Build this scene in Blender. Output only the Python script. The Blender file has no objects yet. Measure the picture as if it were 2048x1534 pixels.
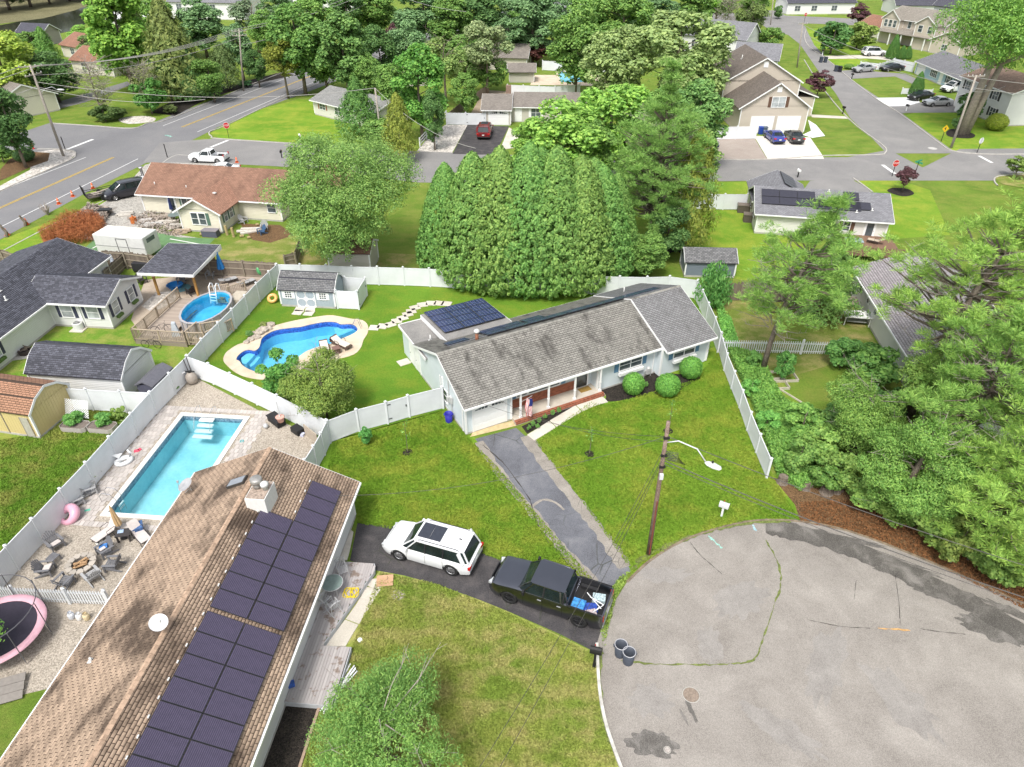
import bpy,bmesh,math,random
import numpy as np
from math import radians as R,sin,cos,pi
from mathutils import Vector,Matrix,Quaternion
from mathutils.geometry import tessellate_polygon
# camera, sky, sun, exposure
SC = bpy.context.scene
COL = SC.collection
FOC,PITCH,CAMH = 1400.0,R(35.0),29.0          # focal length in photo pixels, look-down angle, height in metres
cam_d = bpy.data.cameras.new("camera"); cam = bpy.data.objects.new("camera",cam_d); COL.objects.link(cam)
cam.location = (0,0,CAMH); cam.rotation_euler = (pi/2-PITCH,0,0)
cam_d.sensor_fit = 'HORIZONTAL'; cam_d.sensor_width = 36; cam_d.lens = 36*FOC/2048
cam_d.clip_start = 0.5; cam_d.clip_end = 3000
SC.camera = cam
W = bpy.data.worlds.new("World"); SC.world = W; W.use_nodes = True
nt = W.node_tree; nt.nodes.clear()
sky = nt.nodes.new('ShaderNodeTexSky'); sky.sky_type = 'NISHITA'; sky.sun_disc = False
SUN_EL,SUN_AZ = R(58),R(200)
sky.sun_elevation = SUN_EL; sky.sun_rotation = SUN_AZ
sky.air_density = 1.0; sky.dust_density = 3.5; sky.ozone_density = 1.0
hs = nt.nodes.new('ShaderNodeHueSaturation'); hs.inputs['Saturation'].default_value = 0.35
bg = nt.nodes.new('ShaderNodeBackground'); bg.inputs[1].default_value = 0.15
wo = nt.nodes.new('ShaderNodeOutputWorld')
nt.links.new(sky.outputs[0],hs.inputs['Color']); nt.links.new(hs.outputs[0],bg.inputs[0]); nt.links.new(bg.outputs[0],wo.inputs[0])
sd = bpy.data.lights.new("sun",'SUN'); sd.energy = 1.8; sd.angle = R(15); sd.color = (1,.965,.91)
so = bpy.data.objects.new("sun",sd); COL.objects.link(so)
_d = Vector((sin(SUN_AZ)*cos(SUN_EL),cos(SUN_AZ)*cos(SUN_EL),sin(SUN_EL)))
so.rotation_euler = (-_d).to_track_quat('-Z','Y').to_euler(); so.location = (0,0,90)
SC.view_settings.view_transform = 'Standard'; SC.view_settings.look = 'None'
SC.view_settings.gamma = 1; SC.view_settings.use_curve_mapping = False
SC.view_settings.exposure = 0.7
SC.cycles.max_bounces = 6; SC.cycles.diffuse_bounces = 3; SC.cycles.glossy_bounces = 2
SC.cycles.transmission_bounces = 4; SC.cycles.transparent_max_bounces = 6
rng = random.Random(7)
# surveying: photo pixel -> place
_s,_c = sin(PITCH),cos(PITCH)
def ray(px,py):
 u = (px-1024)/FOC; v = (767-py)/FOC
 return Vector((u,_c+v*_s,-_s+v*_c))
def G(px,py,z=0.0):
 d = ray(px,py); t = (z-CAMH)/d.z
 return Vector((d.x*t,d.y*t,z))
def hit(px,py,p,n):
 d = ray(px,py); o = Vector((0,0,CAMH)); t = (Vector(p)-o).dot(n)/d.dot(n)
 return o+d*t
def depth(P): return P[1]*_c+(CAMH-P[2])*_s
def height_at(g,py):
 lo,hi = 0.0,CAMH-1
 for _ in range(40):
  z = (lo+hi)/2
  y = 767-FOC*(g[1]*_s-(CAMH-z)*_c)/(g[1]*_c+(CAMH-z)*_s)
  if y > py: lo = z
  else: hi = z
 return z
# materials
MATS = {}
class NB:
 def __init__(s,name):
  s.m = bpy.data.materials.new(name); s.m.use_nodes = True; s.t = s.m.node_tree; s.t.nodes.clear()
  s.out = s.n('ShaderNodeOutputMaterial'); s.b = s.n('ShaderNodeBsdfPrincipled'); s.l(s.b.outputs[0],s.out.inputs[0])
  s.tc = s.n('ShaderNodeTexCoord')
 def n(s,k,**kw):
  x = s.t.nodes.new(k)
  for a,b in kw.items(): setattr(x,a,b)
  return x
 def l(s,a,b): s.t.links.new(a,b)
 def set(s,k,v):
  if hasattr(v,'is_linked'): s.l(v,s.b.inputs[k])
  else: s.b.inputs[k].default_value = v
 def noise(s,scale,detail=4,rough=.6,vec=None,sc3=None,dist=0):
  x = s.n('ShaderNodeTexNoise'); x.inputs['Scale'].default_value = scale; x.inputs['Detail'].default_value = detail
  x.inputs['Roughness'].default_value = rough; x.inputs['Distortion'].default_value = dist
  v = vec or s.tc.outputs['Object']
  if sc3:
   mp = s.n('ShaderNodeMapping'); mp.inputs['Scale'].default_value = sc3; s.l(v,mp.inputs[0]); v = mp.outputs[0]
  s.l(v,x.inputs['Vector']); return x.outputs['Fac']
 def ramp(s,fac,stops):
  x = s.n('ShaderNodeValToRGB'); e = x.color_ramp.elements
  while len(e) < len(stops): e.new(.5)
  for el,(p,c) in zip(e,stops):
   el.position = p; el.color = (c,c,c,1) if isinstance(c,(int,float)) else (*c[:3],1)
  s.l(fac,x.inputs[0]); return x.outputs[0]
 def mix(s,f,a,b,mode='MIX'):
  x = s.n('ShaderNodeMix',data_type='RGBA',blend_type=mode)
  for i,v in ((0,f),(6,a),(7,b)):
   if hasattr(v,'is_linked'): s.l(v,x.inputs[i])
   else: x.inputs[i].default_value = v if i == 0 else (*v[:3],1)
  return x.outputs[2]
 def math(s,op,a,b=0.0,c=None):
  x = s.n('ShaderNodeMath',operation=op)
  for i,v in enumerate((a,b) if c is None else (a,b,c)):
   if hasattr(v,'is_linked'): s.l(v,x.inputs[i])
   else: x.inputs[i].default_value = v
  return x.outputs[0]
 def bump(s,h,st=.3,dist=.02):
  x = s.n('ShaderNodeBump'); x.inputs['Strength'].default_value = st; x.inputs['Distance'].default_value = dist
  s.l(h,x.inputs['Height']); s.l(x.outputs[0],s.b.inputs['Normal'])
def plain(name,col,rough=.6,var=.12,scale=6,metal=0,bump=0,spec=.3,coat=0):
 if name in MATS: return MATS[name]
 b = NB(name); n = b.noise(scale,5)
 lo = [max(0,c*(1-var)) for c in col]; hi = [c*(1+var) for c in col]
 b.set('Base Color',b.ramp(n,[(.3,lo),(.7,hi)])); b.set('Roughness',rough); b.set('Metallic',metal)
 b.set('Specular IOR Level',spec)
 if coat: b.set('Coat Weight',coat); b.set('Coat Roughness',.05)
 if bump: b.bump(b.noise(scale*8,3),bump,.01)
 MATS[name] = b.m; return b.m
def varied(name,col,var=.25,rough=.8,spec=.2,stain=None):
 """pieces of one kind: each piece (object or island) takes its own tone"""
 if name in MATS: return MATS[name]
 b = NB(name); oi = b.n('ShaderNodeObjectInfo'); ge = b.n('ShaderNodeNewGeometry')
 r = b.math('FRACT',b.math('ADD',oi.outputs['Random'],ge.outputs['Random Per Island']))
 lo = [max(0,c*(1-var)) for c in col]; hi = [c*(1+var) for c in col]
 c = b.ramp(r,[(0,lo),(.5,col),(1,hi)])
 n = b.noise(22,3,vec=ge.outputs['Position']); c = b.mix(.35,c,b.ramp(n,[(.3,lo),(.7,hi)]))
 if stain:
  scol,L3,lo_,hi_,amt,ang = stain
  mp = b.n('ShaderNodeMapping',vector_type='TEXTURE'); mp.inputs['Rotation'].default_value = (0,0,R(ang)); mp.inputs['Scale'].default_value = L3
  b.l(ge.outputs['Position'],mp.inputs[0]); m = b.noise(1,6,.65,vec=mp.outputs[0])
  f = b.math('MULTIPLY',b.ramp(m,[(lo_,0),(hi_,1)]),amt)
  c = b.mix(f,c,scol)
 b.set('Base Color',c); b.set('Roughness',rough); b.set('Specular IOR Level',spec)
 MATS[name] = b.m; return b.m
def siding(name,col,pitch=.13,vertical=False):
 if name in MATS: return MATS[name]
 b = NB(name); sp = b.n('ShaderNodeSeparateXYZ'); b.l(b.tc.outputs['Object'],sp.inputs[0])
 if vertical:
  v = b.math('ADD',sp.outputs[0],sp.outputs[1])
 else: v = sp.outputs[2]
 saw = b.math('FRACT',b.math('DIVIDE',v,pitch))
 b.bump(b.ramp(saw,[(0,0),(.12,.9),(1,1) if vertical else (1,.2)]),.8,.03)
 n = b.noise(1.2,5); b.set('Base Color',b.ramp(n,[(.3,[c*.93 for c in col]),(.7,col)]))
 b.set('Roughness',.45); b.set('Specular IOR Level',.3)
 MATS[name] = b.m; return b.m
def grass_mat(name,g1,g2,dry,dryamt=.5,soil=None,big=.18):
 if name in MATS: return MATS[name]
 b = NB(name); P = b.tc.outputs['Object']
 n1 = b.noise(big,5,.6,dist=.4); n2 = b.noise(1.1,6,.65); n3 = b.noise(7,6,.8); n4 = b.noise(big*2.3,4,.55,sc3=(1,1.6,1))
 c = b.mix(b.ramp(n1,[(.35,0),(.65,1)]),g1,g2)
 c = b.mix(b.math('MULTIPLY',b.ramp(b.math('ADD',b.math('MULTIPLY',n4,.6),b.math('MULTIPLY',n2,.4)),[(.45,0),(.60,1)]),dryamt),c,dry)
 c = b.mix(b.math('MULTIPLY',b.ramp(n3,[(.40,1),(.58,0)]),.4),c,[x*.5 for x in g1],'MIX')
 c = b.mix(b.math('MULTIPLY',b.ramp(b.noise(16,3,.8),[(.55,0),(.7,1)]),.35),c,[min(1,x*1.7+.01) for x in g2])
 if soil:
  c = b.mix(b.ramp(b.noise(.7,6,.7),[(.56,0),(.68,1)]),c,soil)
 b.set('Base Color',c); b.set('Roughness',.9); b.set('Specular IOR Level',.1)
 b.bump(b.noise(14,5,.8),1,.06); MATS[name] = b.m; return b.m
def ground_mat(name,cols,scale=1.5,fine=40,rough=.9,bump=.5,bd=.015,fineamt=.35,spec=.2,cracks=0,voro=0):
 """asphalt, concrete, gravel, mulch: three tones at a large scale, speckle at a fine one"""
 if name in MATS: return MATS[name]
 b = NB(name); n1 = b.noise(scale,7,.62,dist=.5); n2 = b.noise(fine,3,.8)
 a,c_,d = cols
 c = b.ramp(n1,[(.32,a),(.5,c_),(.68,d)])
 c = b.mix(fineamt,c,b.ramp(n2,[(.35,[x*.4 for x in a]),(.65,[min(1,x*1.5) for x in d])]))
 h = n2
 if voro:
  v = b.n('ShaderNodeTexVoronoi'); v.inputs['Scale'].default_value = voro; b.l(b.tc.outputs['Object'],v.inputs['Vector'])
  sep = b.n('ShaderNodeSeparateColor'); b.l(v.outputs['Color'],sep.inputs[0])
  c = b.mix(.5,c,b.ramp(sep.outputs[0],[(0,[x*.6 for x in a]),(1,[min(1,x*1.5) for x in d])]))
  h = b.math('SUBTRACT',1.0,v.outputs['Distance'])
 if cracks:
  v = b.n('ShaderNodeTexVoronoi',feature='DISTANCE_TO_EDGE'); v.inputs['Scale'].default_value = cracks
  nn = b.n('ShaderNodeTexNoise'); nn.inputs['Scale'].default_value = 1.3; nn.inputs['Detail'].default_value = 5
  va = b.n('ShaderNodeVectorMath',operation='MULTIPLY_ADD'); b.l(nn.outputs['Color'],va.inputs[0]); va.inputs[1].default_value = (1.2,1.2,0)
  b.l(b.tc.outputs['Object'],va.inputs[2]); b.l(va.outputs[0],v.inputs['Vector'])
  f = b.math('MULTIPLY',b.ramp(v.outputs['Distance'],[(.006,1),(.02,0)]),b.ramp(b.noise(.35,3),[(.48,0),(.6,1)]))
  c = b.mix(b.math('MULTIPLY',f,.7),c,(.05,.055,.04))
 b.set('Base Color',c); b.set('Roughness',rough); b.set('Specular IOR Level',spec); b.bump(h,bump,bd)
 MATS[name] = b.m; return b.m
def roof_tex(name,col,dark,w=.3,h=.15):
 """distant shingle roof; UV in metres"""
 if name in MATS: return MATS[name]
 b = NB(name); br = b.n('ShaderNodeTexBrick'); br.offset = .5
 br.inputs['Scale'].default_value = 1; br.inputs['Brick Width'].default_value = w; br.inputs['Row Height'].default_value = h
 br.inputs['Mortar Size'].default_value = .012; br.inputs['Color1'].default_value = (*[c*1.15 for c in col],1)
 br.inputs['Color2'].default_value = (*[c*.82 for c in col],1); br.inputs['Mortar'].default_value = (*[c*.45 for c in col],1)
 b.l(b.tc.outputs['UV'],br.inputs['Vector'])
 st = b.noise(.6,6,.65,vec=b.tc.outputs['UV'],sc3=(1,.35,1))
 c = b.mix(b.math('MULTIPLY',b.ramp(st,[(.48,0),(.68,1)]),.6),br.outputs['Color'],dark)
 b.set('Base Color',c); b.set('Roughness',.9); b.set('Specular IOR Level',.15)
 b.bump(br.outputs['Fac'],.6,.01); b.t.nodes[-1].invert = True
 MATS[name] = b.m; return b.m
def glass_mat(name='window_glass',col=(.05,.06,.065),rough=.08):
 if name in MATS: return MATS[name]
 b = NB(name); b.set('Base Color',b.ramp(b.noise(.8,3),[(.35,col),(.65,[c*2.2 for c in col])]))
 b.set('Roughness',rough); b.set('Specular IOR Level',.6)
 MATS[name] = b.m; return b.m
def pool_water(name,col,amt=.75):
 """clear water: refracting sheet with absorption over a painted basin"""
 if name in MATS: return MATS[name]
 b = NB(name); b.t.nodes.remove(b.b)
 tr = b.n('ShaderNodeBsdfTransparent'); tr.inputs[0].default_value = (*col,1)
 gl = b.n('ShaderNodeBsdfGlossy'); gl.inputs['Roughness'].default_value = .03
 fr = b.n('ShaderNodeFresnel'); fr.inputs[0].default_value = 1.33
 bp = b.n('ShaderNodeBump'); bp.inputs['Strength'].default_value = .25; bp.inputs['Distance'].default_value = .05
 b.l(b.noise(2.2,3),bp.inputs['Height']); b.l(bp.outputs[0],gl.inputs['Normal']); b.l(bp.outputs[0],fr.inputs['Normal'])
 mx = b.n('ShaderNodeMixShader'); b.l(fr.outputs[0],mx.inputs[0]); b.l(tr.outputs[0],mx.inputs[1]); b.l(gl.outputs[0],mx.inputs[2])
 b.l(mx.outputs[0],b.out.inputs[0]); MATS[name] = b.m; return b.m
def leaf_mat(name='leaf',trans=.32,rough=.55):
 if name in MATS: return MATS[name]
 b = NB(name); oi = b.n('ShaderNodeObjectInfo'); ge = b.n('ShaderNodeNewGeometry')
 n = b.noise(.55,3,.6,vec=b.tc.outputs['Object'])
 v = b.math('ADD',b.math('MULTIPLY',ge.outputs['Random Per Island'],.8),b.math('MULTIPLY',n,.7))
 hsv = b.n('ShaderNodeHueSaturation'); hsv.inputs['Saturation'].default_value = .93; b.l(oi.outputs['Color'],hsv.inputs['Color'])
 b.l(b.math('ADD',b.math('MULTIPLY',v,1.35),.66),hsv.inputs['Value'])
 b.l(b.math('ADD',.515,b.math('MULTIPLY',ge.outputs['Random Per Island'],-.035)),hsv.inputs['Hue'])
 c = hsv.outputs[0]
 b.set('Base Color',c); b.set('Roughness',rough); b.set('Specular IOR Level',.25)
 tl = b.n('ShaderNodeBsdfTranslucent'); b.l(c,tl.inputs[0]); mx = b.n('ShaderNodeMixShader'); mx.inputs[0].default_value = trans
 b.l(b.b.outputs[0],mx.inputs[1]); b.l(tl.outputs[0],mx.inputs[2]); b.l(mx.outputs[0],b.out.inputs[0])
 MATS[name] = b.m; return b.m
# mesh builder
class MB:
 def __init__(s): s.v = []; s.f = []; s.uv = None
 def add(s,vs,fs):
  o = len(s.v); s.v.extend(vs); s.f.extend([tuple(i+o for i in f) for f in fs]); return s
 def box(s,x0,x1,y0,y1,z0,z1):
  return s.add([(x0,y0,z0),(x1,y0,z0),(x1,y1,z0),(x0,y1,z0),(x0,y0,z1),(x1,y0,z1),(x1,y1,z1),(x0,y1,z1)],
      [(0,3,2,1),(4,5,6,7),(0,1,5,4),(1,2,6,5),(2,3,7,6),(3,0,4,7)])
 def cbox(s,c,size,rz=0,rx=0,ry=0):
  M = Matrix.Translation(c) @ Matrix.Rotation(rz,4,'Z') @ Matrix.Rotation(ry,4,'Y') @ Matrix.Rotation(rx,4,'X')
  a,b,c_ = [q/2 for q in size]; o = len(s.v)
  for z in (-c_,c_):
   for x,y in ((-a,-b),(a,-b),(a,b),(-a,b)): s.v.append(tuple(M @ Vector((x,y,z))))
  s.f.extend([tuple(i+o for i in f) for f in [(0,3,2,1),(4,5,6,7),(0,1,5,4),(1,2,6,5),(2,3,7,6),(3,0,4,7)]]); return s
 def beam(s,p,q,w,h=None,up=(0,0,1)):
  """a rectangular bar from p to q"""
  h = h or w; p = Vector(p); q = Vector(q); d = (q-p); L = d.length
  if L < 1e-6: return s
  d /= L; u = Vector(up)
  if abs(d.dot(u)) > .98: u = Vector((0,1,0))
  a = d.cross(u).normalized()*(w/2); b = a.cross(d).normalized()*(h/2)
  vs = [tuple(e+x+y) for e in (p,q) for x,y in ((-a,-b),(a,-b),(a,b),(-a,b))]
  return s.add(vs,[(0,1,2,3),(7,6,5,4),(0,4,5,1),(1,5,6,2),(2,6,7,3),(3,7,4,0)])
 def tube(s,pts,r,n=6,cap=True):
  pts = [Vector(p) for p in pts]; o = len(s.v); k = len(pts); rr = r if isinstance(r,(list,tuple)) else [r]*k
  for i,p in enumerate(pts):
   d = (pts[min(i+1,k-1)]-pts[max(i-1,0)]).normalized(); u = Vector((0,0,1)) if abs(d.z) < .9 else Vector((1,0,0))
   a = d.cross(u).normalized(); b = a.cross(d)
   for j in range(n):
    t = 2*pi*j/n; s.v.append(tuple(p+(a*cos(t)+b*sin(t))*rr[i]))
  for i in range(k-1):
   for j in range(n):
    a_ = o+i*n+j; b_ = o+i*n+(j+1) % n; s.f.append((a_,b_,b_+n,a_+n))
  if cap: s.f.append(tuple(o+j for j in range(n))[::-1]); s.f.append(tuple(o+(k-1)*n+j for j in range(n)))
  return s
 def lathe(s,prof,n=16,c=(0,0),cap=True):
  o = len(s.v)
  for r,z in prof:
   for j in range(n): t = 2*pi*j/n; s.v.append((c[0]+r*cos(t),c[1]+r*sin(t),z))
  for i in range(len(prof)-1):
   for j in range(n):
    a = o+i*n+j; b = o+i*n+(j+1) % n; s.f.append((a,b,b+n,a+n))
  if cap: s.f.append(tuple(o+j for j in range(n))[::-1]); s.f.append(tuple(o+(len(prof)-1)*n+j for j in range(n)))
  return s
 def poly(s,pts,z0,z1=None):
  """a horizontal polygon, a slab if z1 is given"""
  P = [(p[0],p[1]) for p in pts]
  ar = sum(P[i][0]*P[(i+1) % len(P)][1]-P[(i+1) % len(P)][0]*P[i][1] for i in range(len(P)))
  if ar < 0: P = P[::-1]
  top = z0 if z1 is None else z1; n = len(P); o = len(s.v)
  s.v.extend([(x,y,top) for x,y in P])
  tris = tessellate_polygon([[Vector((x,y,0)) for x,y in P]])
  for t in tris:
   a,b,c = [Vector((*P[i],0)) for i in t]
   if (b-a).cross(c-a).z < 0: t = t[::-1]
   s.f.append(tuple(i+o for i in t))
  if z1 is not None:
   o2 = len(s.v); s.v.extend([(x,y,z0) for x,y in P])
   for i in range(n): j = (i+1) % n; s.f.append((o2+i,o2+j,o+j,o+i))
  return s
 def quad(s,*p): return s.add([tuple(q) for q in p],[tuple(range(len(p)))])
 def prism(s,pts,d):
  """any planar outline pushed along vector d"""
  pts = [Vector(p) for p in pts]; d = Vector(d); n = len(pts)
  vs = [tuple(p) for p in pts]+[tuple(p+d) for p in pts]
  return s.add(vs,[tuple(range(n))[::-1],tuple(range(n,2*n))]+[(i,(i+1) % n,(i+1) % n+n,i+n) for i in range(n)])
 def mesh(s,name,mat=None,smooth=False):
  me = bpy.data.meshes.new(name); me.from_pydata([tuple(v) for v in s.v],[],s.f)
  if s.uv:
   l = me.uv_layers.new(); l.data.foreach_set('uv',np.array(s.uv,dtype=np.float32).ravel())
  if mat: me.materials.append(mat)
  if smooth: me.polygons.foreach_set('use_smooth',[True]*len(me.polygons))
  me.update(); return me
def ob(name,data,parent=None,loc=None,rz=None):
 o = bpy.data.objects.new(name,data); COL.objects.link(o)
 if parent: o.parent = parent
 if loc is not None: o.location = loc
 if rz is not None: o.rotation_euler = (0,0,rz)
 return o
def part(name,mb,mat,parent,smooth=False,label=None,kind=None,col=None,bevel=0):
 o = ob(name,mb.mesh(name,mat,smooth),parent)
 if label: o['label'] = label
 if kind: o['kind'] = kind
 if col: o.color = (*col,1)
 if bevel:
  m = o.modifiers.new('bevel','BEVEL'); m.width = bevel; m.segments = 2; m.limit_method = 'ANGLE'
 return o
def tag(o,label,cat=None,group=None,kind=None):
 o['label'] = label
 if cat: o['category'] = cat
 if group: o['group'] = group
 if kind: o['kind'] = kind
 return o
def thing(name,label,cat,loc=(0,0,0),rz=0,group=None):
 o = ob(name,None,None,loc,rz); o.empty_display_size = .2
 return tag(o,label,cat,group)
def solo(name,mb,mat,label,cat,group=None,loc=None,rz=None,smooth=False,kind=None):
 o = ob(name,mb.mesh(name,mat,smooth),None,loc,rz); return tag(o,label,cat,group,kind)
def struct(name,mb,mat,label=None):
 o = ob(name,mb.mesh(name,mat)); o['kind'] = 'structure'
 if label: o['label'] = label
 return o
def copy_tree(src,loc=None,rz=None,label=None,group=None,scale=None,parent=None):
 c = src.copy(); COL.objects.link(c); c.parent = parent
 if loc is not None: c.location = loc
 if rz is not None: c.rotation_euler = (0,0,rz)
 if scale is not None: c.scale = scale
 if label: c['label'] = label
 if group: c['group'] = group
 for ch in list(src.children): copy_tree(ch,parent=c)
 return c
class Frame:
 """local frame of a building: origin at a corner on the ground, x along its front"""
 def __init__(s,A,B=None,ang=None,z=0):
  s.o = G(*A,z) if len(A) == 2 and not isinstance(A,Vector) else Vector(A)
  if ang is None: b = G(*B,z); ang = math.atan2(b.y-s.o.y,b.x-s.o.x)
  s.a = ang; s.o.z = 0
  s.M = Matrix.Translation(s.o) @ Matrix.Rotation(ang,4,'Z'); s.I = s.M.inverted()
 def L(s,P): return s.I @ Vector(P)
 def g(s,px,py,z=0): return s.I @ G(px,py,z)
 def wall(s,px,py,axis,val):
  """pixel on the wall plane where local x or y == val"""
  n = s.M.to_3x3() @ (Vector((1,0,0)) if axis == 'x' else Vector((0,1,0)))
  p = s.M @ (Vector((val,0,0)) if axis == 'x' else Vector((0,val,0)))
  return s.I @ hit(px,py,p,n)
 def plane(s,px,py,P,N):
  return s.I @ hit(px,py,s.M @ Vector(P),s.M.to_3x3() @ Vector(N))
# ground, roads, lawns
def pxs(pts,z=0): return [G(x,y,z) for x,y in pts]
def poly_holes(outer,holes,z):
 """a flat sheet with holes in it"""
 mb = MB(); loops = [[Vector((p[0],p[1],0)) for p in outer]]+[[Vector((p[0],p[1],0)) for p in h] for h in holes]
 flat = [p for l in loops for p in l]; mb.v = [(p.x,p.y,z) for p in flat]
 for t in tessellate_polygon(loops):
  a,b,c = [flat[i] for i in t]
  mb.f.append(tuple(t) if (b-a).cross(c-a).z > 0 else tuple(t[::-1]))
 return mb
def smooth_line(pts,k=5,closed=False):
 P = [Vector((p[0],p[1],0)) for p in pts]; n = len(P); out = []
 for i in range(n if closed else n-1):
  g = (lambda j: P[j % n]) if closed else (lambda j: P[max(0,min(n-1,j))])
  a,b,c,d = g(i-1),g(i),g(i+1),g(i+2)
  for q in range(k):
   t = q/k; out.append(.5*((2*b)+(c-a)*t+(2*a-5*b+4*c-d)*t*t+(3*b-a-3*c+d)*t*t*t))
 if not closed: out.append(P[-1])
 return out
def kerb(pts,mat,name='kerb',w=.16,h=.11,smooth=True,label=None):
 L = smooth_line(pts,4) if smooth else [Vector((p[0],p[1],0)) for p in pts]
 mb = MB(); n = len(L)
 for i,p in enumerate(L):
  d = (L[min(i+1,n-1)]-L[max(i-1,0)]).normalized(); s = Vector((-d.y,d.x,0))*w/2
  for q,z in ((p+s,-.05),(p+s*.9,h),(p-s*.9,h),(p-s,-.05)): mb.v.append((q.x,q.y,z))
 for i in range(n-1):
  for j in range(3): a = i*4+j; mb.f.append((a,a+4,a+5,a+1))
 return struct(name,mb,mat,label)
def stripe(a,b,w,mat,name,label,z=.022):
 a = Vector((a[0],a[1],0)); b = Vector((b[0],b[1],0)); d = (b-a).normalized(); s = Vector((-d.y,d.x,0))*w/2
 mb = MB(); mb.poly([a-s,b-s,b+s,a+s],z); return struct(name,mb,mat,label)
M_grass = grass_mat('lawn_far',(.11,.19,.025),(.18,.27,.04),(.28,.28,.07),.5)
M_lawn = grass_mat('lawn_lush',(.135,.265,.022),(.20,.335,.035),(.40,.40,.065),.55,big=.13)
M_back = grass_mat('lawn_back',(.10,.215,.02),(.15,.28,.028),(.28,.29,.04),.4)
M_dry = grass_mat('lawn_dry',(.22,.32,.05),(.36,.40,.09),(.54,.46,.19),.7,big=.3)
M_rough = grass_mat('lawn_rough',(.13,.21,.03),(.23,.26,.06),(.42,.34,.15),.8)
M_left = grass_mat('lawn_left',(.12,.25,.025),(.19,.32,.04),(.38,.34,.10),.65)
M_road = ground_mat('asphalt_road',((.19,.185,.185),(.22,.215,.21),(.27,.26,.25)),.25,30,cracks=0)
M_county = ground_mat('asphalt_county',((.165,.165,.175),(.19,.19,.195),(.22,.215,.215)),.2,30)
M_sac = ground_mat('asphalt_worn',((.195,.176,.156),(.262,.240,.215),(.345,.318,.286)),.42,30,bump=.5,fineamt=.38)
M_drive = ground_mat('asphalt_driveway',((.08,.082,.096),(.125,.13,.148),(.21,.212,.225)),.5,26,cracks=.5)
M_dark = ground_mat('asphalt_dark',((.032,.032,.036),(.055,.053,.056),(.11,.10,.098)),.9,24,cracks=.5)
M_conc = ground_mat('concrete_pale',((.46,.42,.35),(.56,.52,.45),(.62,.58,.50)),.6,30,fineamt=.2)
M_kerb = ground_mat('concrete_kerb',((.33,.31,.28),(.42,.40,.36),(.50,.48,.44)),1.5,30,fineamt=.3)
M_cope = ground_mat('pool_coping',((.52,.42,.31),(.62,.51,.39),(.68,.58,.46)),.8,40,fineamt=.12)
M_gravel = ground_mat('gravel',((.27,.235,.19),(.34,.30,.245),(.42,.37,.31)),.4,34,voro=17,bump=1,bd=.02,fineamt=.2)
M_gravelgrey = ground_mat('gravel_grey',((.24,.23,.21),(.32,.30,.27),(.42,.40,.36)),.6,18,voro=8,bump=1,bd=.03,fineamt=.3)
M_mulch = ground_mat('mulch_black',((.012,.011,.010),(.022,.019,.017),(.045,.037,.03)),2,30,voro=14,bump=1,bd=.05)
M_redmulch = ground_mat('pine_litter',((.06,.042,.022),(.12,.06,.028),(.20,.12,.06)),.9,22,bump=1,bd=.04,fineamt=.5,voro=18)
M_stone = ground_mat('river_stone',((.36,.33,.29),(.50,.46,.41),(.62,.58,.53)),1,20,voro=4,bump=1,bd=.08)
M_edge = ground_mat('asphalt_bleached',((.20,.18,.155),(.27,.245,.215),(.34,.31,.27)),.9,24,cracks=1.1)
M_reed = ground_mat('reeds',((.10,.10,.045),(.17,.16,.08),(.24,.22,.12)),.15,3,bump=1,bd=.3,fineamt=.5)
M_dirt = ground_mat('bare_dirt',((.25,.19,.13),(.33,.26,.18),(.42,.34,.25)),.7,20,fineamt=.4)
M_white = plain('white_paint',(.78,.79,.79),.35,.03)
M_line = plain('road_paint',(.72,.72,.70),.6,.1,3)
M_yellow = plain('yellow_paint',(.62,.42,.07),.6,.12,3)
POOL_IN = smooth_line(pxs([(472.5,719),(477,711),(487,703),(498,700),(509,702),(518,696),(521,687),(524,677),(537,667),(555,660),(583,656),(602,654),(622,649),(652,644),(672,645),(682,649),(702,648.5),(712,653.5),(715,660),(708,667),(688,676),(667,686),(640,693),(615,702),(597,714),(575,728),(555,742),(530,747),(512,744),(497,738.5),(485,731),(480,724),(476,721)]),3,True)
COPE_OUT = smooth_line(pxs([(447,722),(450,709),(459,700),(475,690),(490,684),(505,668),(525,657),(548,652),(583,643),(620,636),(659,631),(682,634),(702,638),(725,641),(736,652),(735,667),(727,680),(722,695),(708,709),(673,719),(640,723),(612,732),(590,748),(560,760),(516,759),(487,753),(469,744),(457,734)]),3,True)
RP = Frame((200,1032.5),(362.5,826))           # rectangular pool, x runs away from the camera, -y to the right
RPL = RP.g(362.5,826).x; RPW = -RP.g(502.5,830.5).y
def rp(x,y): return RP.M @ Vector((x,y,0))
RECT_OUT = [rp(0,0),rp(RPL,0),rp(RPL,-RPW),rp(0,-RPW)]
RECT_IN = [rp(.3,-.3),rp(RPL-.3,-.3),rp(RPL-.3,-RPW+.3),rp(.3,-RPW+.3)]
struct('ground',poly_holes([(-700,-60),(700,-60),(700,1200),(-700,1200)],[POOL_IN,RECT_IN],0),M_grass)
def patch(name,pts,mat,z=.004,holes=(),label=None,smooth=False):
 P = pxs(pts)
 if smooth: P = smooth_line(P,4,True)
 return struct(name,poly_holes(P,list(holes),z),mat,label)
patch('lawn_main_front',[(668,880),(886,820),(930,868),(955,876),(1000,940),(1100,1060),(1190,1165),(1010,1128),(960,1112),(860,1075),(700,1048),(640,1000),(615,935)],M_lawn,.004)
patch('lawn_main_right',[(1062,880),(1180,800),(1210,770),(1440,690),(1545,947),(1620,1010),(1600,1044),(1500,1042),(1370,1078),(1300,1125),(1265,1150),(1150,985)],M_lawn,.004)
patch('lawn_back',[(366,718),(548,545),(870,573),(1300,560),(1400,560),(1440,690),(900,800),(886,822),(668,882),(640,880)],M_back,.004,[POOL_IN])
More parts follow.
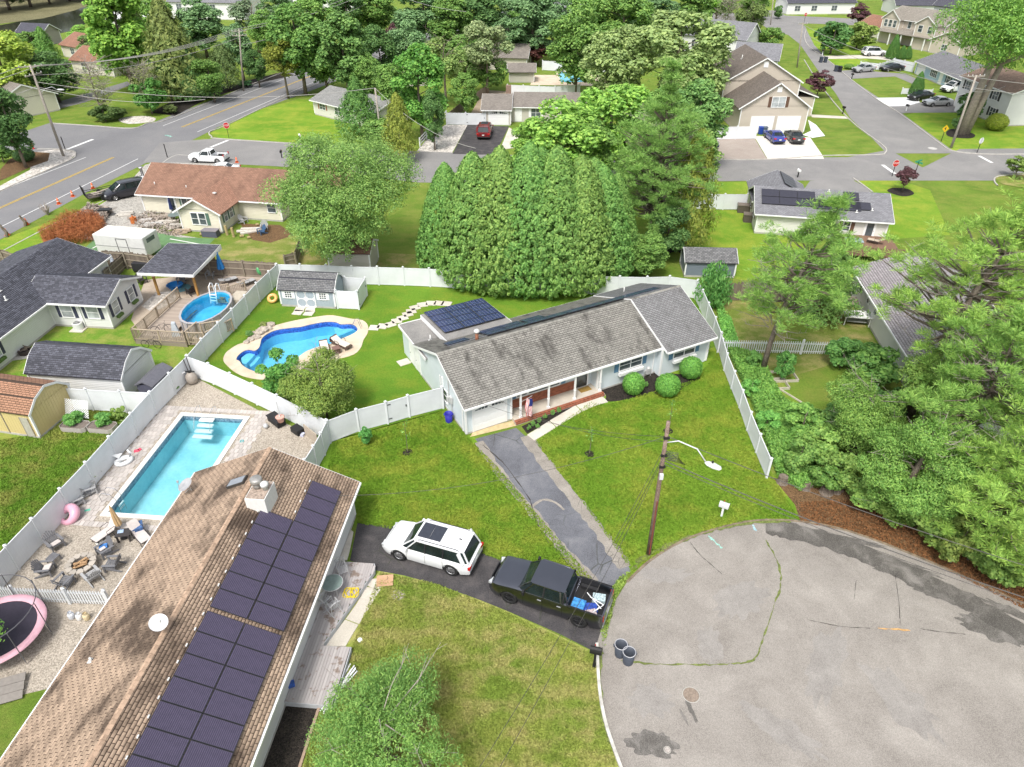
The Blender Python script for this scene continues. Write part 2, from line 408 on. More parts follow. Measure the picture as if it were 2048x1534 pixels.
patch('lawn_lower',[(760,1140),(870,1165),(1010,1220),(1190,1305),(1205,1440),(1240,1534),(1260,1640),(500,1640),(560,1420),(640,1300)],M_dry,.004)
patch('lawn_left',[(-150,1250),(-150,800),(-100,640),(120,650),(300,590),(375,715),(300,800),(0,1130)],M_left,.003)
patch('lawn_left_back',[(-60,820),(90,650),(285,600),(330,640),(380,715),(372,745),(320,790),(100,770),(-60,900)],M_left,.0055)
patch('lawn_corner',[(420,266),(455,250),(520,218),(600,198),(700,215),(760,280),(740,292),(605,286),(440,277)],M_lawn,.004)
patch('lawn_northwest',[(108,246),(105,225),(200,190),(330,175),(420,180),(600,120),(540,150),(512,163),(340,235),(300,244),(265,254)],M_grass,.004)
patch('lawn_verge',[(0,540),(0,480),(140,428),(240,385),(300,372),(240,430),(140,470),(60,505)],M_lawn,.004)
patch('lawn_right_yard',[(1400,420),(1540,420),(1560,470),(1720,540),(1700,570),(1480,560),(1360,520),(1360,470)],M_lawn,.004)
patch('lawn_right_strip',[(1395,365),(1500,364),(1500,388),(1395,388)],M_lawn,.004)
patch('lawn_right_corner',[(1708,357),(1780,355),(1860,380),(1900,470),(1750,480),(1735,375)],M_lawn,.004)
patch('lawn_beige_house',[(1612,280),(1600,190),(1590,170),(1640,170),(1697,238),(1770,299),(1764,309),(1645,311)],M_grass,.004)
patch('lawn_blue_house',[(1702,158),(1810,152),(1880,175),(1860,195),(1755,195)],M_grass,.004)
patch('lawn_brown_house',[(1806,232),(1830,225),(1900,225),(2060,240),(2060,308),(1960,308),(1900,300),(1870,275)],M_lawn,.004)
patch('lawn_far_street',[(1608,60),(1650,55),(1740,60),(1740,105),(1640,113),(1625,95)],M_lawn,.004)
patch('lawn_far_street_strip',[(1655,118),(1735,117),(1735,138),(1685,138)],M_lawn,.004)
patch('lawn_far_top',[(1536,18),(1655,18),(1655,31),(1536,31)],M_lawn,.004)
patch('lawn_right_garden',[(1440,600),(1700,600),(1760,700),(1560,760),(1640,860),(1600,1000),(1545,947),(1440,690)],M_rough,.004)
patch('lawn_cream_house',[(480,480),(600,470),(640,545),(420,540),(370,520)],M_rough,.0045)
patch('lawn_yard_strip',[(600,540),(640,500),(860,510),(860,560),(720,556)],M_rough,.004)
patch('pine_litter',[(1545,955),(1620,975),(1720,980),(2120,1150),(2120,1260),(2048,1205),(1850,1117),(1700,1062),(1600,1042),(1590,1010)],M_redmulch,.010)
patch('garden_growth_ground',[(1460,700),(1560,760),(1640,860),(1660,970),(1560,960),(1545,947)],M_left,.006)
struct('county_road',MB().poly([(-68,40),(-60.9,82),(-58.6,95.5),(-55.5,111.5),(-47.6,139.6),(-41,155),(-15,210),(40,330),(52,325),(-5,205),(-30,150),(-36,133),(-40.5,122),(-44.5,109),(-47.8,93),(-50.3,81),(-52.5,66),(-56,45)],.012),M_county)
patch('side_street_west',[(100,246),(265,257),(300,246),(345,262),(150,314),(60,305),(-40,292)],M_county,.016)
struct('middle_street',MB().poly([(-50,101),(-42.1,103.2),(-29.6,100.6),(-13,97),(5,94.6),(24.7,93.8),(45,94.3),(52,97.6),(53,90),(62,98),(80,98.5),(110,98.5),(110,87),(70,85),(31,85),(5,83.9),(-11.6,84.3),(-27.4,90),(-37,91.5),(-44,92),(-48.5,92)],.016),M_road)
struct('right_street',MB().poly([(51,96),(52.0,103),(53.2,114.1),(57.3,131),(60.2,146),(64.5,166),(67.5,180),(69,193),(67,205),(70,238),(80,238),(78,207),(75.5,198),(70.5,179),(67.2,161),(64.5,142),(62.8,118),(60.5,96)],.020),M_road)
struct('far_street',MB().poly([(40,222),(70,215),(110,204),(150,200),(150,212),(112,215),(75,229),(42,238)],.024),M_road)
SAC = [(6.2,8),(4.4,14.3),(3.9,17),(4.0,20),(4.6,21.6),(5.9,23.6),(7.4,25.1),(9.5,26.5),(12,27.5),(14.2,27.95),(16.5,27.8),(18.8,27.05),(21.9,25.1),(25.4,22.3),(30,18),(36,12),(42,2),(42,-20),(8,-20),(7,0)]
struct('cul_de_sac',MB().poly(SAC,.014),M_sac)
kerb(SAC[0:4],plain('kerb_white',(.55,.53,.48),.8,.35,2),label='pale concrete kerb along the dry front lawn',w=.15)
kerb(SAC[5:15],plain('kerb_dirty',(.20,.16,.11),.9,.4,3),w=.14,h=.05)
patch('driveway_main',[(950,878),(968,900),(1000,940),(1050,1000),(1100,1060),(1160,1130),(1215,1180),(1262,1142),(1235,1095),(1190,1030),(1150,985),(1100,925),(1065,885),(1032,856)],M_drive,.010)
patch('driveway_neighbour',[(715,1046),(862,1060),(969,1108),(1013,1124),(1120,1150),(1222,1180),(1212,1240),(1201,1290),(1182,1300),(1119,1268),(1024,1226),(960,1200),(875,1170),(808,1151),(752,1141),(700,1121)],M_dark,.010)
struct('garage_apron',MB().poly(pxs([(940,874),(1035,851),(1030,840),(948,862)]),.002,.02),plain('apron_concrete',(.50,.40,.22),.8,.25,3))
def band(name,pts,w,z,mat):
 L = smooth_line(pxs(pts),6); mb = MB(); q = random.Random(5)
 for i,p in enumerate(L):
  d = (L[min(i+1,len(L)-1)]-L[max(i-1,0)]).normalized(); s = Vector((-d.y,d.x,0))*w/2*(1+q.uniform(-.25,.25)); mb.v += [(p.x+s.x,p.y+s.y,z),(p.x-s.x,p.y-s.y,z)]
 for i in range(len(L)-1): a = i*2; mb.f.append((a+1,a+3,a+2,a))
 return struct(name,mb,mat)
band('driveway_edge',[(1052,872),(1075,905),(1110,950),(1150,1000),(1190,1050),(1225,1098),(1250,1135)],.75,.016,M_edge)
band('driveway_edge',[(958,884),(985,925),(1020,972),(1060,1018),(1100,1068),(1140,1115),(1190,1165)],.55,.0165,M_edge)
band('driveway_seam',[(1062,1015),(1085,1000),(1110,1005),(1128,1020)],.15,.0175,M_edge)
def slabs(name,quads,mat,z,h,label=None,kind='structure'):
 r = ob(name,None); r['kind'] = kind
 if label: r['label'] = label
 for q in quads: part('slab',MB().poly(q,z,z+h),mat,r,bevel=.01)
 return r
def z4(ox,oy,s,pts): return pxs([(ox+x/s,oy+y/s) for x,y in pts])
slabs('front_walk',[z4(1024,690,4,[(122,722),(178,768),(352,662),(298,612)]),z4(1024,690,4,[(302,608),(358,658),(430,612),(560,535),(506,487)]),z4(1024,690,4,[(512,483),(566,532),(660,490),(768,458),(735,425),(700,410),(600,440)])],M_conc,.0,.05)
slabs('deck_walk',[z4(512,1050,3.17,[(725,345),(856,335),(770,420),(705,385)]),z4(512,1050,3.17,[(700,395),(790,412),(735,500),(655,630),(570,598),(640,500)]),z4(512,1050,3.17,[(565,603),(650,635),(610,700),(568,772),(445,768),(500,690)]),z4(512,1050,3.17,[(580,22),(618,45),(598,150),(578,225),(515,232),(545,120)])],M_conc,.0,.05)
r = ob('stepping_stone_path',None); r['kind'] = 'structure'
for x,y,w in [(748.5,656,1),(765,653,1),(781,649.5,1),(793.5,642.5,1),(805.5,636.5,1),(815.5,629,1),(822.5,623,1),(830,616,1),(845,610,1.05),(862,607,1.05),(878,607,1),(893,608,1.05),(599.5,619,1),(620.5,620,1),(596,625.5,1),(618,627,1),(808,725,1.1)]:
 g = G(x,y); a = rng.uniform(-.25,.25)+(.5 if 780 < x < 850 else 0)
 mb = MB().cbox((g.x,g.y,.03),(.82*w,.78,.06),a); part('stone',mb,M_conc,r,bevel=.02)
patch('concrete_driveway_beige',[(1508,272),(1620,275),(1645,311),(1648,318),(1535,318)],plain('concrete_bright',(.62,.58,.53),.8,.08,1.5),.022)
patch('parking_pad',[(1400,278),(1510,278),(1534,318),(1398,318)],ground_mat('pad_brown',((.30,.25,.22),(.34,.29,.25),(.38,.33,.29)),.5),.020)
patch('driveway_centre_house',[(935,250),(1018,253),(990,310),(905,308)],M_dark,.02)
patch('gravel_strip',[(890,250),(935,250),(903,308),(832,305),(850,282)],M_stone,.012)
patch('path_centre_house',[(1018,255),(1045,270),(1035,295),(1000,300)],M_conc,.018)
patch('driveway_blue_house',[(1676,142),(1710,140),(1810,148),(1840,160),(1825,168),(1790,153),(1702,158)],M_road,.026)
patch('driveway_silver_car',[(1775,213),(1815,205),(1920,205),(1930,225),(1812,226),(1800,228)],M_road,.026)
patch('concrete_pad_street',[(1752,196),(1830,195),(1840,205),(1815,212),(1775,213)],M_white,.028)
patch('far_walkway',[(1650,112),(1730,110),(1790,116),(1790,122),(1735,117),(1655,118)],M_conc,.026)
patch('walk_beige_house',[(1618,229),(1690,233),(1697,238),(1625,235)],M_conc,.03)
patch('white_stone_bed',[(1616,240),(1632,250),(1650,272),(1625,276),(1605,270),(1622,262)],M_white,.03)
patch('driveway_solar_house',[(1620,362),(1700,358),(1735,376),(1745,390),(1600,390)],M_road,.026)
patch('river_stone_strip',[(-40,430),(0,372),(60,340),(68,305),(110,299),(150,303),(151,310),(130,326),(0,384)],M_stone,.018)
patch('mulch_hydrant_bed',[(0,340),(20,318),(55,303),(100,306),(96,322),(60,335),(0,362)],M_redmulch,.024)
patch('shoulder_gravel',[(170,428),(240,385),(290,330),(350,312),(490,318),(470,340),(300,400),(240,430)],M_gravelgrey,.010)
patch('gravel_yard',[(180,440),(235,385),(290,395),(300,460),(420,480),(415,500),(240,490),(150,475)],M_gravelgrey,.014)
patch('green_court',[(165,500),(200,470),(300,462),(360,475),(430,477),(408,500),(360,508),(250,505)],ground_mat('court_green',((.10,.19,.09),(.12,.23,.10),(.15,.26,.12)),.8,fineamt=.15),.018)
for a,b in (((185,467),(222,472)),((340,478),(418,492)),((185,497),(215,481)),((190,480),(222,483))):
 stripe(G(*a),G(*b),.14,M_line,'court_line','white line on green court',.024)
patch('pool_yard_gravel',[(385,752),(520,822),(645,882),(618,935),(560,1100),(300,1330),(0,1400),(-60,1240),(0,1135)],M_gravel,.006,[RECT_IN])
patch('deck_yard',[(262,640),(290,560),(430,545),(548,545),(520,600),(400,690),(300,690)],ground_mat('yard_sand',((.36,.29,.22),(.44,.36,.28),(.50,.42,.34)),.8,20),.008)
patch('stone_scatter_bed',[(283,612),(312,585),(350,582),(352,600),(325,618),(300,622)],M_stone,.014)
patch('mulch_front_bed',[(1203,779),(1212,790),(1214,803),(1250,800),(1290,790),(1302,784),(1322,794),(1350,790),(1362,780),(1385,765),(1400,757),(1392,748),(1350,748),(1300,740)],M_mulch,.02,smooth=True)
patch('flower_bed',[(1043,853),(1054,868),(1100,843),(1150,812),(1140,810)],M_mulch,.02)
patch('mulch_side_bed',[(563,1402),(638,1410),(588,1560),(500,1560)],M_mulch,.02)
patch('rock_bed_northwest',[(237,239),(250,235),(285,232),(310,236),(305,243),(265,248),(245,245)],M_stone,.02,smooth=True)
patch('mulch_island_northwest',[(300,225),(340,205),(440,175),(520,155),(560,145),(590,150),(512,168),(410,200),(350,232)],M_mulch,.016)
patch('driveway_northwest',[(100,222),(97,210),(180,185),(255,163),(262,170),(170,205)],M_county,.02)
patch('maple_bed_corner',[(1775,383),(1785,376),(1815,378),(1828,388),(1805,393)],M_mulch,.02,smooth=True)
patch('tree_ring_bed',[(1892,265),(1905,258),(1930,262),(1950,270),(1940,277),(1900,274)],M_mulch,.03,smooth=True)
patch('gravel_centre_bed',[(968,180),(1050,185),(1040,230),(930,250),(940,230)],M_dirt,.012)
patch('far_pool_patio',[(1070,150),(1220,150),(1230,172),(1060,170)],M_cope,.012)
patch('corner_island',[(1990,358),(2000,351),(2060,348),(2060,375),(2010,370)],M_rough,.05,smooth=True)
struct('creek_water',MB().poly([G(-60,60),G(20,47),G(60,38),G(100,28),G(140,17),G(175,14),G(260,8),G(330,4),G(330,22),G(200,30),G(150,60),G(70,78),G(-60,95)],.03),NB('creek').m)
cm = bpy.data.materials['creek']; cb = [n for n in cm.node_tree.nodes if n.type == 'BSDF_PRINCIPLED'][0]
cb.inputs['Base Color'].default_value = (.035,.04,.025,1); cb.inputs['Roughness'].default_value = .12
patch('reed_bank',[(-300,60),(-60,62),(0,48),(87,37),(150,21),(165,15),(260,8),(330,3),(330,-60),(0,-80),(-300,0)],M_reed,.045)
def seg(name,a,b,w,mat,label): stripe(G(*a),G(*b),w,mat,name,label,.032)
seg('lane_line',(-60,405),(172,315),.12,M_line,'white edge line on the near left side of the county road')
seg('lane_line',(326,252),(620,138),.12,M_line,'white edge line beyond the junction, far side')
seg('lane_line',(-80,495),(276,318),.12,M_line,'white edge line on the shoulder side')
seg('lane_line',(395,264),(650,155),.12,M_line,'white edge line beside the corner lawn')
for o_ in (-.13,.13):
 for a,b in (((-60,443),(227,315)),((364,254.5),(640,145))):
  A,B = G(*a),G(*b); A.x += o_; B.x += o_; stripe(A,B,.11,M_yellow,'centre_line','yellow centre line of the county road',.032)
seg('stop_line',(132,300),(186,279),.5,M_line,'white stop line below the wooden pole'); seg('stop_line',(421,295),(456,281),.45,M_line,'white stop line by the corner lawn')
seg('stop_line',(1765,330),(1790,348),.45,M_line,'white stop line at the red maple'); seg('stop_line',(1958,312),(1984,326),.45,M_line,'white stop line at the far right corner')
kerb(pxs([(600,133),(512,166),(345,236),(300,245.5),(265,257),(185,252),(105,247)]),M_kerb)
kerb(pxs([(-20,392),(60,356),(140,321),(151,311),(147,303),(115,299),(75,299)]),M_kerb)
kerb(pxs([(660,158),(560,200),(455,250),(420,264),(424,274),(440,278),(605,289),(700,297)]),M_kerb)
kerb(pxs([(-10,510),(140,432),(240,386),(300,345),(345,313),(378,311),(470,317)]),M_kerb,h=.03)
kerb(pxs([(1396,319.5),(1535,319.5),(1645,312),(1755,310),(1770,306),(1772,299),(1760,287),(1697,238),(1640,170),(1608,120)]),M_kerb)
kerb(pxs([(1612,60),(1609,75),(1618,93),(1655,120),(1703,160),(1755,200),(1800,228),(1880,288),(1905,302),(1960,308.5),(2060,309)]),M_kerb)
kerb(pxs([(1545,947+3),(1600,1048)]),M_kerb) if False else None
kerb(pxs([(1706,357),(1722,368),(1745,385)]),M_kerb); kerb(pxs([(1995,372),(1988,362),(1995,354),(2030,350),(2070,349)]),M_kerb)
def splat(cx,cy,rx,ry,n=34,rot=0,seed=0):
 q = random.Random(seed); g = G(cx,cy); out = []
 for i in range(n):
  t = 2*pi*i/n; k = 1+q.uniform(-.25,.2)
  x,y = rx*k*cos(t),ry*k*sin(t); out.append((g.x+x*cos(rot)-y*sin(rot),g.y+x*sin(rot)+y*cos(rot)))
 return smooth_line(out,3,True)
M_wet = ground_mat('wet_asphalt',((.06,.055,.048),(.11,.103,.093),(.24,.223,.205)),1.6,26,rough=.6)
M_wet2 = ground_mat('damp_asphalt',((.035,.032,.028),(.075,.07,.062),(.24,.223,.205)),.7,26,rough=.6)
for i,(x,y,rx,ry,rot) in enumerate([(1305,1488,1.0,.55,-.1),(1381,1418,.1,.75,.25),(1368,1435,.06,.4,.3),(1850,1180,.85,.32,-.55),(1880,1192,.4,.2,-.4),(1762,1140,.4,.16,-.4),(1985,1260,1.5,.65,-.5),(1700,1080,2.0,.22,-.3),(1635,1069,2.4,.16,-.18),(1800,1128,2.0,.3,-.48),(1930,1215,.6,.15,-.5),(2020,1222,1.2,.3,-.6)]):
 st = struct('stain',MB().poly(splat(x,y,rx,ry,rot=rot,seed=i),.020+.0004*i),M_wet)
def ribbon(pts,w,z,mat,name,label=None,jit=.3,seed=1,wj=.8):
 q = random.Random(seed); L = smooth_line(pxs(pts),8); mb = MB()
 for i,p in enumerate(L):
  d = (L[min(i+1,len(L)-1)]-L[max(i-1,0)]).normalized(); s = Vector((-d.y,d.x,0))*w/2*(1+q.uniform(-wj,wj)); p = p+Vector((q.uniform(-jit,jit)*w,q.uniform(-jit,jit)*w,0))
  mb.v += [(p.x+s.x,p.y+s.y,z),(p.x-s.x,p.y-s.y,z)]
 for i in range(len(L)-1): a = i*2; mb.f.append((a+1,a+3,a+2,a))
 return struct(name,mb,mat,label)
M_weed = plain('weed_seam',(.14,.17,.05),.9,.5,8); M_crack = plain('crack_fill',(.055,.05,.045),.9,.3,8); M_tar = plain('orange_crack',(.5,.3,.12),.9,.3,8)
ribbon([(1240,1322),(1310,1328),(1400,1330),(1460,1328),(1508,1320),(1525,1280),(1545,1220),(1562,1165),(1553,1120),(1530,1080)],.07,.028,M_weed,'weed_seam',wj=1.0,jit=.5)
ribbon([(1615,1240),(1680,1253),(1740,1257)],.025,.029,M_crack,'crack'); ribbon([(1755,1257),(1820,1261)],.07,.030,M_tar,'crack'); ribbon([(1840,1258),(1880,1264),(1930,1269)],.03,.029,M_crack,'crack')
ribbon([(1800,1252),(1798,1210),(1790,1150)],.02,.029,M_crack,'crack'); ribbon([(1708,1200),(1712,1160)],.015,.029,M_crack,'crack')
ribbon([(1380,1085),(1400,1110),(1420,1128),(1445,1150)],.03,.029,M_crack,'crack'); ribbon([(1060,1000),(1080,1060),(1120,1110),(1160,1160)],.06,.018,M_crack,'crack'); ribbon([(965,890),(1010,930),(1060,1000)],.06,.018,M_crack,'crack')
ribbon([(1530,1052),(1600,1066),(1680,1090),(1760,1122),(1850,1165),(1950,1212),(2060,1275)],1.3,.0285,M_wet2,'damp_strip',jit=.04,wj=.15)
ribbon([(1416,1072),(1428,1082),(1443,1097)],.10,.031,plain('survey_green',(.28,.52,.44),.8,.3,8),'survey_mark','turquoise spray paint mark on the cul-de-sac'); ribbon([(1505,1050),(1512,1062)],.10,.031,plain('survey_blue',(.32,.50,.55),.8,.3,8),'survey_mark','pale blue spray paint mark near the kerb')
ribbon([(1210,1260),(1222,1225),(1228,1190),(1240,1160)],.16,.03,M_weed,'weed_seam'); ribbon([(330,272),(335,271),(342,274)],.3,.035,plain('survey_green',(.2,.62,.5)),'survey_mark','pale green mark in the road junction')
# swimming pools
def basin(root,outline,dz,tile,floor,band=.45,slope=.5):
 n = len(outline); mb = MB(); mb2 = MB()
 P = [(p[0],p[1]) for p in outline]; ar = sum(P[i][0]*P[(i+1) % n][1]-P[(i+1) % n][0]*P[i][1] for i in range(n))
 if ar < 0: P = P[::-1]
 for i in range(n):
  a,b = P[i],P[(i+1) % n]
  mb.quad((a[0],a[1],.02),(a[0],a[1],-band),(b[0],b[1],-band),(b[0],b[1],.02))
  mb2.quad((a[0],a[1],-band),(a[0],a[1],dz),(b[0],b[1],dz),(b[0],b[1],-band))
 part('tile_band',mb,tile,root); mb2.poly(P,dz); part('basin',mb2,floor,root)
cp = thing('swimming_pool','freeform blue inground swimming pool with cream concrete surround','pool')
basin(cp,POOL_IN,-1.25,ground_mat('tile_blue',((.02,.05,.30),(.03,.09,.45),(.08,.2,.6)),3,12,voro=9,rough=.3),ground_mat('liner_blue',((.14,.50,.72),(.18,.57,.78),(.22,.62,.80)),.5,4,fineamt=.10))  # soft mottle in the blue liner colour imitates caustic light on the floor
part('water',poly_holes(POOL_IN,[],-.16),pool_water('water_blue',(.80,.93,.97)),cp)
part('coping',poly_holes(COPE_OUT,[POOL_IN],.035),M_cope,cp)
lip = MB(); n = len(POOL_IN)
for i in range(n):
 a,b = POOL_IN[i],POOL_IN[(i+1) % n]; lip.quad((a.x,a.y,.035),(a.x,a.y,-.03),(b.x,b.y,-.03),(b.x,b.y,.035));
part('lip',lip,M_cope,cp); lip = MB(); n = len(COPE_OUT)
for i in range(n):
 a,b = COPE_OUT[i],COPE_OUT[(i+1) % n]; lip.quad((a.x,a.y,.035),(a.x,a.y,0),(b.x,b.y,0),(b.x,b.y,.035))
part('coping_edge',lip,M_cope,cp)
part('ledge',MB().poly(pxs([(669,661),(685,655),(708,654),(711,662),(690,671),(672,678)],-.6),-1.2,-.42),plain('step_pale',(.22,.62,.80),.4),cp)
part('step',MB().poly(pxs([(482,716),(496,705),(512,706),(500,720),(492,728),(484,726)],-.3),-1.2,-.3),plain('step_pale',(.22,.62,.80),.4),cp)
part('step',MB().poly(pxs([(497,722),(512,708),(520,712),(508,727),(500,732)],-.5),-1.2,-.6),plain('step_pale',(.22,.62,.80),.4),cp)
hr = MB(); h0 = G(705.5,649); h1 = G(724,654)
for d in (0,.35): hr.tube([(h0.x,h0.y-d,.03),(h0.x+.25,h0.y-d,.5),(h1.x-.2,h1.y-d,.85),(h1.x,h1.y-d,.03)],.025)
part('handrail',hr,plain('steel',(.6,.6,.6),.25,metal=.9),cp)
rpool = thing('swimming_pool','rectangular turquoise inground swimming pool with white coping','pool')
basin(rpool,RECT_IN,-1.5,ground_mat('tile_grey',((.06,.13,.22),(.10,.18,.28),(.26,.34,.40)),4,12,voro=10,rough=.3),ground_mat('liner_aqua',((.24,.56,.64),(.34,.65,.72),(.46,.72,.76)),.35,4,fineamt=.08),.35)  # aqua liner colour has caustic-like light ripples painted into its broad speckle
part('water',MB().poly(RECT_IN,-.18),pool_water('water_aqua',(.80,.94,.96)),rpool)
cpm = MB(); e = .3
for x0,x1,y0,y1 in ((0,RPL,-e,0),(0,RPL,-RPW,-RPW+e),(0,e,-RPW+e,-e),(RPL-e,RPL,-RPW+e,-e)):
 a = [rp(x0,y0),rp(x1,y0),rp(x1,y1),rp(x0,y1)]; cpm.poly(a,-.03,.07)
part('coping',cpm,plain('coping_white',(.74,.72,.68),.6,.05),rpool)
M_pav = varied('paver',(.47,.43,.40),.22,.8)
pv_root = ob('paver_deck',None); pv_root['kind'] = 'structure'
PX0,PX1 = RP.g(159.5,1052).x,RP.g(345,811).x; PY0 = 1.45; PY1 = -RPW-1.35
struct_bed = MB();
for x0,x1,y0,y1 in ((PX0,PX1,0,PY0),(PX0,PX1,PY1,-RPW),(PX0,0,-RPW,0),(RPL,PX1,-RPW,0)):
 a = [rp(x0,y0),rp(x1,y0),rp(x1,y1),rp(x0,y1)]; struct_bed.poly(a,.012)
part('joint_sand',struct_bed,M_gravel,pv_root)
cells = []; gx,gy = .40,.27; ix = 0; x = PX0
while x < PX1-.1:
 y = PY1-(gy/2 if ix % 2 else 0)
 while y < PY0-.05:
  cx,cy = x+gx/2,y+gy/2
  if cy > PY1 and not (-.05-gx/2 < cx < RPL+.05+gx/2 and -RPW-.02-gy/2 < cy < .02+gy/2): cells.append((cx,cy))
  y += gy
 x += gx; ix += 1
cells.sort(key=lambda c: (rp(*c)).length)
pme = MB().box(-gx/2+.012,gx/2-.012,-gy/2+.012,gy/2-.012,-.02,0).mesh('paver',M_pav)
rest = MB()
for i,(cx,cy) in enumerate(cells):
 w = rp(cx,cy); h = .032+rng.uniform(-.004,.004)
 if i < 300:
  o = ob('paver',pme,pv_root,(w.x,w.y,h),RP.a)
 else: rest.cbox((w.x,w.y,h-.01),(gx-.024,gy-.024,.02),RP.a)
part('paver_field',rest,M_pav,pv_root,kind='stuff')
ribbon([(1262,1140),(1300,1108),(1370,1078),(1430,1060),(1500,1046),(1580,1044)],.22,.045,M_weed,'weed_edge'); ribbon([(1203,1300),(1200,1340),(1205,1440),(1225,1500)],.16,.04,M_weed,'weed_edge')
for i,(x,y,rx,ry) in enumerate([(1330,1150,1.4,.5),(1480,1200,1.6,.9),(1650,1330,2.2,.8),(1420,1290,1.0,.6),(1800,1400,2.0,.9),(1560,1460,1.8,.6),(1300,1400,.9,.8)]):
 struct('worn_patch',MB().poly(splat(x,y,rx,ry,rot=.5*i,seed=40+i),.0165+.0003*i),ground_mat('asphalt_patchy',((.215,.198,.182),(.262,.245,.226),(.315,.294,.27)),.9,30,bump=.5,fineamt=.38))
# building kit
M_glass = glass_mat(); M_trim = plain('trim_white',(.80,.80,.79),.4,.03); M_found = plain('foundation',(.42,.40,.37),.85,.15,3)
M_steel = plain('steel',(.6,.6,.6),.25,metal=.9); M_pvc = plain('pipe_pale',(.62,.62,.60),.5,.08)
def axm(axis):
 return (lambda t,s,z: Vector((t,s,z))) if axis == 'x' else (lambda t,s,z: Vector((s,t,z)))
def shingles(root,P0,U,V,lu,lv,mat,tw=.3,ex=.145,indiv=0,inside=None,key=None,name='shingle',jit=.0,rand=0,thick=.02):
 """courses of tabs laid on a slope; P0 is its upper corner, U runs along the ridge, V down the slope"""
 U = Vector(U).normalized(); V = Vector(V).normalized(); N = U.cross(V)
 if N.z < 0: N = -N
 N = N.normalized(); rows = int(lv/ex); cells = []; q = random.Random(int(lu*97+lv*31))
 for r in range(rows+1):
  v0 = lv-(r+1)*ex; off = (r % 2)*tw/2+(q.uniform(0,tw) if rand else 0); u = -off
  if v0 < -.02: break
  while u < lu:
   w = tw*(q.uniform(1-rand,1+rand) if rand else 1); a,b = max(0,u),min(lu,u+w); u += w
   if b-a < .04: continue
   if inside and not inside((a+b)/2,v0+ex/2): continue
   cells.append((a,b,v0))
 if indiv:
  kf = key or (lambda c: (root.matrix_world @ (P0+U*(c[0]+c[1])/2+V*c[2])).length)
  cells.sort(key=lambda c: (abs(c[1]-c[0]-tw) > .01,kf(c)))
  X = U; Y = V; me = MB(); g = .014; h = thick
  me.add([(g,.028,.002),(tw-g,.028,.002),(tw-g,ex,h),(g,ex,h),(g,ex,0),(tw-g,ex,0),(g,.028,0),(tw-g,.028,0)],[(0,1,2,3),(3,2,5,4),(0,3,4,6),(1,7,5,2)])
  sm = me.mesh(name,mat)
  for a,b,v0 in cells[:indiv]:
   o = ob(name,sm,root); M = Matrix((U,V,N)).transposed().to_4x4(); M.translation = P0+U*a+V*v0+N*.004; o.matrix_local = M
  cells = cells[indiv:]
 if not cells: return
 A = np.array(cells); n = len(A); g = .014
 h = thick+np.array([q.uniform(-.004,.006) for _ in range(n)])
 def pt(u,v,z): return np.array(P0)[None]+u[:,None]*np.array(U)[None]+v[:,None]*np.array(V)[None]+z[:,None]*np.array(N)[None]
 z0 = np.full(n,.003); a = A[:,0]+g; b = A[:,1]-g; v0 = A[:,2]; v1 = v0+ex
 vs = np.stack([pt(a,v0+.028,z0),pt(b,v0+.028,z0),pt(b,v1,z0+h),pt(a,v1,z0+h),pt(a,v1,z0),pt(b,v1,z0)],1).reshape(-1,3)
 base = np.arange(n)[:,None]*6
 fs = np.concatenate([base+np.array([[0,1,2,3]]),base+np.array([[3,2,5,4]])],1).reshape(-1,4)
 me = bpy.data.meshes.new(name+'_courses'); me.vertices.add(len(vs)); me.vertices.foreach_set('co',vs.astype(np.float32).ravel())
 me.loops.add(fs.size); me.loops.foreach_set('vertex_index',fs.ravel().astype(np.int32)); me.polygons.add(len(fs))
 me.polygons.foreach_set('loop_start',np.arange(0,fs.size,4,dtype=np.int32)); me.update(calc_edges=True); me.materials.append(mat)
 o = ob(name+'_courses',me,root); o['kind'] = 'stuff'; return o
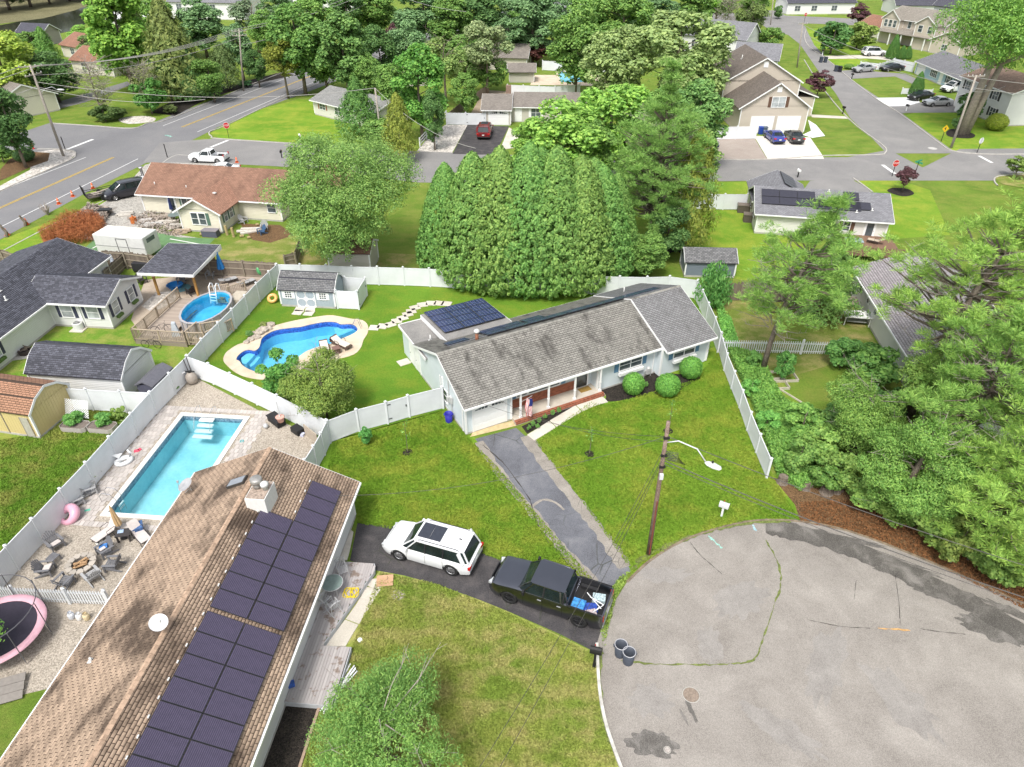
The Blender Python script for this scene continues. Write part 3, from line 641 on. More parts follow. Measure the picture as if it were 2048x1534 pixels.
def roof(root,prof,t0,t1,axis,mat,trim=None,geo=None,thick=.1,name='roof',fascia=True,caps=None,gutter=True):
 f = axm(axis); mb = MB(); mb.uv = []; ar = 0
 r = None
 for i in range(len(prof)-1):
  (s0,z0),(s1,z1) = prof[i],prof[i+1]; L = math.hypot(s1-s0,z1-z0)
  a,b,c,d = f(t0,s0,z0),f(t1,s0,z0),f(t1,s1,z1),f(t0,s1,z1)
  up = Vector((0,0,thick)); o = len(mb.v)
  mb.add([tuple(p) for p in (a,b,c,d,a-up,b-up,c-up,d-up)],[(0,1,2,3),(7,6,5,4),(0,4,5,1),(1,5,6,2),(2,6,7,3),(3,7,4,0)])
  fall = z0 < z1; W_ = t1-t0
  mb.uv += [(0,L if fall else 0),(W_,L if fall else 0),(W_,0 if fall else L),(0,0 if fall else L)]+[(0,0)]*20
 r = part(name,mb,mat,root)
 if geo:
  for i in range(len(prof)-1):
   (s0,z0),(s1,z1) = prof[i],prof[i+1]; L = math.hypot(s1-s0,z1-z0)
   if abs(s1-s0) < .02: continue
   if z0 < z1: P0,V = f(t0,s1,z1),f(0,s0-s1,z0-z1)
   else: P0,V = f(t0,s0,z0),f(0,s1-s0,z1-z0)
   U = f(1,0,0); k = geo.get('skip',())
   if i in k: continue
   shingles(root,P0,U,V,t1-t0,L,geo['mat'],geo.get('tw',.3),geo.get('ex',.145),geo.get('indiv',{}).get(i,0),(geo['inside'] if 'inside' in geo else None),rand=geo.get('rand',0))
 if trim and fascia:
  w = .16
  for tt,sg in ((t0,-1),(t1,1)):
   tb = MB()
   for i in range(len(prof)-1):
    (s0,z0),(s1,z1) = prof[i],prof[i+1]
    a = f(tt+sg*.012,s0,z0-.09); b = f(tt+sg*.012,s1,z1-.09); tb.beam(a,b,.03,w)
   part('rake_board',tb,trim,root)
  if gutter:
   for (s,z),sg in ((prof[0],-1),(prof[-1],1)):
    gb = MB().beam(f(t0,s+sg*.05,z-.09),f(t1,s+sg*.05,z-.09),.1,.12)
    part('gutter',gb,trim,root)
 if caps:
  k = max(range(len(prof)),key=lambda i: prof[i][1]); s,z = prof[k]; cb = MB(); t = t0; i = 0
  sl0 = math.atan2(prof[k][1]-prof[k-1][1],prof[k][0]-prof[k-1][0]); sl1 = math.atan2(prof[k+1][1]-z,prof[k+1][0]-s) if k+1 < len(prof) else 0
  while t < t1:
   h = .022+.006*(i % 2); e = t+.19
   p = [f(t,s-.13*cos(sl0),z-.13*sin(sl0)+h),f(t,s,z+h+.012),f(t,s+.13*cos(sl1),z+.13*sin(sl1)+h)]
   p2 = [f(min(e,t1),*x) for x in ((s-.13*cos(sl0),z-.13*sin(sl0)+h+.01),(s,z+h+.022),(s+.13*cos(sl1),z+.13*sin(sl1)+h+.01))]
   cb.quad(p[0],p[1],p2[1],p2[0]); cb.quad(p[1],p[2],p2[2],p2[1]); t += .19; i += 1
  part('ridge_cap',cb,caps,root)
 return r
def gprof(y0,y1,ze,rise,ov,ridge=None):
 m = (y0+y1)/2 if ridge is None else ridge
 k0 = rise/(m-y0); k1 = rise/(y1-m); return [(y0-ov,ze-ov*k0),(m,ze+rise),(y1+ov,ze-ov*k1)]
def walls(root,x0,x1,y0,y1,ze,mat,prof=None,axis='x',z0=0,found=True,corner=True):
 mb = MB().box(x0,x1,y0,y1,z0,ze)
 if prof:
  f = axm(axis); s0,s1 = (y0,y1) if axis == 'x' else (x0,x1); t0,t1 = (x0,x1) if axis == 'x' else (y0,y1)
  def zz(s):
   for (a,za),(b,zb) in zip(prof,prof[1:]):
    if a <= s <= b: return za+(zb-za)*(s-a)/(b-a)
   return ze
  pts = [(s0,ze-.01)]+[(s,zz(s)-.1) for s in [s0+1e-3]+[p[0] for p in prof if s0 < p[0] < s1]+[s1-1e-3]]+[(s1,ze-.01)]
  for tt in (t0,t1-.1): mb.prism([f(tt,s,z) for s,z in pts],f(.1,0,0))
 w = part('wall',mb,mat,root)
 if found: part('foundation',MB().box(x0-.02,x1+.02,y0-.02,y1+.02,z0-.1,z0+.16),M_found,root)
 if corner:
  for x in (x0,x1):
   for y in (y0,y1): part('corner_board',MB().cbox((x,y,(z0+ze)/2+.1),(.12,.12,ze-z0-.25)),M_trim,root)
 return w
def on(wall):
 ax,val,sg = wall
 return (lambda u,d,z: (u,val+sg*d,z)) if ax == 'y' else (lambda u,d,z: (val+sg*d,u,z))
def wbox(mb,wall,u0,u1,d0,d1,z0,z1):
 f = on(wall); a = f(u0,d0,z0); b = f(u1,d1,z1)
 return mb.box(min(a[0],b[0]),max(a[0],b[0]),min(a[1],b[1]),max(a[1],b[1]),z0,z1)
def win(root,wall,u,z,w,h,cols=1,rows=2,trim=None,shut=None,sw=.32,planter=None,glass=None,name='window'):
 trim = trim or M_trim; mb = MB(); t = .07
 wbox(mb,wall,u-w/2-t,u+w/2+t,.003,.05,z+h/2,z+h/2+t); wbox(mb,wall,u-w/2-t,u+w/2+t,.003,.07,z-h/2-t,z-h/2)
 wbox(mb,wall,u-w/2-t,u-w/2,.003,.05,z-h/2,z+h/2); wbox(mb,wall,u+w/2,u+w/2+t,.003,.05,z-h/2,z+h/2)
 for i in range(1,cols): x = u-w/2+w*i/cols; wbox(mb,wall,x-.025,x+.025,.003,.045,z-h/2,z+h/2)
 for i in range(1,rows): y = z-h/2+h*i/rows; wbox(mb,wall,u-w/2,u+w/2,.003,.036,y-.02,y+.02)
 wd = part(name,mb,trim,root)
 pn = MB(); wbox(pn,wall,u-w/2,u+w/2,.002,.02,z-h/2,z+h/2); part('pane',pn,glass or M_glass,wd)
 if shut:
  for s in (-1,1):
   c = u+s*(w/2+t+sw/2+.02); sb = MB(); wbox(sb,wall,c-sw/2,c+sw/2,.003,.035,z-h/2-.04,z+h/2+.04)
   for k in range(7): zz = z-h/2+h*(k+.5)/7; wbox(sb,wall,c-sw/2+.04,c+sw/2-.04,.035,.045,zz-.03,zz+.02)
   part('shutter',sb,shut,root)
 if planter:
  pb = MB(); wbox(pb,wall,u-w/2-.1,u+w/2+.1,.05,.28,z-h/2-.34,z-h/2-.12); part('flower_box',pb,trim,root)
 return wd
def door(root,wall,u,w,h,z0,mat,trim=None,glass=False,panels=2,name='door'):
 trim = trim or M_trim; mb = MB(); t = .09
 wbox(mb,wall,u-w/2-t,u+w/2+t,.003,.06,z0+h,z0+h+t); wbox(mb,wall,u-w/2-t,u-w/2,.003,.06,z0,z0+h); wbox(mb,wall,u+w/2,u+w/2+t,.003,.06,z0,z0+h)
 d = MB(); wbox(d,wall,u-w/2,u+w/2,.003,.03,z0,z0+h)
 dr = part(name,d,mat,root); part('frame',mb,trim,dr)
 if glass: p = MB(); wbox(p,wall,u-w/2+.12,u+w/2-.12,.03,.04,z0+.25,z0+h-.15); part('pane',p,M_glass,dr)
 else:
  p = MB()
  for k in range(panels): a = z0+.15+(h-.3)*k/panels; wbox(p,wall,u-w/2+.1,u+w/2-.1,.03,.042,a,a+(h-.3)/panels-.1)
  part('panel',p,mat,dr)
 hb = MB(); wbox(hb,wall,u+w/2-.1,u+w/2-.05,.03,.1,z0+h*.45,z0+h*.45+.05); part('handle',hb,M_steel,dr)
 return dr
def garage_door(root,wall,u,w,h,z0,mat=None,lites=True,rows=4,cols=4):
 mat = mat or M_trim; mb = MB(); wbox(mb,wall,u-w/2,u+w/2,.003,.02,z0,z0+h); g = part('garage_door',mb,mat,root)
 for k in range(rows):
  a = z0+h*k/rows+.012; b = z0+h*(k+1)/rows-.012; p = MB(); wbox(p,wall,u-w/2+.01,u+w/2-.01,.02,.035,a,b)
  for c in range(cols):
   ua = u-w/2+w*c/cols+.07; ub = u-w/2+w*(c+1)/cols-.07
   if not (lites and k == rows-1): wbox(p,wall,ua,ub,.035,.043,a+.08,b-.08)
  part('panel',p,mat,g)
 if lites:   # two fans of glass wedges in the top panel
  f = on(wall); zb = z0+h*(rows-1)/rows+.10
  for c0 in (u-w/4,u+w/4):
   for i in range(4):
    sgn = -1 if c0 < u else 1
    a0 = i/4; a1 = (i+.8)/4; R1 = h/rows-.2; base = c0+sgn*w*.2
    x0,x1 = base-sgn*w*.40*a0,base-sgn*w*.40*a1
    h0 = R1*(.15+.85*(a0)); h1 = R1*(.15+.85*(a1))
    p = MB(); q = [f(x0,.037,zb),f(x1,.037,zb),f(x1-sgn*.03,.037,zb+h1),f(x0,.037,zb+h0)]; p.prism(q,Vector(f(0,.01,0))-Vector(f(0,0,0)))
    part('pane',p,M_glass,g)
 fr = MB(); t = .1
 wbox(fr,wall,u-w/2-t,u+w/2+t,.003,.06,z0+h,z0+h+t); wbox(fr,wall,u-w/2-t,u-w/2,.003,.06,z0,z0+h); wbox(fr,wall,u+w/2,u+w/2+t,.003,.06,z0,z0+h)
 part('frame',fr,M_trim,g); return g
def vent(root,P,mat=None,h=.3,r=.05,n=8,cap=False,name='vent_pipe'):
 mb = MB().lathe([(r,P[2]-.1),(r,P[2]+h)]+([(r*1.9,P[2]+h),(r*1.9,P[2]+h+.1),(r*.6,P[2]+h+.16)] if cap else []),n,(P[0],P[1])); mb.cbox((P[0],P[1],P[2]+.015),(r*5,r*5,.03)); return part(name,mb,mat or M_pvc,root,True)
def flat_vent(root,P,tilt=0,rz=0,mat=None):
 mb = MB().cbox((P[0],P[1],P[2]+.06),(.34,.30,.10),rz,tilt); return part('roof_vent',mb,mat or M_pvc,root)
M_cell = None
def solar_mat(name,base,line,nx,ny,lw=.03):
 """cells of a panel, UV runs 0..1 over it"""
 b = NB(name); sp = b.n('ShaderNodeSeparateXYZ'); b.l(b.tc.outputs['UV'],sp.inputs[0]); ms = []
 for i,k in ((0,nx),(1,ny)):
  if not k: continue
  fr = b.math('FRACT',b.math('MULTIPLY',sp.outputs[i],k)); ms.append(b.math('LESS_THAN',fr,lw))
 m = ms[0] if len(ms) == 1 else b.math('MAXIMUM',ms[0],ms[1])
 n = b.noise(3,3); c = b.mix(m,b.ramp(n,[(.3,[x*.8 for x in base]),(.7,[x*1.25 for x in base])]),line)
 b.set('Base Color',c); b.set('Roughness',.22); b.set('Specular IOR Level',.5); MATS[name] = b.m; return b.m
def solar(root,P0,U,V,w,h,nu,nv,cell,gap=.02,lift=.09,frame=None,cells=None,stripes=0,name='solar_panel',stripe_mat=None):
 """rows of panels parallel to the slope; P0 upper corner; cells: list of (i, j)"""
 U = Vector(U).normalized(); V = Vector(V).normalized(); N = U.cross(V).normalized(); N = N if N.z > 0 else -N
 fm = frame or plain('panel_frame',(.03,.03,.035),.4); mb = MB(); mb.add([(0,0,.04),(w,0,.04),(w,h,.04),(0,h,.04),(0,0,0),(w,0,0),(w,h,0),(0,h,0)],[(0,1,5,4),(1,2,6,5),(2,3,7,6),(3,0,4,7)])
 t = .025
 mb.add([(0,0,.04),(w,0,.04),(w,h,.04),(0,h,.04),(t,t,.04),(w-t,t,.04),(w-t,h-t,.04),(t,h-t,.04)],[(0,1,5,4),(1,2,6,5),(2,3,7,6),(3,0,4,7)])
 fme = mb.mesh(name,fm); g = MB(); g.add([(t,t,.037),(w-t,t,.037),(w-t,h-t,.037),(t,h-t,.037)],[(0,1,2,3)]); g.uv = [(0,0),(1,0),(1,1),(0,1)]; gme = g.mesh('cells',cell)
 sm = None
 if stripes:
  sb = MB()
  for k in range(stripes): y = t+(h-2*t)*(k+.5)/stripes; sb.box(t,w-t,y-.012,y+.012,.037,.043)
  sm = sb.mesh('slat',stripe_mat)
 for (i,j) in (cells or [(i,j) for j in range(nv) for i in range(nu)]):
  o = ob(name,fme,root); M = Matrix((U,V,N)).transposed().to_4x4(); M.translation = Vector(P0)+U*(i*(w+gap))+V*(j*(h+gap))+N*lift; o.matrix_local = M
  ob('cells',gme,o)
  if sm: ob('slat',sm,o)
 mb = MB()
# the houses
def froot(F,name,label,cat='house',group=None):
 r = thing(name,label,cat,F.o,F.a,group); bpy.context.view_layer.update(); return r
def fr(x,y,deg): return Frame(Vector((x,y,0)),ang=R(deg))
STAIN = lambda col,L,lo,hi,amt,ang: (col,L,lo,hi,amt,ang)
# main ranch house
F1 = fr(-2.98,35.58,28.1)
main = froot(F1,'ranch_house','pale blue ranch house with long grey roof, porch and solar panels')
S_main = siding('siding_paleblue',(.60,.66,.68),.12); M_under = plain('roof_underlay',(.075,.07,.065),.9,.15,3)
G_main = varied('shingle_grey',(.25,.24,.215),.22,.9,stain=((.06,.056,.05),(.8,2.6,1),.50,.68,.85,28))
M_ext = ground_mat('flat_roof',((.17,.165,.16),(.23,.22,.21),(.30,.29,.27)),.6,20)
ZE,RI = 2.5,1.75
pr1 = [(-.35,ZE-.12),(3.75,ZE+RI),(8.4,ZE-.1)]
mb = MB(); z0 = 0
mb.box(0,3.3,0,8.1,0,ZE-.14); mb.box(3.3,10.2,.8,8.1,0,ZE-.14); mb.box(10.2,15.3,0,8.1,0,ZE-.14); mb.box(15.3,19.6,-.55,8.1,0,ZE-.1)
f = axm('x')
for tt in (0,19.5): mb.prism([f(tt,.002,ZE-.15),f(tt,3.75,ZE+RI-.1),f(tt,8.098,ZE-.15)],(.1,0,0))
part('wall',mb,S_main,main)
part('foundation',MB().box(-.02,19.62,-.012,8.12,-.1,.14),M_found,main)
for x,y in ((0,0),(3.3,0),(10.2,0),(15.3,-.55),(19.6,-.55),(0,3.6),(19.6,8.1)): part('corner_board',MB().cbox((x,y,1.25),(.13,.13,2.3)),M_trim,main)
part('gable_wall_trim',MB().box(-.03,-.002,0,.1,0,2.3),M_trim,main)
roof(main,pr1,-.25,15.35,'x',M_under,M_trim,dict(mat=G_main,tw=.33,ex=.17,indiv={0: 300}),caps=G_main)
pr2 = [(-1.0,ZE-.17),(3.70,ZE+RI+.14),(8.4,ZE-.02)]
roof(main,pr2,15.36,19.95,'x',M_under,M_trim,dict(mat=varied('shingle_grey_new',(.235,.235,.24),.22,.9,stain=((.08,.075,.07),(.8,2.5,1),.55,.68,.5,28))),caps=G_main,name='roof')
part('soffit',MB().box(3.3,10.2,-.3,.8,2.3,2.33),M_trim,main)
garage_door(main,('y',0,-1),1.72,2.35,2.05,.08)
part('porch_floor',MB().box(3.35,10.35,-.42,.8,-.02,.26),plain('porch_concrete',(.50,.45,.38),.8,.1,2),main)
M_brick = varied('brick',(.30,.11,.065),.35,.85)
M_mort = plain('mortar',(.38,.33,.29),.9,.1)
part('mortar_bed',MB().box(3.3,8.75,.755,.799,.26,1.0),M_mort,main)
bm = MB().box(-.105,.105,-.022,.022,-.034,.034).mesh('brick',M_brick); rest = MB(); k = 0; rows_ = 9
for rr in range(rows_):
 x = 3.36+(rr % 2)*.11
 while x < 8.7:
  c = (x+.1,.75,.31+rr*.079)
  if k < 130: ob('brick',bm,main,c)
  else: rest.cbox(c,(.21,.044,.068))
  k += 1; x += .222
part('brick_wall',rest,M_brick,main,kind='stuff')
bm2 = MB().box(-.036,.036,-.11,.11,-.045,.045).mesh('brick',M_brick); x = 3.36; k = 0; rest = MB()
part('mortar_bed',MB().box(3.3,10.45,-.66,-.43,-.02,.17),M_mort,main); part('mortar_bed',MB().box(3.3,10.45,-.72,-.66,-.02,.08),M_mort,main)
while x < 10.4:
 ob('brick',bm2,main,(x,-.545,.225)); k += 1
 rest.cbox((x,-.69,.12),(.072,.08,.1)); x += .083
part('brick_edge',rest,M_brick,main,kind='stuff')
for x in (3.85,6.0,8.1,10.2):
 p = MB().cbox((x,-.32,1.28),(.11,.11,2.05)); p.cbox((x,-.32,.34),(.19,.19,.16)); p.cbox((x,-.32,1.05),(.15,.15,.05)); p.cbox((x,-.32,2.25),(.17,.17,.08)); part('porch_post',p,M_trim,main)
part('porch_beam',MB().box(3.3,15.3,-.40,-.22,2.26,2.37),M_trim,main)
M_shutb = plain('shutter_blue',(.10,.21,.32),.5)
win(main,('y',.8,-1),4.55,1.55,.75,.9,1,2,shut=None); win(main,('y',.8,-1),5.85,1.55,1.5,.9,1,1); win(main,('y',.8,-1),7.15,1.55,.75,.9,1,2)
for u in (3.95,7.85): part('shutter',wbox(MB(),('y',.8,-1),u-.16,u+.16,.003,.035,1.05,2.05),M_shutb,main)
door(main,('y',.8,-1),9.35,.95,2.0,.26,plain('door_dark',(.05,.05,.045),.3),glass=True)
w1 = F1.wall(780+1425/3.012,560+490/3.012,'y',0)
for U,wl,z in ((12.95,('y',0,-1),1.62),(17.35,('y',-.55,-1),1.66)):
 win(main,wl,U,z,1.9,.78,2,2,shut=M_shutb,sw=.36,planter=True)
win(main,('x',0,-1),3.3,1.1,.8,.9,1,2)
for x,y in ((15.0,-.05),(-.06,3.9),(-.06,.35),(19.66,-.6)): part('downspout',MB().beam((x,y,.1),(x,y,2.4),.07),M_trim,main)
mt = MB().cbox((-.12,2.5,1.3),(.14,.3,.4)); mt.cbox((-.1,2.1,1.5),(.14,.35,.5)); mt.beam((-.06,2.5,1.4),(-.06,2.5,3.3),.05); mt.beam((-.06,2.1,.1),(-.06,2.1,1.4),.05)
part('utility_meter',mt,plain('meter_grey',(.5,.5,.49),.5),main)
gm = MB().cbox((14.5,-.18,.5),(.3,.2,.4)); gm.tube([(14.2,-.15,0),(14.2,-.15,.6),(14.8,-.15,.6),(14.8,-.15,0)],.03); gm.lathe([(.13,.62),(.15,.8),(.06,.9)],10,(14.5,-.2)); part('gas_meter',gm,plain('meter_grey',(.5,.5,.49),.5),main)
part('rear_wall',MB().box(.02,6.8,8.12,11.3,0,2.30).box(.02,1.6,6.4,8.11,0,2.3),plain('wall_paleblue',(.62,.68,.70),.5,.05,1.5),main)
part('flat_roof',MB().poly([(-.15,6.2),(2.0,6.2),(2.0,11.5),(-.15,11.5)],2.3,2.42),M_ext,main)
part('roof_edge',MB().box(-.2,-.151,6.2,11.55,2.24,2.46).box(-.2,1.7,11.501,11.55,2.24,2.46),M_trim,main)
ts = MB(); ts.prism([(1.7,6.6,3.15),(1.7,11.6,2.75),(1.7,11.6,2.38),(1.7,6.6,2.38)],(5.3,0,0)); part('shed_roof',ts,M_ext,main)
part('shed_roof_trim',MB().prism([(1.66,6.6,3.13),(1.66,11.62,2.73),(1.66,11.62,2.40),(1.66,6.6,2.7)],(.035,0,0)).prism([(7.0,6.9,3.13),(7.0,11.62,2.73),(7.0,11.62,2.40),(7.0,6.9,2.7)],(.035,0,0)),M_trim,main)
door(main,('x',.02,-1),9.3,.9,2.0,.05,M_trim); door(main,('x',.02,-1),8.2,.75,1.9,.05,M_trim)
SOL = solar_mat('solar_blue',(.018,.028,.095),(.30,.32,.42),6,10,.05)
sl = math.atan2(-.4,5.0)
V3 = Vector((0,1,-.08)).normalized()
solar(main,(1.95,7.55,3.10),(1,0,0),V3,1.62,.99,3,4,SOL,gap=.03,cells=[(i,j) for i in range(3) for j in range(4) if not (i == 0 and j == 0 and False)])
Vr = Vector((0,8.4-3.75,(ZE-.1)-(ZE+RI))).normalized()
Pr = lambda x,d: Vector((x,3.75,ZE+RI+.02))+Vr*d
solar(main,Pr(1.0,1.0),(1,0,0),Vr,1.64,.99,1,1,SOL)
solar(main,Pr(3.9,.75),(1,0,0),Vr,1.64,.99,9,1,SOL,gap=.02,cells=[(i,0) for i in range(9)])
solar(main,Pr(3.9,1.8),(1,0,0),Vr,1.64,.99,9,1,SOL,gap=.02,cells=[(0,0),(1,0),(2.1,0)])
rb = MB()
for d in (.95,1.55): rb.beam(Pr(.9,d)+Vector((0,0,.05)),Pr(18.8,d)+Vector((0,0,.05)),.05)
part('mounting_rail',rb,M_steel,main)
c = Pr(3.1,.9); ch = MB().lathe([(.12,c.z-.3),(.12,c.z+.55)],10,(c.x,c.y)); part('flue',ch,plain('rust_flue',(.28,.12,.07),.7,.4,8),main,True)
part('flue_cap',MB().lathe([(.13,c.z+.55),(.2,c.z+.58),(.2,c.z+.7),(.1,c.z+.78)],12,(c.x,c.y)),M_pvc,main,True)
vent(main,(1.1,8.3,2.42),h=.45,r=.06); c = Pr(17,3.2); vent(main,c,h=.5,r=.05,cap=False)
part('door_mat',MB().box(8.95,9.85,.1,.6,.262,.285),plain('coir',(.30,.19,.05),.95,.3,20),main)
# brown-roofed neighbour in the foreground
F2 = fr(-17.3,28.9,-95)
nb = froot(F2,'brown_roof_house','foreground house with a worn brown shingle roof and long rows of solar panels')
S_nb = siding('siding_white',(.70,.70,.69),.15); LN = 26
G_nb = varied('shingle_tan',(.40,.295,.215),.26,.9,stain=((.07,.05,.038),(2.4,3.0,1),.47,.62,.88,-5))
M_un2 = plain('roof_underlay_brown',(.06,.04,.03),.9,.2,3)
pr = [(-.45,2.45),(4.25,4.6),(8.9,2.45)]
walls(nb,0,LN,0,8.45,2.45,S_nb,pr)
roof(nb,pr,-.35,LN,'x',M_un2,M_trim,dict(mat=G_nb,tw=.31,ex=.15,indiv={0: 270}),caps=varied('ridge_tan',(.44,.31,.22),.35,.85))
SOL2 = plain('solar_purple',(.050,.043,.075),.3,.12,3)
M_slat = plain('cell_strip',(.105,.09,.135),.35,.15)
Vn = Vector((0,8.9-4.25,2.45-4.6)).normalized(); slope = lambda x,d,z=0: Vector((x,4.25,4.6))+Vn*d+Vector((0,0,z))
solar(nb,slope(.92,2.80,.03),(1,0,0),Vn,.945,1.62,9,1,SOL2,cells=[(i,0) for i in range(9)],stripes=22,stripe_mat=M_slat)
solar(nb,slope(3.82,1.15,.03),(1,0,0),Vn,.945,1.62,6,1,SOL2,cells=[(i,0) for i in range(6)],stripes=22,stripe_mat=M_slat)
solar(nb,slope(9.80,1.15,.03),(1,0,0),Vn,.985,1.62,14,2,SOL2,cells=[(i,j) for i in range(14) for j in range(2)],stripes=22,stripe_mat=M_slat)
cl = MB()
for i in range(34): p = slope(.95+i*.75,2.72 if i < 4 else 1.08,.08); cl.cbox(p,(.12,.06,.06))
part('panel_clip',cl,M_pvc,nb)
pc = F2.plane(532,1015,(0,4.25,4.6),Vn.cross(Vector((1,0,0))))
cx,cy = 3.3,4.75; z = 4.35
chm = MB().box(cx-.65,cx+.65,cy-.05,cy+.95,3.9,4.98); chn = part('chimney',chm,plain('chimney_white',(.70,.69,.66),.7,.06),nb)
part('crown',MB().box(cx-.60,cx+.60,cy,cy+.9,4.982,5.02),plain('chimney_crown',(.34,.27,.22),.9,.5,8),chn)
part('flue',MB().lathe([(.22,5.02),(.22,5.3),(.12,5.3),(.30,5.34),(.30,5.55),(.24,5.6)],16,(cx-.2,cy+.3)),plain('flue_grey',(.35,.34,.32),.4,.2,metal=.4),chn,True)
part('flue',MB().lathe([(.13,5.02),(.13,5.25),(.2,5.27),(.2,5.42),(.1,5.5)],14,(cx-.05,cy+.75)),M_pvc,chn,True)
sk = F2.plane(476,966,(0,4.25,4.6),(0,-2.15,4.7)); Vl = Vector((0,-4.7,-2.15)).normalized()
skb = MB(); Nl = Vector((0,-2.15,4.7)).normalized(); P = sk+Nl*.02
q = [P+Vector((x,0,0))+Vl*d for x,d in ((-.28,-.55),(.28,-.55),(.28,.55),(-.28,.55))]; skb.prism(q,Nl*.13); s_ = part('skylight',skb,plain('bronze',(.06,.055,.05),.5),nb)
part('pane',MB().quad(*[p+Nl*.135+(P-p)*.12 for p in q]),plain('sky_glass',(.25,.27,.30),.15,.1),s_)
for x,y in ((320,655+0),(183,1322)):
 c = F2.plane(*( (324,1257) if y == 655 else (183,1322)),(0,4.25,4.6),(0,-2.15,4.7)); vent(nb,c,h=.22,r=.05,mat=M_pvc)
def dish(px,py,plane_p,plane_n,F,label,r=.36,aim=(-.3,-.5,.8),h=.7,white=True):
 c = F.M @ F.plane(px,py,plane_p,plane_n); t = thing('satellite_dish',label,'satellite dish',c)
 a = Vector(aim).normalized(); top = Vector((0,0,h)); q = a.to_track_quat('Z','Y'); mb = MB(); pr_ = [(r*k/5,.10*(k/5)**2*r/.36) for k in range(6)]
 mb.lathe(pr_,20,cap=False); mb.v = [tuple(q @ Vector(v)+top) for v in mb.v]; m = plain('dish_white' if white else 'dish_grey',(.68,.68,.68) if white else (.36,.36,.37),.5); part('reflector',mb,m,t,True)
 part('mast',MB().tube([(.15,.1,0),(.1,.05,h*.6),tuple(top)],.022),M_pvc,t); part('brace',MB().tube([(-.2,0,0),(.08,.05,h*.5)],.015),M_pvc,t)
 arm = q @ Vector((0,-r,.02))+top; fo = q @ Vector((0,-.1,r*1.3))+top; l = MB().tube([tuple(arm),tuple(fo)],.013); l.cbox(fo,(.08,.08,.12)); part('receiver',l,m,t); part('foot',MB().cbox((.15,.1,.01),(.2,.15,.03)),M_pvc,t); return t
dish(378,985,(0,4.25,4.6),(0,-2.15,4.7),F2,'grey satellite dish on the left eave of the brown roof, above the pool',.42,(-.35,-.2,.8),.5,False)
dish(324,1262,(0,4.25,4.6),(0,-2.15,4.7),F2,'white satellite dish near the ridge of the brown roof',.36,(.35,-.25,.9),.5)
# fences
M_vinyl = plain('vinyl_white',(.68,.70,.715),.35,.07,.9)
M_wood = varied('weathered_board',(.20,.165,.13),.3,.9); M_woodp = varied('weathered_post',(.30,.26,.20),.2,.9)
def fence_root(name,label,a,cat='fence',group=None): return thing(name,label,cat,(a[0],a[1],0),0,group)
def vinyl(label,pts,h=1.8,name='vinyl_fence',gate=(),step=2.4,local=False,group=None):
 """solid white panels between capped posts; pts = post tops in the photo"""
 P = [G(x,y,h) for x,y in pts] if not local else [Vector((*p,h)) for p in pts]
 full = [P[0]]
 for a,b in zip(P,P[1:]):
  n = max(1,round((b-a).length/step)) if step else 1
  full += [a.lerp(b,k/n) for k in range(1,n+1)]
 r = fence_root(name,label,full[0],group=group); o0 = Vector((full[0].x,full[0].y,0))
 pm = MB().box(-.065,.065,-.065,.065,0,h+.02); pm.lathe([(.12,h+.02),(.12,h+.06),(.01,h+.14)],4); pme = pm.mesh('post',M_vinyl)
 for p in full: q = ob('post',pme,r,(p.x-o0.x,p.y-o0.y,0))
 for i,(a,b) in enumerate(zip(full,full[1:])):
  d = b-a; L = d.length-.13; an = math.atan2(d.y,d.x); mb = MB().box(.005,L-.005,-.02,.02,.12,h-.1)
  mb.box(0,L,-.028,.028,.05,.17); mb.box(0,L,-.028,.028,h-.16,h-.04)
  k = .15
  while k < L-.1: mb.box(k-.006,k+.006,-.024,.024,.175,h-.165); k += .16
  s = a+d.normalized()*.065; nm = 'gate' if i in gate else 'panel'
  o = ob(nm,mb.mesh(nm,M_vinyl),r,(s.x-o0.x,s.y-o0.y,0),an)
  if i in gate:
   hb = MB()
   for z in (.35,1.5): hb.box(.02,.25,-.045,-.03,z,z+.06)
   hb.box(L-.15,L-.08,-.06,-.03,1.0,1.15); part('latch',hb,plain('black_metal',(.02,.02,.02),.4),o)
 return r
vinyl('long white vinyl fence between the left gardens and the rectangular pool',[(-90,1200),(10,1092),(62.6,1038),(119,978),(170,925),(217,873.6),(260,826.7),(299,783.7),(372.6,712)])
vinyl('white vinyl fence between the above-ground pool and the curved pool',[(373.5,711),(402,678),(434.8,645),(462.6,618),(488.6,591),(511.8,566),(536.9,543),(551.7,529)])
vinyl('long white vinyl back fence behind the small grey-blue shed',[(552.5,528),(599.5,528.7),(651.5,530),(702.7,532.5),(754,533.5),(805.7,535),(858,537),(1000,545),(1130,550),(1240,553),(1295,553.8),(1340,552.5),(1396,560)])
vinyl('white vinyl fence on the right side of the ranch house garden',[(1397,562),(1406.5,580),(1417.8,606),(1431.5,635),(1442.8,665)])
vinyl('white vinyl fence running down the right edge of the front lawn',[(1443.5,667),(1455,707),(1470,743),(1486.5,781),(1502.8,825),(1521.5,869),(1543,918)],h=1.5)
vinyl('white vinyl fence between the gravel yard and the curved pool',[(373.5,712.5),(415.7,727),(458.8,746.5),(503.8,767),(553,790),(603,815),(652,840)])
vinyl('white vinyl fence with a double gate, joining the ranch house garage',[(653,841),(712,819),(770.7,804),(815,791),(884,774)],gate=(2,),step=4)
vinyl('short white vinyl fence between the front lawn and the brown roof house',[(652.5,842),(640.8,866),(626,892),(608.5,919)],step=4)
vinyl('white vinyl fence between the yellow shed and the long white shed',[(298.5,784.5),(237.6,782),(170,778),(109.5,775),(29,766),(-40,760)])
vinyl('white vinyl fence beside the house with grey solar roof',[(1340,387),(1406,387),(1451,388),(1496,388)],step=4)
vinyl('white vinyl fence beside the tall beige house parking pad',[(1395,254),(1515,252)],step=3.2)
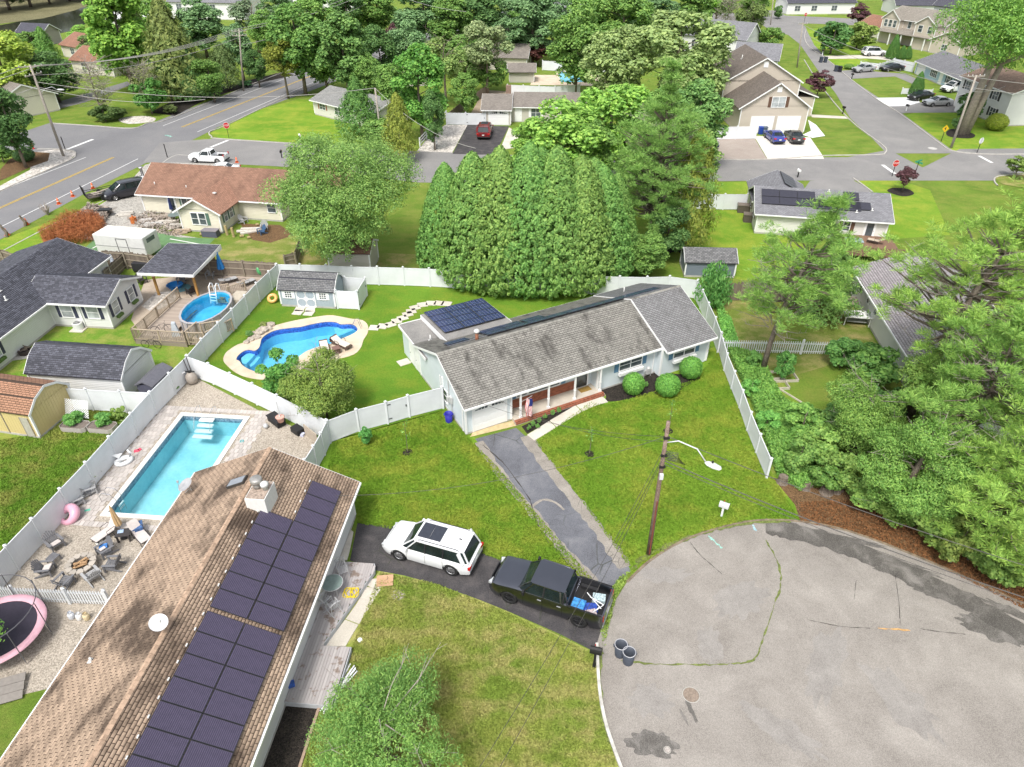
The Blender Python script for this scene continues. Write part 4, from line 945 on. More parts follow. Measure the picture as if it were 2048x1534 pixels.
vinyl('white vinyl garden fence left of the tall beige house',[(1372,176),(1410,178)],step=3.2)
vinyl('white vinyl fence with gates left of the small beige garage',[(892,225),(971,226)],gate=(1,2),step=2.6)
vinyl('far white vinyl fence in front of the small distant pool',[(1015,169),(1110,173),(1160,168)],step=2.6)
vinyl('far white vinyl fence behind the small distant pool',[(1085,121),(1125,123),(1250,127)],step=3)
vinyl('white vinyl fence between the far driveway and the light blue house',[(1788,118),(1760,127),(1722,123)],h=1.2,step=3)
vinyl('low white fence beside the tall cone shrub',[(1806,176),(1866,179)],h=1.0,step=3); vinyl('white vinyl fence running up to the light blue house',[(1790,117),(1830,125)],h=1.8,step=3)
def board_fence(label,pts,h,name='wood_fence',bw=.14,rails=True,cap=300,mat=None,jag=.04):
 P = [G(x,y,h) for x,y in pts]; r = fence_root(name,label,P[0]); o0 = Vector((P[0].x,P[0].y,0)); mat = mat or M_wood
 me = MB().box(-bw/2+.006,bw/2-.006,-.012,.012,.04,h).mesh('board',mat); rest = MB(); k = 0; tot = sum((b-a).length for a,b in zip(P,P[1:]))/bw
 for a,b in zip(P,P[1:]):
  d = b-a; L = d.length; an = math.atan2(d.y,d.x); u = d.normalized(); n = int(L/bw); s = Vector((u.y,-u.x,0))
  for i in range(n):
   c = a-Vector((0,0,h))+u*(i+.5)*bw
   if k < cap: o = ob('board',me,r,(c.x-o0.x,c.y-o0.y,0),an); o.scale = (1,1,1+rng.uniform(-jag,jag))
   else: rest.cbox((c.x-o0.x,c.y-o0.y,h/2),(bw-.012,.024,h*(1+rng.uniform(-jag,jag))),an)
   k += 1
  if rails:
   for z in (.3,h*.55,h-.2): part('rail',MB().beam((a.x-o0.x+s.x*.035,a.y-o0.y+s.y*.035,z),(b.x-o0.x+s.x*.035,b.y-o0.y+s.y*.035,z),.04,.09),M_woodp,r)
   m = max(1,int(L/2.4))
   for i in range(m+1):
    c = a+d*(i/m); part('post',MB().cbox((c.x-o0.x+s.x*.09,c.y-o0.y+s.y*.09,h/2),(.1,.1,h),an),M_woodp,r)
 if rest.v: part('board_row',rest,mat,r,kind='stuff')
 return r
board_fence('weathered brown board fence behind the pavilion and above-ground pool',[(204,501),(246,503),(295,509.5),(416,518),(552,525)],1.75)
board_fence('old board fence behind the dark grey roof at the left edge',[(-80,497),(0,499),(45,512)],1.7)
board_fence('short weathered fence with a dog-leg in the junk corner by the grill',[(205,541),(247,503.5)],1.5)
board_fence('grey weathered stockade fence behind the round green shrub',[(1452,566),(1540,566),(1640,571),(1708,567)],1.7,bw=.13,rails=False,jag=.07)
board_fence('leaning wood fence section right of the cream house yard',[(566,510),(588,505),(598,478)],1.4)
board_fence('wooden boundary fence climbing beside the tall trees behind the small garage',[(895,226),(930,200),(975,170)],1.5,rails=False)
def picket(label,pts,h=1.0,sp=.14,w=.075,posts=2.4,name='picket_fence',mat=None):
 P = [G(x,y,h) for x,y in pts]; r = fence_root(name,label,P[0]); o0 = Vector((P[0].x,P[0].y,0)); mat = mat or M_vinyl
 pm = MB(); pm.prism([(-w/2,-.011,.06),(w/2,-.011,.06),(w/2,-.011,h-.06),(0,-.011,h),(-w/2,-.011,h-.06)],(0,.022,0)); me = pm.mesh('picket',mat)
 for a,b in zip(P,P[1:]):
  d = b-a; L = d.length; an = math.atan2(d.y,d.x); u = d.normalized(); s = Vector((u.y,-u.x,0))
  for i in range(int(L/sp)):
   c = a+u*(i+.5)*sp; ob('picket',me,r,(c.x-o0.x,c.y-o0.y,0),an)
  for z in (.22,h-.25): part('rail',MB().beam((a.x-o0.x-s.x*.035,a.y-o0.y-s.y*.035,z),(b.x-o0.x-s.x*.035,b.y-o0.y-s.y*.035,z),.04,.08),mat,r)
  m = max(1,round(L/posts))
  for i in range(m+1):
   c = a+d*(i/m); q = MB().box(-.07,.07,-.07,.07,0,h+.08); q.lathe([(.11,h+.08),(.11,h+.11),(.02,h+.2)],4); ob('post',q.mesh('post',mat),r,(c.x-o0.x,c.y-o0.y,0),an)
 return r
picket('white picket fence between the trampoline and the fire pit',[(-60,1165),(20,1174.6),(126,1179.5),(207,1183)],1.05)
picket('white picket fence crossing the garden right of the ranch house',[(1446,680),(1540,681),(1676,684)],1.15,sp=.17)
P = [G(840,294,0),G(866,264,0),G(893,238,0)]; r = fence_root('rail_fence','white three rail fence beside the pale gravel strip',P[0]); o0 = P[0]
for a,b in zip(P,P[1:]):
 for z in (.35,.75,1.15): part('rail',MB().beam(a-o0+Vector((0,0,z)),b-o0+Vector((0,0,z)),.05,.14),M_vinyl,r)
 for k in range(3): c = a.lerp(b,k/2)-o0; part('post',MB().cbox((c.x,c.y,.65),(.14,.14,1.3)),M_vinyl,r)
# the other houses and sheds
M_char = varied('shingle_charcoal',(.095,.098,.118),.55,.85); M_charu = plain('underlay_char',(.05,.05,.06),.9)
M_navy = plain('shutter_navy',(.045,.05,.085),.5); M_sw = siding('siding_white',(.70,.70,.69),.15)
M_blind = glass_mat('blind_glass',(.22,.235,.24),.25)
M_flowers = plain('planter_green',(.10,.16,.05),.9,.6,14)
F3 = fr(-32.34,49.14,84.2)
lh = froot(F3,'white_house','white L-shaped house with a charcoal shingle roof and navy shutters at the left edge')
prm = [(4.6,2.35),(9.1,3.85),(13.6,2.35)]
walls(lh,-16,8.2,5.0,13.2,2.42,M_sw,prm)
roof(lh,prm,-16.3,8.55,'x',M_charu,M_trim,dict(mat=M_char,tw=.32,ex=.15,rand=.4),caps=M_char)
prw = [(-.4,2.38),(2.2,3.42),(4.85,2.38)]
walls(lh,0,4.5,0,4.98,2.42,M_sw,prw,axis='y')
roof(lh,prw,-.35,6.9,'y',M_charu,M_trim,dict(mat=M_char,tw=.32,ex=.15,rand=.4),caps=M_char)
for u,b in ((1.05,True),(3.35,True)):
 win(lh,('y',0,-1),u,1.45,.75,1.05,1,2,shut=M_navy,sw=.28,glass=M_blind)
 part('flower_box',MB().box(u-.35,u+.35,-.28,-.06,.62,.84),M_flowers,lh)
for u in (1.3,3.5): win(lh,('x',0,-1),u,1.45,.95,1.05,1,2,shut=M_navy,sw=.28,glass=M_blind)
win(lh,('y',5.0,-1),-6.2,1.45,.75,1.05,1,2,shut=M_navy,sw=.28,glass=M_blind); part('flower_box',MB().box(-6.6,-5.8,4.72,4.94,.62,.84),M_flowers,lh)
part('downspout',MB().beam((-.05,2.35,.1),(-.05,2.35,2.3),.07),M_trim,lh)
for px,py in ((12,600),(0,582)):
 c = F3.plane(px,py,(0,9.1,3.85),(0,-1.5,4.5)); vent(lh,c,h=.35,r=.06)
def gambrel(F,name,label,L,Wd,ze,zb,zr,wm,rm,um,brk=.9,ov=.15,cat='shed',geo=True,fascia=True):
 r = froot(F,name,label,cat); p = [(-ov,ze-.1),(brk,zb),(Wd/2,zr),(Wd-brk,zb),(Wd+ov,ze-.1)]
 walls(r,0,L,0,Wd,ze,wm,p); roof(r,p,-.12,L+.12,'x',um,M_trim,dict(mat=rm,ex=.15) if geo else None,fascia=fascia,gutter=False); return r,p
F4 = fr(-33.6,40.15,-6.6)
ws,_ = gambrel(F4,'long_shed','long white shed with a dark grey gambrel roof, between the left gardens',6.9,3.6,1.95,2.75,3.15,M_sw,M_char,M_charu)
F5 = fr(-30.6,35.2,78.3)   # yellow shed: x runs away, roof ridge along local y
M_yel = siding('siding_yellow',(.62,.50,.24),.22,True)
G_tan2 = varied('shingle_terracotta',(.36,.20,.13),.2,.9)
ys = froot(F5,'yellow_shed','pale yellow shed with a terracotta gambrel roof beside the raised planters','shed')
p = [(-.12,2.0),(.75,2.75),(1.7,3.1),(2.65,2.75),(3.5,2.0)]
walls(ys,0,3.4,0,4.6,2.05,M_yel,p,axis='y'); roof(ys,p,-.1,4.7,'y',M_un2,M_trim,dict(mat=G_tan2,ex=.15),gutter=False)
part('door_frame',MB().box(-.04,-.003,2.2,2.26,.1,1.9).box(-.04,-.003,.28,.34,.1,1.6).box(-.04,-.003,.88,.94,.1,1.6),M_woodp,ys); part('door',MB().box(-.03,-.003,.34,.88,.1,1.6),plain('screen_grey',(.42,.40,.34),.6),ys)
F6 = Frame(G(297,778+6,0),ang=R(80));
ds = froot(fr(-24.75,39.3,80),'small_dark_shed','small slate blue resin shed squeezed against the white fence','shed'); M_slate = plain('resin_slate',(.10,.10,.14),.5,.1)
p = [(-.08,1.25),(.6,1.55),(1.28,1.25)]
mb = MB().box(0,2.3,0,1.2,0,1.27)
part('wall',mb,M_slate,ds); pr_ = [(-1.3+0,1.25),(-.6,1.6),(.1,1.25)]
roof(ds,[(-.1,1.25),(.6,1.6),(1.3,1.25)],-.1,2.4,'x',plain('resin_roof',(.13,.13,.15),.6),None)
for x in (.5,1.7): win(ds,('y',0,-1),x,.9,.18,.3,1,1,glass=M_blind)
F7 = fr(-34.42,69.38,-9.5)
ch = froot(F7,'cream_house','cream ranch house with a mottled brown roof and a gabled wing, upper left')
M_cream = siding('siding_cream',(.72,.68,.55),.16); R_br = roof_tex('roof_brown',(.27,.155,.11),(.10,.06,.045)); R_br2 = roof_tex('roof_brown_warm',(.36,.20,.14),(.2,.12,.09))
prc = gprof(4.0,11.6,2.45,1.95,.4)
walls(ch,-6.9,9.2,4.0,11.6,2.45,M_cream,prc); roof(ch,prc,-7.3,9.6,'x',R_br,M_trim)
prw = gprof(0,4.5,2.45,1.25,.4); prw = [(s,z) for s,z in gprof(0.0,4.4,2.45,1.25,.45)]
walls(ch,0.0,4.4,0,4.1,2.45,M_cream,prw,axis='y'); roof(ch,prw,-.4,7.0,'y',R_br2,M_trim,gutter=False)
walls(ch,9.2,13.6,7.2,14.0,2.3,M_cream,None); prg = [(8.9,2.2),(11.4,3.4),(13.9,2.2)]; roof(ch,prg,7.0,14.6,'y',R_br2,M_trim,gutter=False)
M_grn = plain('shutter_green',(.10,.17,.13),.5)
win(ch,('y',0,-1),1.65,1.45,.7,1.2,1,2); win(ch,('y',0,-1),2.5,1.45,.7,1.2,1,2); part('shutter',MB().box(2.95,3.3,-.035,-.003,.8,2.1),M_grn,ch)
win(ch,('x',4.4,1),1.2,1.5,.6,1.1,1,2,shut=M_grn,sw=.25); win(ch,('x',4.4,1),2.3,1.5,.6,1.1,1,2,shut=M_grn,sw=.25)
door(ch,('y',4.0,-1),-3.4,.85,2.0,.1,M_trim,glass=True); win(ch,('y',4.0,-1),-1.5,1.55,1.3,.8,2,1,shut=M_grn,sw=.2); win(ch,('y',4.0,-1),8.2,1.5,.9,1.0,1,2)
for px,py,h in ((286,352,.9),(310,370,.35),(373,376,.3)):
 c = F7.plane(px,py,(0,4.0,2.45),(0,-1.5,3.8)); vent(ch,c,h=h,r=.14 if h > .8 else .05,cap=h > .8,mat=M_steel if h > .8 else None)
for px,py in ((364,330),(547,345)): c = F7.plane(px,py,(0,4.0,2.45),(0,-1.5,3.8)); flat_vent(ch,c)
c = F7.plane(429,387,(2.2,0,3.7),(1.25,0,2.2)); flat_vent(ch,c)
c = F7.plane(430,338,(0,4.0,2.45),(0,-1.5,3.8)); part('round_vent',MB().lathe([(.45,c.z-.1),(.4,c.z+.2),(.1,c.z+.3)],16,(c.x,c.y)),plain('vent_brown',(.22,.13,.10),.7),ch,True)
F8 = fr(-19.71,53.01,-5.9)
M_gb = siding('siding_greyblue',(.36,.42,.47),.25,True); G_mid = varied('shingle_midgrey',(.19,.19,.19),.35,.9)
ps,_ = gambrel(F8,'pool_shed','small grey-blue shed with white double doors behind the curved pool',4.74,2.6,1.75,2.45,2.75,M_gb,G_mid,M_charu,brk=.7)
win(ps,('y',0,-1),.75,1.15,.55,.55,3,3); win(ps,('y',0,-1),3.75,1.15,.55,.55,3,3)
for u in (.75,3.75): part('shutter',MB().box(u-.55,u-.33,-.03,-.003,.8,1.5).box(u+.33,u+.55,-.03,-.003,.8,1.5),M_trim,ps)
for u in (1.85,2.65):
 d = part('door',MB().box(u-.38,u+.38,-.03,-.003,.05,1.6),M_gb,ps); t = MB()
 t.box(u-.4,u+.4,-.05,-.031,1.55,1.64).box(u-.4,u+.4,-.05,-.031,.03,.11).box(u-.4,u+.4,-.05,-.031,.79,.87)
 for s in (-1,1): t.box(u+s*.39-.035,u+s*.39+.035,-.048,-.031,.1,1.56)
 for zc in (.45,1.21):
  for k in range(4):
   for sx,sz in ((-1,-1),(1,-1),(1,1),(-1,1)): pass
  for sx in (-1,1):
   for sz in (-1,1): t.prism([(u+sx*.36,-.045,zc+sz*.34),(u+sx*.16,-.045,zc+sz*.34),(u+sx*.36,-.045,zc+sz*.14)],(0,.012,0))
 part('trim',t,M_trim,d)
part('wall_base',MB().box(-.01,4.75,-.012,-.003,.02,.08),M_trim,ps)
F8o = F8.M @ Vector((4.85,.05,0))
e0 = [F8.M @ Vector(p) for p in ((4.9,0.05,0),(6.75,.05,0),(6.75,2.55,0),(4.9,2.55,0))]
vinyl('small white fence enclosure beside the grey-blue pool shed',[(p.x,p.y) for p in e0],h=1.75,local=True,gate=(1,),step=2.6)
F9 = fr(-17.0,59.6,-4); bs = froot(F9,'beige_shed','beige shed under the oak, behind the white back fence','shed'); M_bge = siding('siding_beige',(.52,.49,.43),.14)
walls(bs,0,3.9,0,3.0,2.1,M_bge,None); roof(bs,gprof(0,3.0,2.1,.7,.15),-.15,4.05,'x',R_br,M_trim,gutter=False)
F10 = fr(15.9,58.6,-3); gs = froot(F10,'slate_shed','slate blue garden shed with grey roof behind the round shrub','shed'); M_slt = siding('siding_slate',(.17,.20,.24),.14)
walls(gs,0,4.5,0,2.8,1.6,M_slt,gprof(0,2.8,1.6,.75,.15)); roof(gs,gprof(0,2.8,1.6,.75,.15),-.15,4.65,'x',M_charu,M_trim,dict(mat=G_mid,ex=.16),gutter=False)
F11 = fr(32.91,68.49,-10.6)
R_g = roof_tex('roof_grey',(.22,.22,.235),(.15,.15,.16)); sh = froot(F11,'solar_house','white house with grey roof, black solar panels and brown shutters, beside the right street')
pr = gprof(-1.2,5.6,2.4,1.5,.35); M_w2 = siding('siding_offwhite',(.70,.69,.64),.15)
walls(sh,-7.6,5.0,-1.2,5.6,2.4,M_w2,pr); roof(sh,pr,-8.0,5.4,'x',R_g,M_trim)
prw = gprof(-7.6,-2.2,2.4,1.3,.35)
walls(sh,-7.6,-2.2,5.6,8.2,2.4,M_w2,prw,axis='y'); roof(sh,prw,2.0,8.6,'y',R_g,M_trim,gutter=False)
M_brs = plain('shutter_brown',(.13,.075,.05),.6)
win(sh,('y',-1.2,-1),1.15,1.45,.6,.95,1,2,shut=M_brs,sw=.36); door(sh,('y',-1.2,-1),3.4,.9,1.7,.35,M_trim,glass=True)
win(sh,('x',-7.6,-1),1.2,1.45,.9,1.1,1,2,shut=M_brs,sw=.3); win(sh,('x',-7.6,-1),4.2,1.45,.9,1.1,1,2,shut=M_brs,sw=.3)
M_blk = solar_mat('solar_black',(.045,.045,.065),(.03,.03,.04),0,0) if False else plain('solar_black',(.045,.045,.06),.3)
Vs = Vector((0,-3.4,-1.5)).normalized();
solar(sh,Vector((-7.3,2.2,3.9))+Vs*.55,(1,0,0),Vs,1.75,1.05,3,1,M_blk); solar(sh,Vector((-7.3,2.2,3.9))+Vs*1.65,(1,0,0),Vs,1.75,1.05,6,1,M_blk)
solar(sh,Vector((-.6,2.2,3.9))+Vs*.3,(1,0,0),Vs,1.5,1.1,1,1,M_blk,cells=[(.9,0)]); solar(sh,Vector((-2.2,2.2,3.9))+Vs*1.6,(1,0,0),Vs,1.5,1.3,3,1,M_blk)
Vb = Vector((2.7,0,-1.3)).normalized(); solar(sh,Vector((-4.9,4.0,3.72))+Vb*.2,(0,1,0),Vb,1.0,1.7,4,1,M_blk)
for x,d in ((3.4,2.6),(1.9,3.0),(-.6,.3)): c = Vector((x,2.2,3.9))+Vs*d; vent(sh,c,h=.25,r=.06)
F12 = fr(29.9,55.4,-97)
M_mauve = varied('shingle_mauve',(.36,.33,.34),.2,.9); rh = froot(F12,'pine_house','white house with a pale mauve shingle roof under the big pines at right')
pr = [(-.35,2.35),(4.2,4.0),(8.8,2.35)]
walls(rh,0,20,0,8.4,2.4,M_sw,pr); roof(rh,pr,-.35,20.3,'x',plain('underlay_mauve',(.13,.12,.125),.9),M_trim,dict(mat=M_mauve,tw=.34,ex=.19),caps=M_mauve)
for x in (1.5,2.3,4.2,6.2): win(rh,('y',0,-1),x,1.6,.55,.6,1,2)
for px,py in ((1834,549),(1790,580),(1780,612)):
 c = F12.plane(px,py,(0,4.2,4.0),(0,-1.65,4.55)); vent(rh,c,h=.35,r=.07)
F13 = fr(33.17,105.61,1.1)
M_bg2 = siding('siding_tan',(.52,.46,.385),.16); R_tp = roof_tex('roof_taupe',(.17,.145,.125),(.10,.085,.075))
th = froot(F13,'tall_beige_house','tall beige two-storey house with double garage and taupe roofs')
prg = [(-.5,3.6),(4.9,7.1),(10.2,3.6)]
walls(th,0,9.76,0,7.6,3.9,M_bg2,prg,axis='y'); roof(th,prg,-.35,8.0,'y',R_tp,M_trim,gutter=False)
prm = [(-1.2,5.5),(5.0,9.0),(11.2,5.5)]
walls(th,-.8,10.8,7.6,18.5,5.8,M_bg2,prm,axis='y'); roof(th,prm,7.3,18.9,'y',R_tp,M_trim,gutter=False)
walls(th,10.8,14.4,9.5,17,2.9,M_bg2,None); roof(th,[(10.7,4.4),(14.9,3.0)],9.2,17.3,'y',R_tp,M_trim,gutter=False)
for u in (3.2+.15,7.2): garage_door(th,('y',0,-1),u,3.2,2.35,.02,lites=False,rows=4,cols=4)
win(th,('y',0,-1),5.2,4.4,1.9,1.35,2,2,shut=M_brs,sw=.45,glass=M_blind); part('gable_vent',MB().box(5.0-.35,5.0+.35,-.05,-.003,5.75,6.5),M_trim,th); part('gable_vent',MB().box(4.7,5.4,7.53,7.597,7.6,8.4),M_trim,th)
for y in (9.5,11.8): win(th,('x',-.8,-1),y,4.6,.9,1.4,1,2)
part('porch_wing',MB().box(-3.2,-.81,9.5,12.5,0,2.7),M_bg2,th); roof(th,[(-3.5,2.7),(-.8,3.4)],9.2,12.8,'y',R_tp,M_trim,gutter=False); win(th,('y',9.5,-1),-2,1.6,.9,1.5,1,2)
vent(th,(3.0,13,7.8),h=.6,r=.08)
F14 = fr(-4.4,110.2,-2)
cn = froot(F14,'small_garage_house','low beige house with grey-brown roof and a white garage door, behind the red car'); R_gb = roof_tex('roof_greybrown',(.24,.215,.19),(.14,.125,.11))
pr = gprof(0,8,2.4,1.3,.3); walls(cn,0,4.2,0,8,2.4,M_bge,pr); roof(cn,pr,-.3,4.4,'x',R_gb,M_trim)
pr = gprof(2.0,9.5,2.4,1.2,.3); walls(cn,4.2,15.5,2.0,9.5,2.4,M_bge,pr); roof(cn,pr,4.45,16,'x',R_gb,M_trim)
garage_door(cn,('y',0,-1),2.35,2.9,2.1,.05); win(cn,('y',2.0,-1),8,1.4,1.4,1.2,2,2,shut=M_trim,sw=.3); door(cn,('y',2.0,-1),5.3,.9,2,.1,M_trim)
part('chimney',MB().box(3.3,4.1,4.6,5.4,3.2,4.7),plain('brick_dull',(.25,.17,.13),.9,.3,8),cn)
F15 = Frame(Vector((-31.5,116.5,0)),ang=R(-39)); hh = froot(F15,'corner_house','pale house with a plain grey roof half hidden by trees behind the corner lawn')
pr = gprof(0,8,2.4,1.3,.4); walls(hh,0,14,0,8,2.4,plain('stucco_pale',(.62,.60,.54),.8,.06),pr); roof(hh,pr,-.4,14.4,'x',roof_tex('roof_palegrey',(.26,.26,.25),(.16,.16,.155)),M_trim)
win(hh,('y',0,-1),2.2,1.5,1.4,.8,2,2,shut=plain('shutter_rust',(.28,.12,.06),.6),sw=.3); win(hh,('y',0,-1),6.0,1.4,1.6,1.1,2,2); door(hh,('y',0,-1),8.2,.9,2,.1,M_trim)
F16 = fr(79.4,131.5,86)
bh = froot(F16,'light_blue_house','light blue house with white trim and a grey roof across the right street'); M_lb = siding('siding_lightblue',(.36,.50,.60),.16)
pr = gprof(0,9,2.4,1.7,.4)
bh2 = Frame(Vector((79.0,147.5,0)),ang=R(-90)); bh.location = bh2.o; bh.rotation_euler = (0,0,bh2.a)
walls(bh,0,16.5,0,9,2.4,M_lb,pr); roof(bh,pr,-.4,16.9,'x',roof_tex('roof_bluegrey',(.19,.19,.20),(.12,.12,.13)),M_trim)
garage_door(bh,('y',0,-1),2.0,2.8,2.1,.02,lites=False); win(bh,('y',0,-1),6.8,1.45,2.4,1.3,4,2); door(bh,('y',0,-1),9.6,.95,2.1,.1,M_trim); win(bh,('y',0,-1),12.2,1.45,1.1,1.3,1,2,shut=M_navy,sw=.4); win(bh,('y',0,-1),15,1.45,1.1,1.3,1,2,shut=M_navy,sw=.4)
F17 = Frame(Vector((73.2,121.5,0)),ang=R(-85)); br = froot(F17,'two_storey_white_house','pale two-storey house with brown roof and black shutters at the right edge')
pr = gprof(0,9,4.9,1.6,.4); walls(br,0,12,0,9,4.9,M_sw,pr); roof(br,pr,-.4,12.4,'x',roof_tex('roof_brownish',(.24,.17,.13),(.13,.095,.08)),M_trim)
M_bks = plain('shutter_black',(.03,.03,.03),.5)
for u in (1.8,5.2,8.6): win(br,('y',0,-1),u,3.7,1.2,1.2,2,2,shut=M_bks,sw=.45)
win(br,('y',0,-1),9.2,1.4,1.2,1.2,2,2,shut=M_bks,sw=.45); door(br,('y',0,-1),4.4,1,2.1,.2,plain('door_dark',(.05,.05,.045),.3)); walls(br,3.0,6.2,-1.8,-.01,2.3,M_sw,None,corner=False); roof(br,[(2.8,2.4),(4.6,3.2),(6.4,2.4)],-2.1,0,'y',roof_tex('roof_brownish',(.24,.17,.13),(.13,.095,.08)),M_trim,gutter=False)
F18 = Frame(Vector((88.5,184.5,0)),ang=R(-62)); b3 = froot(F18,'gabled_beige_house','beige two-storey house with several gables behind three cone shrubs'); R_g2 = roof_tex('roof_greytan',(.27,.245,.21),(.18,.165,.14))
pr = gprof(0,9,5.3,2.0,.4); walls(b3,0,15,0,9,5.3,M_bg2,pr); roof(b3,pr,-.4,15.4,'x',R_g2,M_trim)
p2 = gprof(9.5,14.5,5.3,1.6,.3); walls(b3,9.5,14.5,-2.5,0,5.3,M_bg2,p2,axis='y'); roof(b3,p2,-2.8,4,'y',R_g2,M_trim,gutter=False)
p3 = gprof(0,4.5,5.3,1.8,.3); walls(b3,0,4.5,-1.5,0,5.3,M_bg2,p3,axis='y'); roof(b3,p3,-1.8,4,'y',R_g2,M_trim,gutter=False)
p4 = gprof(14.5,21.5,2.8,1.7,.3); walls(b3,14.6,21.5,-3,6,2.8,M_bg2,p4,axis='y'); roof(b3,p4,-3.3,6.3,'y',R_g2,M_trim,gutter=False)
roof(b3,[(-3.2,2.6),(-.01,3.4)],0,14,'x',R_g2,M_trim,gutter=False)
for u in (1.0,2.2,3.4,6.2,8.2): win(b3,('y',-1.5 if u < 4 else 0,-1),u,4.2,.8,1.4,1,2)
for u in (10.8,13.2): win(b3,('y',-2.5,-1),u,4.2,1,1.3,1,2)
for u in (1,4,7,10,13): part('porch_post',MB().cbox((u,-3.0,1.3),(.2,.2,2.6)),M_trim,b3)
win(b3,('y',-3,-1),18,1.4,1.2,1.2,2,2)
def far_house(label,x,y,ang,L,Wd,ze,rise,wm,rm,wins=(),extra=None,name='distant_house'):
 F = fr(x,y,ang); r = froot(F,name,label); p = gprof(0,Wd,ze,rise,.4); walls(r,0,L,0,Wd,ze,wm,p); roof(r,p,-.4,L+.4,'x',rm,M_trim,gutter=False)
 for u,z,w,h in wins: win(r,('y',0,-1),u,z,w,h,2,2)
 return r
R_dk = roof_tex('roof_dark',(.09,.09,.11),(.06,.06,.07)); R_rd = roof_tex('roof_redbrown',(.30,.16,.11),(.18,.11,.08))
M_s1 = plain('siding_far_white',(.72,.72,.71),.6,.05); M_s2 = plain('siding_far_grey',(.45,.46,.48),.6,.05); M_s3 = plain('siding_far_cream',(.62,.58,.49),.6,.05)
far_house('distant white house with porch at the top edge, right of centre',80,229,4,20,9,3.2,2.5,M_s1,R_dk,[(3,1.6,1.6,1.3),(8,1.6,1.6,1.3),(14,1.6,1.6,1.3)])
far_house('distant white house with black roof at the top edge',111,228,-3,13,10,2.8,3.0,M_s1,R_dk,[(3,1.5,2,1.2)])
far_house('distant pale house with an open front at the top right',124,222,-12,12,10,4,2.5,M_s1,R_dk,[(3,1.6,2,1.8),(8,1.6,1.4,1.4)])
far_house('tall grey house at the top right behind the big trees',107.5,201,-60,16,9,6.0,3.5,M_s2,R_dk,[(2,4.4,1,1.4),(6,4.4,1,1.4),(10,4.4,1,1.4)])
far_house('low house with a red-brown roof behind the purple tree',85,192,-70,13,9,2.6,2.0,M_s3,R_rd,[(3,1.5,2.4,1.1),(9,1.5,1.4,1.1)])
far_house('white house with grey roof behind the large trees left of the tall beige house',37,168,-35,14,9,4.2,2.6,M_s1,R_g,[(3,2.5,1.2,1.2)])
far_house('white house with a blue solar roof beyond the tall beige house',44,150,-20,8,8,2.6,2.2,M_s1,R_g)
far_house('grey roofed house glimpsed between the trees at top centre',3,178,70,16,9,4.2,2.4,M_s1,R_g,[(3,1.6,1.2,1.2)])
far_house('small house with brown roof behind the dark red maple',-9,152,-8,12,8,2.5,1.8,M_s3,R_gb,[(2,1.4,1.2,1.1)])
far_house('long white house at the top left behind the tall trees',-96,221,-8,22,11,4.5,3.2,M_s1,R_g,[(3,3,1.5,1.5),(8,3,1.5,1.5),(13,3,1.5,1.5)])
far_house('large pale house at the top left beside the creek trees',-70,236,3,22,10,5,3,M_s1,roof_tex('roof_palegrey',(.26,.26,.25),(.16,.16,.155)),[(4,3,1.4,1.4),(12,3,1.4,1.4)])
far_house('tan roofed house by the creek at upper left',-97,165,-33,13,8,2.6,1.8,M_s3,R_rd,[(4,1.4,1.5,1.2)])
far_house('pale house with a low tan roof behind the bare tree',-86,148,-20,10,8,2.6,1.8,M_s3,R_rd,[(3,1.4,1.5,1.2)])
far_house('cream house half hidden by the leftmost tree',-92,121,-35,16,9,2.8,2.0,M_s3,R_gb,[(3,1.6,2,1.5),(8,1.6,2,1.5),(12,1.6,1.5,1.5)])
far_house('grey shed near the creek at upper left',-115,180,-15,7,5,2.8,1.5,plain('siding_far_tan',(.34,.31,.28),.7),R_dk,name='creek_shed')
far_house('white boathouse roof at the edge of the creek',-106,205,10,10,6,2.2,1.0,M_s1,plain('roof_white',(.6,.6,.6),.6),name='boathouse')
far_house('narrow brown-roofed house under the trees at upper centre',-15.5,137,100,11,6,2.4,1.2,M_s3,R_gb)
far_house('small shed with a brown roof beside the distant pool',-.5,139.6,-1,4.6,3.6,2.1,1.0,M_bge,R_gb,name='garden_shed')
far_house('pale roofed house glimpsed behind the tall pine top',8,205,5,14,9,3.5,2.2,M_s1,R_g)
fp = thing('distant_pool','small distant turquoise pool between the trees and the white fence','pool',(9.1,139.6,0)); part('water',MB().poly([(0,0),(5.2,0),(5.2,9.5),(0,9.5)],.03),plain('far_water',(.06,.42,.55),.08,.08),fp); part('coping',MB().box(-.4,0,-.4,9.9,0,.1).box(5.2,5.6,-.4,9.9,0,.1).box(0,5.2,-.4,0,0,.1).box(0,5.2,9.5,9.9,0,.1),M_cope,fp)
F19 = fr(-31.2,54.8,-4.6)
pv = froot(F19,'pavilion','open timber pavilion with charcoal shingle roof next to the above-ground pool','pavilion')
pr = [(-.8,2.75),(2.0,2.95),(4.9,2.75)]
roof(pv,[(-.7,2.6),(4.9,2.85)],-.6,4.3,'x',M_charu,M_trim,dict(mat=M_char,ex=.15)); M_tim = plain('timber_orange',(.48,.27,.09),.7,.15,3)
for x,y in ((.1,.2),(3.7,.2),(3.7,4.3),(.1,4.3)):
 part('post',MB().cbox((x,y,1.28),(.17,.17,2.5)),M_tim,pv)
 part('brace',MB().beam((x,y,1.9),(x+(.5 if x < 1 else -.5),y,2.42),.1).beam((x,y,1.9),(x,y+(.5 if y < 1 else -.5),2.42),.1),M_tim,pv)
part('beam',MB().box(-.1,3.9,.1,.3,2.4,2.52),M_tim,pv); part('beam',MB().box(-.1,3.9,4.2,4.4,2.42,2.6),M_tim,pv)
part('fascia',MB().box(-.63,4.33,-.78,-.74,2.36,2.6).box(4.32,4.36,-.74,4.9,2.4,2.66),M_trim,pv)
